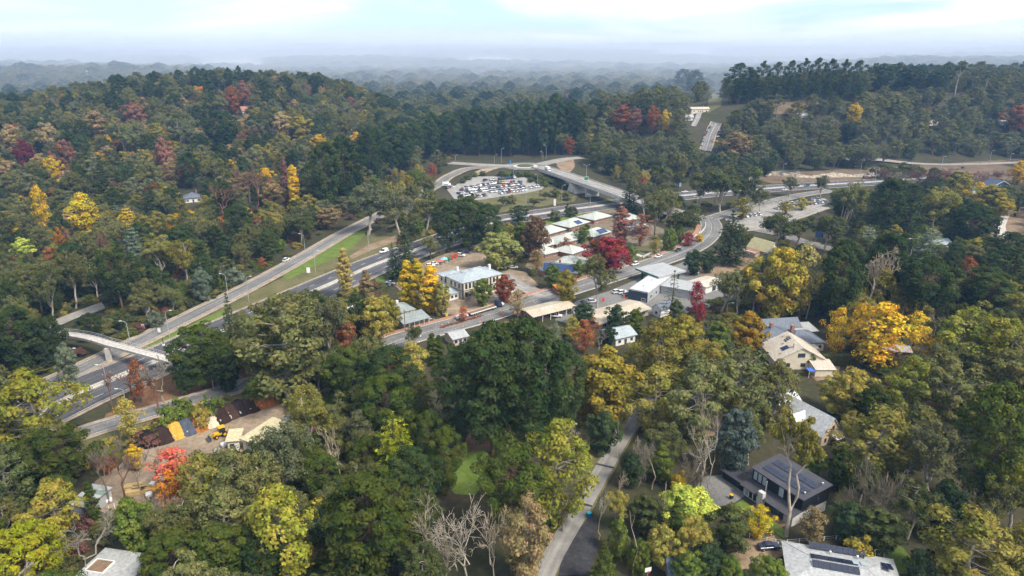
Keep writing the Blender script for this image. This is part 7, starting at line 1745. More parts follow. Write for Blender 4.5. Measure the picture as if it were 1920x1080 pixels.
for p, L_, kd, c, lab, fl, dz in [((537,491),RAMP,'suv','white','white four-wheel drive climbing the freeway ramp',0,0.6), ((720,475),offset_line(FW,-6.3),'van','white','white van on the freeway beside the tall fir',1,0.55), ((1190,499),MAIN,'suv','white','white wagon on the main street below the crimson maple',1,0.55), ((1234,484),MAIN,'sedan','white','white sedan on the main street beside the garden steps',1,0.55), ((1271,472),MAIN,'sedan','black','black sedan on the main street near the bend',1,0.55),
        ((1284,362),offset_line(FW,-6.3),'sedan','white','white car on the freeway beyond the bridge',1,0.55), ((1513,350),offset_line(FW,6.3),'hatch','teal','teal car on the freeway beside the cutting',1,0.55), ((1472,358),offset_line(FW,6.3),'hatch','white','white car half hidden by trees on the freeway',1,0.55), ((1706,304),UPF,'sedan','navy','dark car on the ramp below the wooded hill',0,0.6), ((1697,485),CH,'suv','white','white car on the church street beside a lamp',0,0.5)]:
    q = G(*p); car(q, along(L_, q) + (math.pi if fl else 0), kd, c, lab, None, dz)
for p, a, kd, c, lab in [((1157,550),0.5,'suv','white','first white car parked beside the navy building'), ((1167,551),0.5,'suv','white','second white car parked beside the navy building'), ((1175,554),0.5,'hatch','silver','silver car tight against the navy building'), ((1111,568),0.1,'suv','white','white car behind the brick shop'), ((1043,595),-0.1,'sedan','white','white sedan in front of the brick shop'), ((1301,514),-0.2,'suv','white','white wagon beside the petrol station roofs'),
        ((814,497),0.2,'sedan','white','white car behind the golden poplars, hotel side'), ((807,501),0.2,'suv','white','white car behind the golden poplars, freeway side'), ((864,481),-0.4,'suv','white','white wagon at the top of the hotel car park'), ((876,475),-0.3,'sedan','navy','navy sedan at the top of the hotel car park'), ((891,467),0.3,'hatch','silver','silver hatchback under the pale yellow-green tree'), ((733,533),-0.4,'sedan','silver','silver sedan at the lawn end of the hotel car park'), ((747,522),0.2,'suv','white','white car by the hotel lawn'), ((724,537),-0.3,'hatch','navy','dark hatchback at the lawn end of the hotel car park'), ((951,501),0.1,'hatch','blue','blue car behind the hotel'), ((962,504),0.1,'sedan','silver','silver car behind the hotel'),
        ((1310,802),0.7,'suv','white','white four-wheel drive parked under the gum trees'), ((1441,1030),0.1,'sedan','navy','dark car beside the grey roofed house'), ((30,988),0.5,'sedan','black','black car at the bottom corner')]:
    car(p, a, kd, c, lab, None, 0.3 if p[1] > 900 or p[0] == 1310 else 0.25)
for i, (x, y) in enumerate([(1316,273),(1318,266),(1320,260),(1322,255),(1325,250),(1327,246),(1330,242),(1333,238)]):
    q = G(x, y); c = ['white','silver','white','red','grey','white','black','white'][i]; car(q, along(HILL, q), 'suv' if i % 2 else 'hatch', c, f'{c} car, {ORD[i]} of those parked up the hill road', 'cars parked on the hill road', 0.6)
for i, (x, y) in enumerate([(1346,258),(1348,252),(1349,247)]):
    q = G(x, y); c = ['white','silver','white'][i]; car(q, along(HILL, q), 'suv', c, f'{c} car, {ORD[i]} on the other side of the hill road', 'cars parked on the hill road', 0.6)
# pickup, flatbed truck, box truck, minibus, loader
q = G(866, 598); car(q, along(MAIN, q), 'ute', 'white', 'white pickup with orange cones on its tray by the street', None, 0.55)
def truck(name, label, p, ang, build, dz=0.5):
    r = empty(name, (p.x, p.y, h(p.x, p.y) + dz), ang); tag(r, label, 'truck'); build(r); return r
def b_flatbed(r):
    MB().box(-11.5, -1.25, 1.05, 1.6, 1.25, 1.25).build('trailer_bed', WM['timber'], r, bevel=0.03); [MB().box(-11.5, s * 1.3 - 0.06, 0.95, 1.6, s * 1.3 + 0.06, 1.3).build('side_rail', M['white'], r) for s in (-1, 1)]; MB().box(-11.3, -0.5, 0.65, 4.6, 0.5, 1.04).build('chassis', WM['dkgrey'], r)
    mb = MB(); frustum(mb, (2.6, 5.0), (2.7, 4.7), 1.2, 1.12, 0.9, 2.0); frustum(mb, (2.7, 4.7), (2.8, 4.2), 1.12, 1.05, 2.0, 3.0); o = mb.build('cab', M['paint'], r, bevel=0.06); o.color = (*CC['navy'], 1)
    mb = MB(); frustum(mb, (4.7, 6.0), (4.72, 5.8), 1.0, 0.92, 0.8, 1.75); o = mb.build('bonnet', M['paint'], r, bevel=0.05); o.color = (*CC['white'], 1); MB().box(4.32, -0.95, 2.05, 4.72, 0.95, 2.75).build('windscreen', M['carglass'], r)
    add_wheels(r, (-10.2, -9.0, -7.8, 0.6, 1.8, 5.2), 1.05, 0.5)
q = G(921, 582); truck('flatbed_truck', 'long empty flatbed semi-trailer stopped on the main street', q, along(MAIN, q), b_flatbed)
def b_box(r):
    MB().box(-3.4, -1.2, 0.95, 1.6, 1.2, 3.5).build('cargo_box', M['white'], r, bevel=0.05); mb = MB(); frustum(mb, (1.65, 3.3), (1.7, 2.9), 1.1, 1.0, 0.6, 2.5); o = mb.build('cab', M['paint'], r, bevel=0.06); o.color = (*CC['white'], 1); MB().box(2.9, -0.9, 1.5, 3.16, 0.9, 2.3).build('windscreen', M['carglass'], r); MB().box(-3.2, -0.5, 0.5, 3.0, 0.5, 0.94).build('chassis', WM['dkgrey'], r); MB().box(-2.8, -1.22, 1.3, 0.8, -1.201, 1.9).build('green_panel', WM['green'], r); add_wheels(r, (-2.2, 2.2), 0.95, 0.45)
q = PZ(1027, 321, 8.3); r = truck('box_truck', 'white box truck leaving the roundabout for the bridge', q, along(bl, q), b_box, 0.0); r.location.z = 8.42
def b_long(r):
    MB().box(-8, -1.25, 0.9, 6, 1.25, 1.25).build('trailer_bed', WM['dkgrey'], r); [MB().box(x, -1.1, 1.25, x + 3.2, 1.1, 2.3).build('crate', WM['tan'] if k else WM['timber'], r, bevel=0.05) for k, x in enumerate((-7.5, -3.5, 0.5))]; mb = MB(); frustum(mb, (6.4, 8.8), (6.5, 8.5), 1.2, 1.1, 0.6, 3.0); o = mb.build('cab', M['paint'], r, bevel=0.06); o.color = (*CC['white'], 1); MB().box(8.45, -0.9, 1.7, 8.74, 0.9, 2.6).build('windscreen', M['carglass'], r); add_wheels(r, (-6.5, -5.2, 3.5, 4.8, 7.8), 1.0, 0.5)
q = G(1632, 335); truck('loaded_truck', 'dark loaded semi-trailer on the freeway beside the rock cutting', q, along(offset_line(FW, -6.3), q), b_long)
def b_bus(r):
    mb = MB(); mb.box(-3.6, -1.15, 0.5, 3.6, 1.15, 1.5); o = mb.build('lower_body', M['paint'], r, bevel=0.08); o.color = (0.5, 0.06, 0.02, 1); MB().box(-3.5, -1.1, 1.5, 3.5, 1.1, 2.4).build('window_band', M['carglass'], r); mb = MB(); mb.box(-3.6, -1.15, 2.4, 3.6, 1.15, 2.8); o = mb.build('roof', M['paint'], r, bevel=0.08); o.color = (0.6, 0.25, 0.03, 1); add_wheels(r, (-2.3, 2.3), 0.98, 0.45)
truck('small_bus', 'red and orange bus half hidden behind the yellowish tree', G(1045, 551), along(MAIN, G(1045, 551)) + 1.2, b_bus)['category'] = 'bus'
truck('parked_truck', 'white truck parked at the entry of the commuter car park', G(838, 351), 0.2, b_box, 0.55)
YEL = mat('machine_yellow', (0.62, 0.36, 0.015), 0.45, 0.1, 0.8)
def b_loader(r):
    mb = MB(); frustum(mb, (-1.6, 1.9), (-1.5, 1.7), 0.62, 0.55, 0.7, 1.45); mb.build('engine_body', YEL, r, bevel=0.05); mb = MB(); frustum(mb, (-1.3, 0.4), (-1.1, 0.2), 0.78, 0.70, 1.45, 2.65); mb.build('cab', M['carglass'], r); MB().box(-1.35, -0.85, 2.65, 0.45, 0.85, 2.85).build('cab_roof', YEL, r, bevel=0.04)
    for s in (-1, 1): MB().tube([(0.6, s*0.62, 1.3), (2.0, s*0.62, 1.2), (2.9, s*0.62, 0.5)], [0.1, 0.1, 0.1], 6).build('loader_arm', YEL, r)
    MB().prism([(2.8, 0.1), (3.7, 0.1), (3.5, 0.22), (3.0, 0.4), (2.9, 0.95), (2.75, 0.95)], -1.15, 1.15).build('bucket', WM['dkgrey'], r); MB().tube([(-1.6, 0, 1.2), (-2.6, 0, 2.6), (-3.0, 0, 1.4)], [0.16, 0.14, 0.1], 6).build('digger_arm', YEL, r)
    for x, rad in ((-0.9, 0.75), (1.3, 0.5)):
        for s in (-1, 1): o = wheel_mesh(rad, 0.42).build('wheel', M['tyre'], r); o.location = (x, s * 0.85, rad); wheel_mesh(rad * 0.55, 0.44).build('rim', YEL, o)
truck('backhoe_loader', 'yellow backhoe loader in the landscape yard', G(414, 819), R(222), b_loader, 0.22)['category'] = 'loader'

# ---------------------------------------------------------------- street furniture
M['pole'] = mat('galvanised_pole', (0.42, 0.43, 0.43), 0.5, 0.08, 1.0, 0.4, metal=0.3)
def lamp(x, yb, yt, where, side=1, z=None, double=False, reach=2.0):
    p = G(x, yb) if z is None else PZ(x, yb, z); lo, hi = 2.0, 30.0
    for _ in range(24):
        m_ = (lo + hi) / 2
        if proj(p.x, p.y, p.z + m_)[1] > yt: lo = m_
        else: hi = m_
    H = min(max(lo, 5), 16); r = empty('street_lamp', p); tag(r, f'grey street lamp {where}', 'street lamp', 'street lamps')
    MB().tube([(0, 0, -0.3), (0, 0, 0.8), (0, 0, H * 0.9)], [0.16, 0.14, 0.09], 8).build('pole', M['pole'], r)
    for s in ((side, -side) if double else (side,)):
        MB().tube([(0, 0, H * 0.9), (s * reach * 0.15, 0, H * 0.96), (s * reach * 0.5, 0, H * 0.99), (s * reach, 0, H)], [0.09, 0.08, 0.07, 0.06], 6).build('arm', M['pole'], r)
        MB().box(s * reach - 0.45, -0.16, H - 0.06, s * reach + 0.45, 0.16, H + 0.12).build('lamp_head', M['lamp_white'], r, bevel=0.04)
    return r
for a in [(245,647,602,'beside the footbridge span',-1),(318,633,582,'on the grass strip near the dark gantry',1),(428,557,513,'beyond the ramp above the pointed fir',-1),(467,567,518,'on the verge near the pointed fir',1),(573,480,438,'beyond the ramp beside the climbing white car',-1),(592,512,470,'on the green triangle beside the white sign',1),(140,708,653,'at the blue-grey wattle by the footbridge',1),(201,722,684,'on the verge below the footbridge pier',-1),(401,732,698,'on the leaf litter beside the broad pine',1),(236,757,732,'among the bare trees by the service road',-1),
        (713,648,607,'at the near end of the main street',1),(818,621,605,'leaning over the street before the cottage',-1),(692,474,430,'above the freeway near the white van',1),(927,306,290,'behind the west arm of the roundabout',1),(940,305,278,'tallest behind the west arm of the roundabout',1),(1018,300,284,'behind the roundabout, shorter of two',-1),(1024,298,272,'behind the roundabout, taller of two',-1),(963,331,318,'at the top of the commuter car park',1),(1008,347,327,'at the corner of the commuter car park',-1),(1053,380,347,'on the embankment below the bridge',1),(1106,390,364,'beside the freeway before the bridge',-1),(986,390,352,'on the embankment above the freeway bend',1),(854,301,296,'at the start of the west arm',1),
        (1403,388,357,'in the car park by the cutting, twin arms',1),(1466,334,307,'above the rock cutting, first',1),(1497,346,322,'on the freeway beside the rock cutting',-1),(1531,371,352,'at the end of the car park by the cutting',1),(1461,399,380,'in the middle of the car park by the cutting',-1),(1613,324,300,'above the rock cutting, second',1),(1640,343,315,'on the freeway beside the loaded truck',-1),(1764,319,293,'on the dirt verge of the upper freeway',1),(1854,309,282,'on the upper ramp near the hillside house',1),(1893,304,288,'on the upper ramp at the picture edge',1),(1706,486,447,'on the church street',-1),(1361,601,568,'beside the crimson tree near the ochre tree',1),(1232,478,452,'beside the garden steps on the main street',1)]:
    lamp(a[0], a[1], a[2], a[3], a[4], double='twin' in a[3])
lamp(1305, 404, 368, 'with twin arms at the street intersection', 1, double=True); lamp(1099, 340, 309, 'with twin arms on the road bridge', 1, z=8.3, double=True)
def pole(x, yb, yt, label):
    p = G(x, yb); H = 9.0; r = empty('utility_pole', p); tag(r, label, 'utility pole'); MB().tube([(0, 0, -0.3), (0, 0, H)], [0.17, 0.12], 8).build('post', M['bark'], r); MB().box(-1.1, -0.06, H - 0.8, 1.1, 0.06, H - 0.66).build('cross_arm', M['bark'], r); [MB().lathe([(0.06, H - 0.66), (0.06, H - 0.45)], 6, (x_, 0)).build('insulator', M['white'], r) for x_ in (-0.9, 0, 0.9)]
pole(760, 622, 575, 'utility pole at the corner of the stone cottage'); pole(1054, 1000, 965, 'utility pole beside the pale lane'); pole(1345, 300, 280, 'utility pole at the foot of the hill road')
def sign(x, y, z0, w, hh, m, label, ang=0.0, dz=0.0, posts=1, name='road_sign', edge=None):
    p = G(x, y); r = empty(name, p, ang); tag(r, label, 'sign')
    for i in range(posts): px_ = 0 if posts == 1 else (-w * 0.35 + i * w * 0.7); MB().tube([(px_, 0.06, -0.3), (px_, 0.06, z0 + hh * 0.9)], [0.06, 0.06], 6).build('post', M['pole'], r)
    MB().box(-w/2, -0.04, z0, w/2, 0.0, z0 + hh).build('panel', m, r)
    if edge: MB().box(-w/2 + 0.15, -0.06, z0 + 0.2, w/2 - 0.15, -0.042, z0 + hh - 0.2).build('panel_face', edge, r)
    return r
SG = mat('sign_green', (0.0, 0.16, 0.10), 0.5); SB = mat('sign_blue', (0.012, 0.03, 0.07), 0.5); SR = mat('sign_red', (0.55, 0.04, 0.06), 0.5)
sign(270, 623, 1.3, 1.1, 1.9, M['white'], 'white road sign beyond the ramp, farther from the lane'); sign(300, 629, 1.3, 1.1, 1.7, M['white'], 'white road sign at the edge of the ramp'); sign(579, 516, 1.2, 1.6, 2.6, M['white'], 'tall white road sign on the green triangle', 0.2)
sign(1534, 456, 3.0, 5.0, 4.2, WM['dkgrey'], 'dark blue billboard on two posts by the church street', 0.2, posts=2, name='billboard', edge=SB); sign(1090, 840, 0.9, 1.0, 2.0, SR, 'slanted red and white sign board beside the lane', 0.5, name='sign_board', edge=None)
r = sign(1099, 344, 1.2, 3.4, 2.6, M['white'], 'green road sign on the bridge parapet', 0.25, edge=SG); r.location = PZ(1099, 341, 8.4)
sign(787, 636, 1.0, 1.2, 1.8, M['white'], 'white sign beside the street opposite the cottage', 0.4); sign(957, 307, 0.8, 1.4, 2.0, mat('sign_lightblue', (0.02, 0.2, 0.6), 0.5), 'small blue sign behind the roundabout'); sign(1275, 352, 1.0, 1.6, 3.0, mat('sign_paleblue', (0.3, 0.45, 0.6), 0.5), 'pale blue sign beside the freeway beyond the bridge'); sign(838, 595, 0.4, 1.0, 1.4, mat('sign_yellow', (0.6, 0.42, 0.03), 0.5), 'yellow sign in front of the golden poplars', 0.3)
sign(1170, 560, 0.3, 0.8, 1.2, mat('banner_orange', (0.65, 0.08, 0.02), 0.6), 'orange barrier board beside the parked white cars'); sign(1131, 566, 0.2, 0.9, 1.5, mat('banner_red', (0.65, 0.05, 0.03), 0.6), 'red barrier board behind the brick shop')
p = G(1040, 386); r = empty('pylon_sign', p); tag(r, 'tall narrow white pylon on the embankment', 'sign'); MB().box(-0.7, -0.25, -0.2, 0.7, 0.25, 4.6).build('pylon', M['white'], r, bevel=0.05); MB().box(-0.8, -0.35, -0.25, 0.8, 0.35, 0.3).build('plinth', M['concrete'], r)
a, b = PZ(307, 649, 6.4), PZ(338, 658, 6.4); r = empty('gantry', (b.x, b.y, 0)); tag(r, 'dark overhead gantry arm with camera mast over the freeway', 'gantry'); dv = a - b
MB().tube([(0, 0, -0.3), (0, 0, 6.4)], [0.22, 0.2], 8).build('post', SB, r); MB().tube([(0, 0, 6.3), (dv.x, dv.y, 6.3)], [0.3, 0.3], 6).build('arm', SB, r); MB().tube([(dv.x, dv.y, 6.3), (dv.x, dv.y, 9.6)], [0.16, 0.12], 6).build('mast', SB, r); [MB().box(dv.x*t-0.3, dv.y*t-0.3, 6.6, dv.x*t+0.3, dv.y*t+0.3, 7.2).build('camera', M['white'], r) for t in (0.3, 0.75, 1.0)]
CONE = MB().lathe([(0.2, 0.0), (0.2, 0.04), (0.15, 0.05), (0.02, 0.75)], 8)
cone_me = CONE.mesh('traffic_cone', mat('cone_orange', (0.72, 0.13, 0.03), 0.6)); band_me = MB().lathe([(0.115, 0.30), (0.085, 0.46)], 8).mesh('band', M['white'])
for x, y in [(829,613),(841,609),(853,606),(870,602),(893,598),(853,621),(868,616),(898,588),(938,586),(942,592),(900,608),(962,592),(974,583),(1000,570),(848,624)]:
    p = G(x, y, 0.5); o = link(bpy.data.objects.new('traffic_cone', cone_me)); o.location = p; o.scale = (1.5, 1.5, 1.5); tag(o, 'orange traffic cone set out along the main street', 'traffic cone', 'cones along the main street'); link(bpy.data.objects.new('band', band_me), o)
def bin_(x, y, c, lid, label, s=1.0):
    r = empty('wheelie_bin', G(x, y, 0.2), 0.4); tag(r, label, 'bin'); mb = MB(); frustum(mb, (-0.27*s, 0.27*s), (-0.34*s, 0.34*s), 0.27*s, 0.34*s, 0.05, 1.0*s); mb.build('body', c, r); MB().box(-0.37*s, -0.38*s, 1.0*s, 0.37*s, 0.38*s, 1.1*s).build('lid', lid, r); [(lambda o: setattr(o, 'location', (-0.3*s, q, 0.12)))(wheel_mesh(0.12, 0.08).build('wheel', M['tyre'], r)) for q in (-0.25*s, 0.25*s)]
BLU = mat('bin_blue', (0.01, 0.12, 0.5), 0.5); TEA = mat('bin_teal', (0.04, 0.38, 0.36), 0.5); YB = mat('bin_yellow', (0.75, 0.42, 0.01), 0.5); RED = mat('bin_red', (0.6, 0.06, 0.02), 0.5); GRN = mat('bin_green', (0.02, 0.2, 0.12), 0.5)
bin_(1104, 972, BLU, TEA, 'blue wheelie bin with teal lid beside the lane', 1.3); bin_(1371, 936, WM['black'], YB, 'yellow-lidded bin beside the carport'); bin_(848, 487, RED, RED, 'red bin at the top of the hotel car park, farther one', 1.9); bin_(855, 484, RED, RED, 'red bin at the top of the hotel car park beside the white wagon', 1.9); bin_(842, 490, GRN, GRN, 'green bin at the top of the hotel car park', 1.8)
r = empty('market_tent', G(833, 493), 0.2); tag(r, 'small blue and white tent in the hotel car park', 'tent'); MB().add([(-1.6,-1.6,2.2),(1.6,-1.6,2.2),(1.6,1.6,2.2),(-1.6,1.6,2.2),(0,0,3.2)], [(0,1,4),(1,2,4),(2,3,4),(3,0,4),(0,3,2,1)]).build('canopy', mat('tent_blue', (0.2, 0.5, 0.6), 0.6), r); [post(r, x, y, 0, 2.2, 0.08) for x in (-1.5, 1.5) for y in (-1.5, 1.5)]
r = empty('market_tent', G(826, 496), 0.2); tag(r, 'small red and white tent in the hotel car park', 'tent'); MB().add([(-1.4,-1.4,1.9),(1.4,-1.4,1.9),(1.4,1.4,1.9),(-1.4,1.4,1.9),(0,0,2.8)], [(0,1,4),(1,2,4),(2,3,4),(3,0,4),(0,3,2,1)]).build('canopy', mat('tent_red', (0.6, 0.15, 0.12), 0.6), r); [post(r, x, y, 0, 1.9, 0.08) for x in (-1.3, 1.3) for y in (-1.3, 1.3)]
# ---------------------------------------------------------------- landscape yard
SOIL = {'black': (0.018, 0.013, 0.012), 'dark': (0.035, 0.02, 0.016), 'brown': (0.05, 0.03, 0.022), 'yellow': (0.52, 0.29, 0.05), 'orange': (0.34, 0.125, 0.025), 'sand': (0.56, 0.46, 0.32), 'rust': (0.28, 0.10, 0.03), 'slate': (0.07, 0.08, 0.105)}
BAYS = [(283,829,'black','black soil heap at the end of the bays'),(309,823,'dark','dark compost heap beside the yellow sand'),(333,814,'yellow','bright yellow sand heap'),(355,807,'slate','grey-blue gravel heap between yellow and orange'),(377,800,'orange','orange loam heap beside the pale sand'),(396,793,'sand','pale cream sand heap'),(416,786,'dark','dark mulch heap beside the pale sand'),(434,778,'brown','brown mulch heap in the middle of the dark bays'),(453,771,'black','black mulch heap in the dark bays'),(473,765,'dark','dark mulch heap beside the large rust heap'),(499,756,'rust','large rust-orange soil heap at the far end of the bays')]
bp0, bp1 = PZ(283, 831), PZ(499, 758); bang = math.atan2(bp1.y - bp0.y, bp1.x - bp0.x)
for i, (x, y, c, lab) in enumerate(BAYS):
    p = PZ(x, y + 3); big = 1.5 if c == 'rust' else 1.0; r = empty('soil_heap', (p.x, p.y, 0.15), bang); tag(r, lab, 'soil heap', 'heaps in the landscape bays')
    rg = random.Random(i); V = []; F = []; nx, ny = 15, 12; w2 = 2.15 * big; d0, d1 = -2.6, 3.4
    for j in range(ny):
        for k in range(nx):
            u = k / (nx - 1) * 2 - 1; v = j / (ny - 1); yy = d0 + (d1 - d0) * v
            hh = (2.9 * big) * max(0, min(v * 1.35, 1.0)) ** 1.15 * (1 - 0.35 * abs(u) ** 2.2) + (rg.uniform(-0.12, 0.12) if 0 < v else 0)
            if v > 0.85: hh *= 0.97
            V.append((u * w2, yy * (1 - 0.22 * u * u if v < 0.3 else 1), hh - (0.1 if j == 0 else 0)))
    F = [(j*nx+k, j*nx+k+1, (j+1)*nx+k+1, (j+1)*nx+k) for j in range(ny-1) for k in range(nx-1)]
    b0 = len(V); V += [(V[(ny-1)*nx+k][0], d1, -0.1) for k in range(nx)]; F += [((ny-1)*nx+k, (ny-1)*nx+k+1, b0+k+1, b0+k) for k in range(nx-1)]
    key = 'soil_' + c
    if key not in M: M[key] = mat(key, SOIL[c], 0.97, 0.3, 0.9, 0.08, scale2=4.0, bump=0.4)
    o = MB().add(V, F).build('heap', M[key], r, smooth=True)
    w = empty('bay_wall', (p.x, p.y, 0), bang); tag(w, 'concrete block wall beside the ' + lab, 'wall', 'dividing walls of the landscape bays')
    for s in range(3): MB().box(w2 + 0.02, -1.4 + s * 1.75, -0.2, w2 + 0.32, 0.33 + s * 1.75, 1.1 + 0.55 * s).build('block', WM['block'], w, bevel=0.04)
for i, (x, y, a) in enumerate([(253,916,0.3),(268,919,0.3),(284,922,0.3),(256,926,0.3)]):
    r = empty('timber_stack', G(x, y, 0.15), a); tag(r, ['long stack of yellow timber nearest the reddish bare tree', 'stack of yellow timber in the middle of the yard', 'stack of yellow timber beside the orange tree', 'short timber stack in front of the others'][i], 'timber stack')
    for lay in range(5):
        for k in range(6): MB().box(-2.2, -0.85 + k * 0.28, lay * 0.22, 2.2 - 0.2 * ((k + lay) % 3), -0.6 + k * 0.28, lay * 0.22 + 0.18).build('plank', mat('pine_timber', (0.42, 0.30, 0.13), 0.85, 0.2, 1.5) if 'pine_t' not in M else M['pine_t'], r); M.setdefault('pine_t', bpy.data.materials['pine_timber'])
bagm = mat('bag_white', (0.70, 0.70, 0.68), 0.8, 0.12, 1.5); BW = ['beside the green shed', 'at the fence by the green shed', 'near the timber stacks', 'behind the timber stacks', 'under the coral-red tree', 'beside the pale bare tree', 'in front of the orange tree', 'near the yard office', 'at the corner of the butter-coloured shed']
for i, (x, y) in enumerate([(194,938),(203,942),(286,913),(280,932),(302,896),(310,900),(312,918),(408,850),(420,838)]):
    o = MB().box(-0.6, -0.6, 0, 0.6, 0.6, 1.1).build('bulk_bag', bagm, None, bevel=0.18, smooth=True); o.location = G(x, y, 0.12); o.rotation_euler.z = i * 0.7; o.scale = (1.4, 1.2, 1.0); tag(o, 'white bulk bag ' + BW[i], 'bag')
# ---------------------------------------------------------------- gardens, masts, people
def fence(A, B, n, label, hh=1.1):
    a, b = G(*A), G(*B); r = empty('post_fence', a, math.atan2(b.y - a.y, b.x - a.x)); tag(r, label, 'fence'); L_ = math.hypot(b.x - a.x, b.y - a.y)
    for i in range(n): MB().box(i * L_ / (n - 1) - 0.07, -0.07, -0.3, i * L_ / (n - 1) + 0.07, 0.07, hh).build('post', M['white'], r)
    for z_ in (0.5, 0.95): MB().box(0, -0.02, z_ * hh, L_, 0.02, z_ * hh + 0.05).build('rail', M['pole'], r)
fence((1405,1008), (1470,1022), 5, 'row of pale fence posts beside the leaf-strewn drive'); fence((1475,1020), (1590,1010), 6, 'pale fence posts behind the grey roofed house'); fence((205,958), (236,945), 4, 'low timber fence at the edge of the yard', 1.4)
r = empty('swing_frame', G(1645, 1048, 0.1), 0.2); tag(r, 'white play frame on the back lawn', 'swing'); 
for x in (-1.0, 1.0):
    for s in (-0.8, 0.8): MB().tube([(x, s, 0), (x, 0, 2.4)], [0.05, 0.05], 6).build('leg', M['white'], r)
MB().tube([(-1.1, 0, 2.4), (1.1, 0, 2.4)], [0.05, 0.05], 6).build('top_bar', M['white'], r); MB().tube([(0, 0, 2.4), (0, 0, 0.6)], [0.02, 0.02], 4).build('rope', M['white'], r); MB().box(-0.25, -0.1, 0.55, 0.25, 0.1, 0.6).build('seat', GRN, r)
r = empty('basketball_hoop', G(1213, 1092), 0.3); tag(r, 'white basketball backboard on a post at the bottom edge', 'basketball hoop'); MB().tube([(0, 0, -0.2), (0, 0, 3.2)], [0.07, 0.07], 6).build('post', M['pole'], r); MB().box(-0.7, -0.1, 2.7, 0.7, -0.06, 3.7).build('backboard', M['white'], r); MB().lathe([(0.23, 2.85), (0.23, 2.88)], 12, (0, -0.36)).build('rim', SR, r)
r = empty('radio_mast', G(167, 158)); tag(r, 'thin antenna mast rising from the hill crest', 'mast'); Hm = 34.0
for k in range(3): a = 2.094 * k; MB().tube([(0.9*math.cos(a), 0.9*math.sin(a), -1), (0.5*math.cos(a), 0.5*math.sin(a), Hm)], [0.14, 0.1], 5).build('leg', M['pole'], r)
for i in range(12): z_ = i * Hm / 12; MB().tube([(0.8, 0, z_), (-0.35, 0.6, z_ + Hm / 12)], [0.06, 0.06], 4).tube([(-0.35, 0.6, z_), (-0.35, -0.6, z_ + Hm / 12)], [0.06, 0.06], 4).build('brace', M['pole'], r)
for k in range(3): a = 2.094 * k + 0.5; MB().box(1.2*math.cos(a)-0.3, 1.2*math.sin(a)-0.3, Hm - 4, 1.2*math.cos(a)+0.3, 1.2*math.sin(a)+0.3, Hm).build('antenna', M['white'], r)
r = empty('garden_steps', G(1207, 482, 0.1), 0.9); tag(r, 'pale curved steps in the motel garden beside the street', 'steps'); [MB().box(-1.4, k * 0.9, 0, 1.4, k * 0.9 + 0.9, 0.12 + 0.12 * k).build('step', M['concrete'], r) for k in range(5)]
for i, (x, y) in enumerate([(1196,486),(1203,478),(1216,483),(1222,479),(1188,489),(1236,474),(1247,470)]):
    plant('shrub', G(x, y, 0.1), 1.3, 3.0, 'silver', 'clipped silver-grey bush beside the garden steps', 'silver bushes by the garden steps')
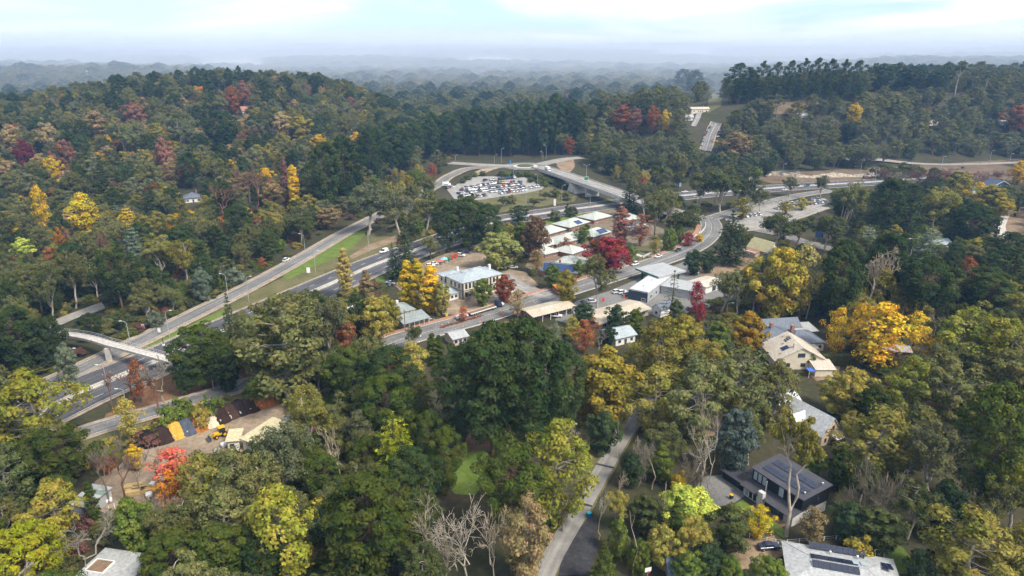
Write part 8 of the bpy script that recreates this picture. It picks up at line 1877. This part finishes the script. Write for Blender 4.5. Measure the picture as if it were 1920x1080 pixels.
def person(x, y, top, legs, label, ang):
    p = G(x, y, 0.15); r = empty('person', p, ang); tag(r, label, 'person')
    pts = {'pelvis': (0,0,.95), 'chest': (0,0,1.35), 'neck': (0,0,1.5), 'head': (0,.02,1.64), 'crown': (0,.01,1.76), 'sl': (-.19,0,1.42), 'el': (-.26,.02,1.14), 'hl': (-.24,.12,.90), 'sr': (.19,0,1.42), 'er': (.26,.02,1.14), 'hr': (.24,.14,.92), 'kl': (-.10,.05,.50), 'fl': (-.11,0,.06), 'tl': (-.11,.16,.03), 'kr': (.10,-.02,.50), 'fr': (.11,-.12,.07), 'tr': (.11,.03,.03), 'pl': (-.09,0,.9), 'pr': (.09,0,.9)}
    rad = {'pelvis': .15, 'chest': .17, 'neck': .06, 'head': .10, 'crown': .07, 'sl': .08, 'el': .05, 'hl': .035, 'sr': .08, 'er': .05, 'hr': .035, 'kl': .065, 'fl': .045, 'tl': .04, 'kr': .065, 'fr': .045, 'tr': .04, 'pl': .10, 'pr': .10}
    K = list(pts); E = [('pelvis','chest'),('chest','neck'),('neck','head'),('head','crown'),('chest','sl'),('sl','el'),('el','hl'),('chest','sr'),('sr','er'),('er','hr'),('pelvis','pl'),('pl','kl'),('kl','fl'),('fl','tl'),('pelvis','pr'),('pr','kr'),('kr','fr'),('fr','tr')]
    me = bpy.data.meshes.new('body'); me.from_pydata([pts[k] for k in K], [(K.index(a), K.index(b)) for a, b in E], []); me.materials.append(top); o = link(bpy.data.objects.new('body', me), r)
    sk = o.modifiers.new('skin', 'SKIN'); 
    for i, k in enumerate(K): me.skin_vertices[0].data[i].radius = (rad[k], rad[k])
    me.skin_vertices[0].data[0].use_root = True; sb = o.modifiers.new('sub', 'SUBSURF'); sb.levels = 1; sb.render_levels = 1
    MB().lathe([(0.02, 1.60), (0.115, 1.64), (0.115, 1.74), (0.03, 1.80)], 10).build('hair', M['bark_brown'], r); MB().lathe([(0.15, 0.92), (0.145, 0.80), (0.02, 0.60)], 10).build('trousers', legs, r)
person(1209, 477, mat('jacket_blue', (0.02, 0.08, 0.35), 0.8), WM['navy'], 'person in a blue jacket walking on the garden path', 0.4)
# pale open ground on far slopes
r = empty('transmission_tower', G(463, 117)); tag(r, 'tiny lattice transmission tower on the pale far hill', 'tower'); [MB().tube([(7*a, 7*b, -2), (1*a, 1*b, 46)], [0.9, 0.6], 4).build('leg', M['white'], r) for a in (-1, 1) for b in (-1, 1)]; [MB().tube([(-11, 0, z_), (11, 0, z_)], [0.7, 0.7], 4).build('cross_arm', M['white'], r) for z_ in (32, 40)]
# ---------------------------------------------------------------- the air
hz, N_, L_, out_ = newmat('haze_air')
pv = N_.new('ShaderNodeVolumePrincipled'); pv.inputs['Color'].default_value = (0.30, 0.58, 1.0, 1); pv.inputs['Density'].default_value = 0.00012; pv.inputs['Anisotropy'].default_value = 0.0
L_.new(pv.outputs[0], out_.inputs['Volume'])
hb = MB(); hb.box(-14500, -600, GZ.min() - 12, 14500, 12500, max(GZ.max() + 45, 175)); ho = hb.build('haze', hz); tag(ho, 'thin blue autumn haze hanging over the valley', 'haze', kind='stuff')

ms, N_, L_, out_ = newmat('mist_air')
pv = N_.new('ShaderNodeVolumePrincipled'); pv.inputs['Color'].default_value = (0.96, 0.965, 0.99, 1); pv.inputs['Density'].default_value = 0.00034; pv.inputs['Anisotropy'].default_value = 0.0
L_.new(pv.outputs[0], out_.inputs['Volume'])
mo = MB().box(-14000, 1230, GZ.min() - 10, 14000, 12100, 150).build('mist', ms); tag(mo, 'white morning mist lying over the far valley beyond the second ridge', 'mist', kind='stuff')
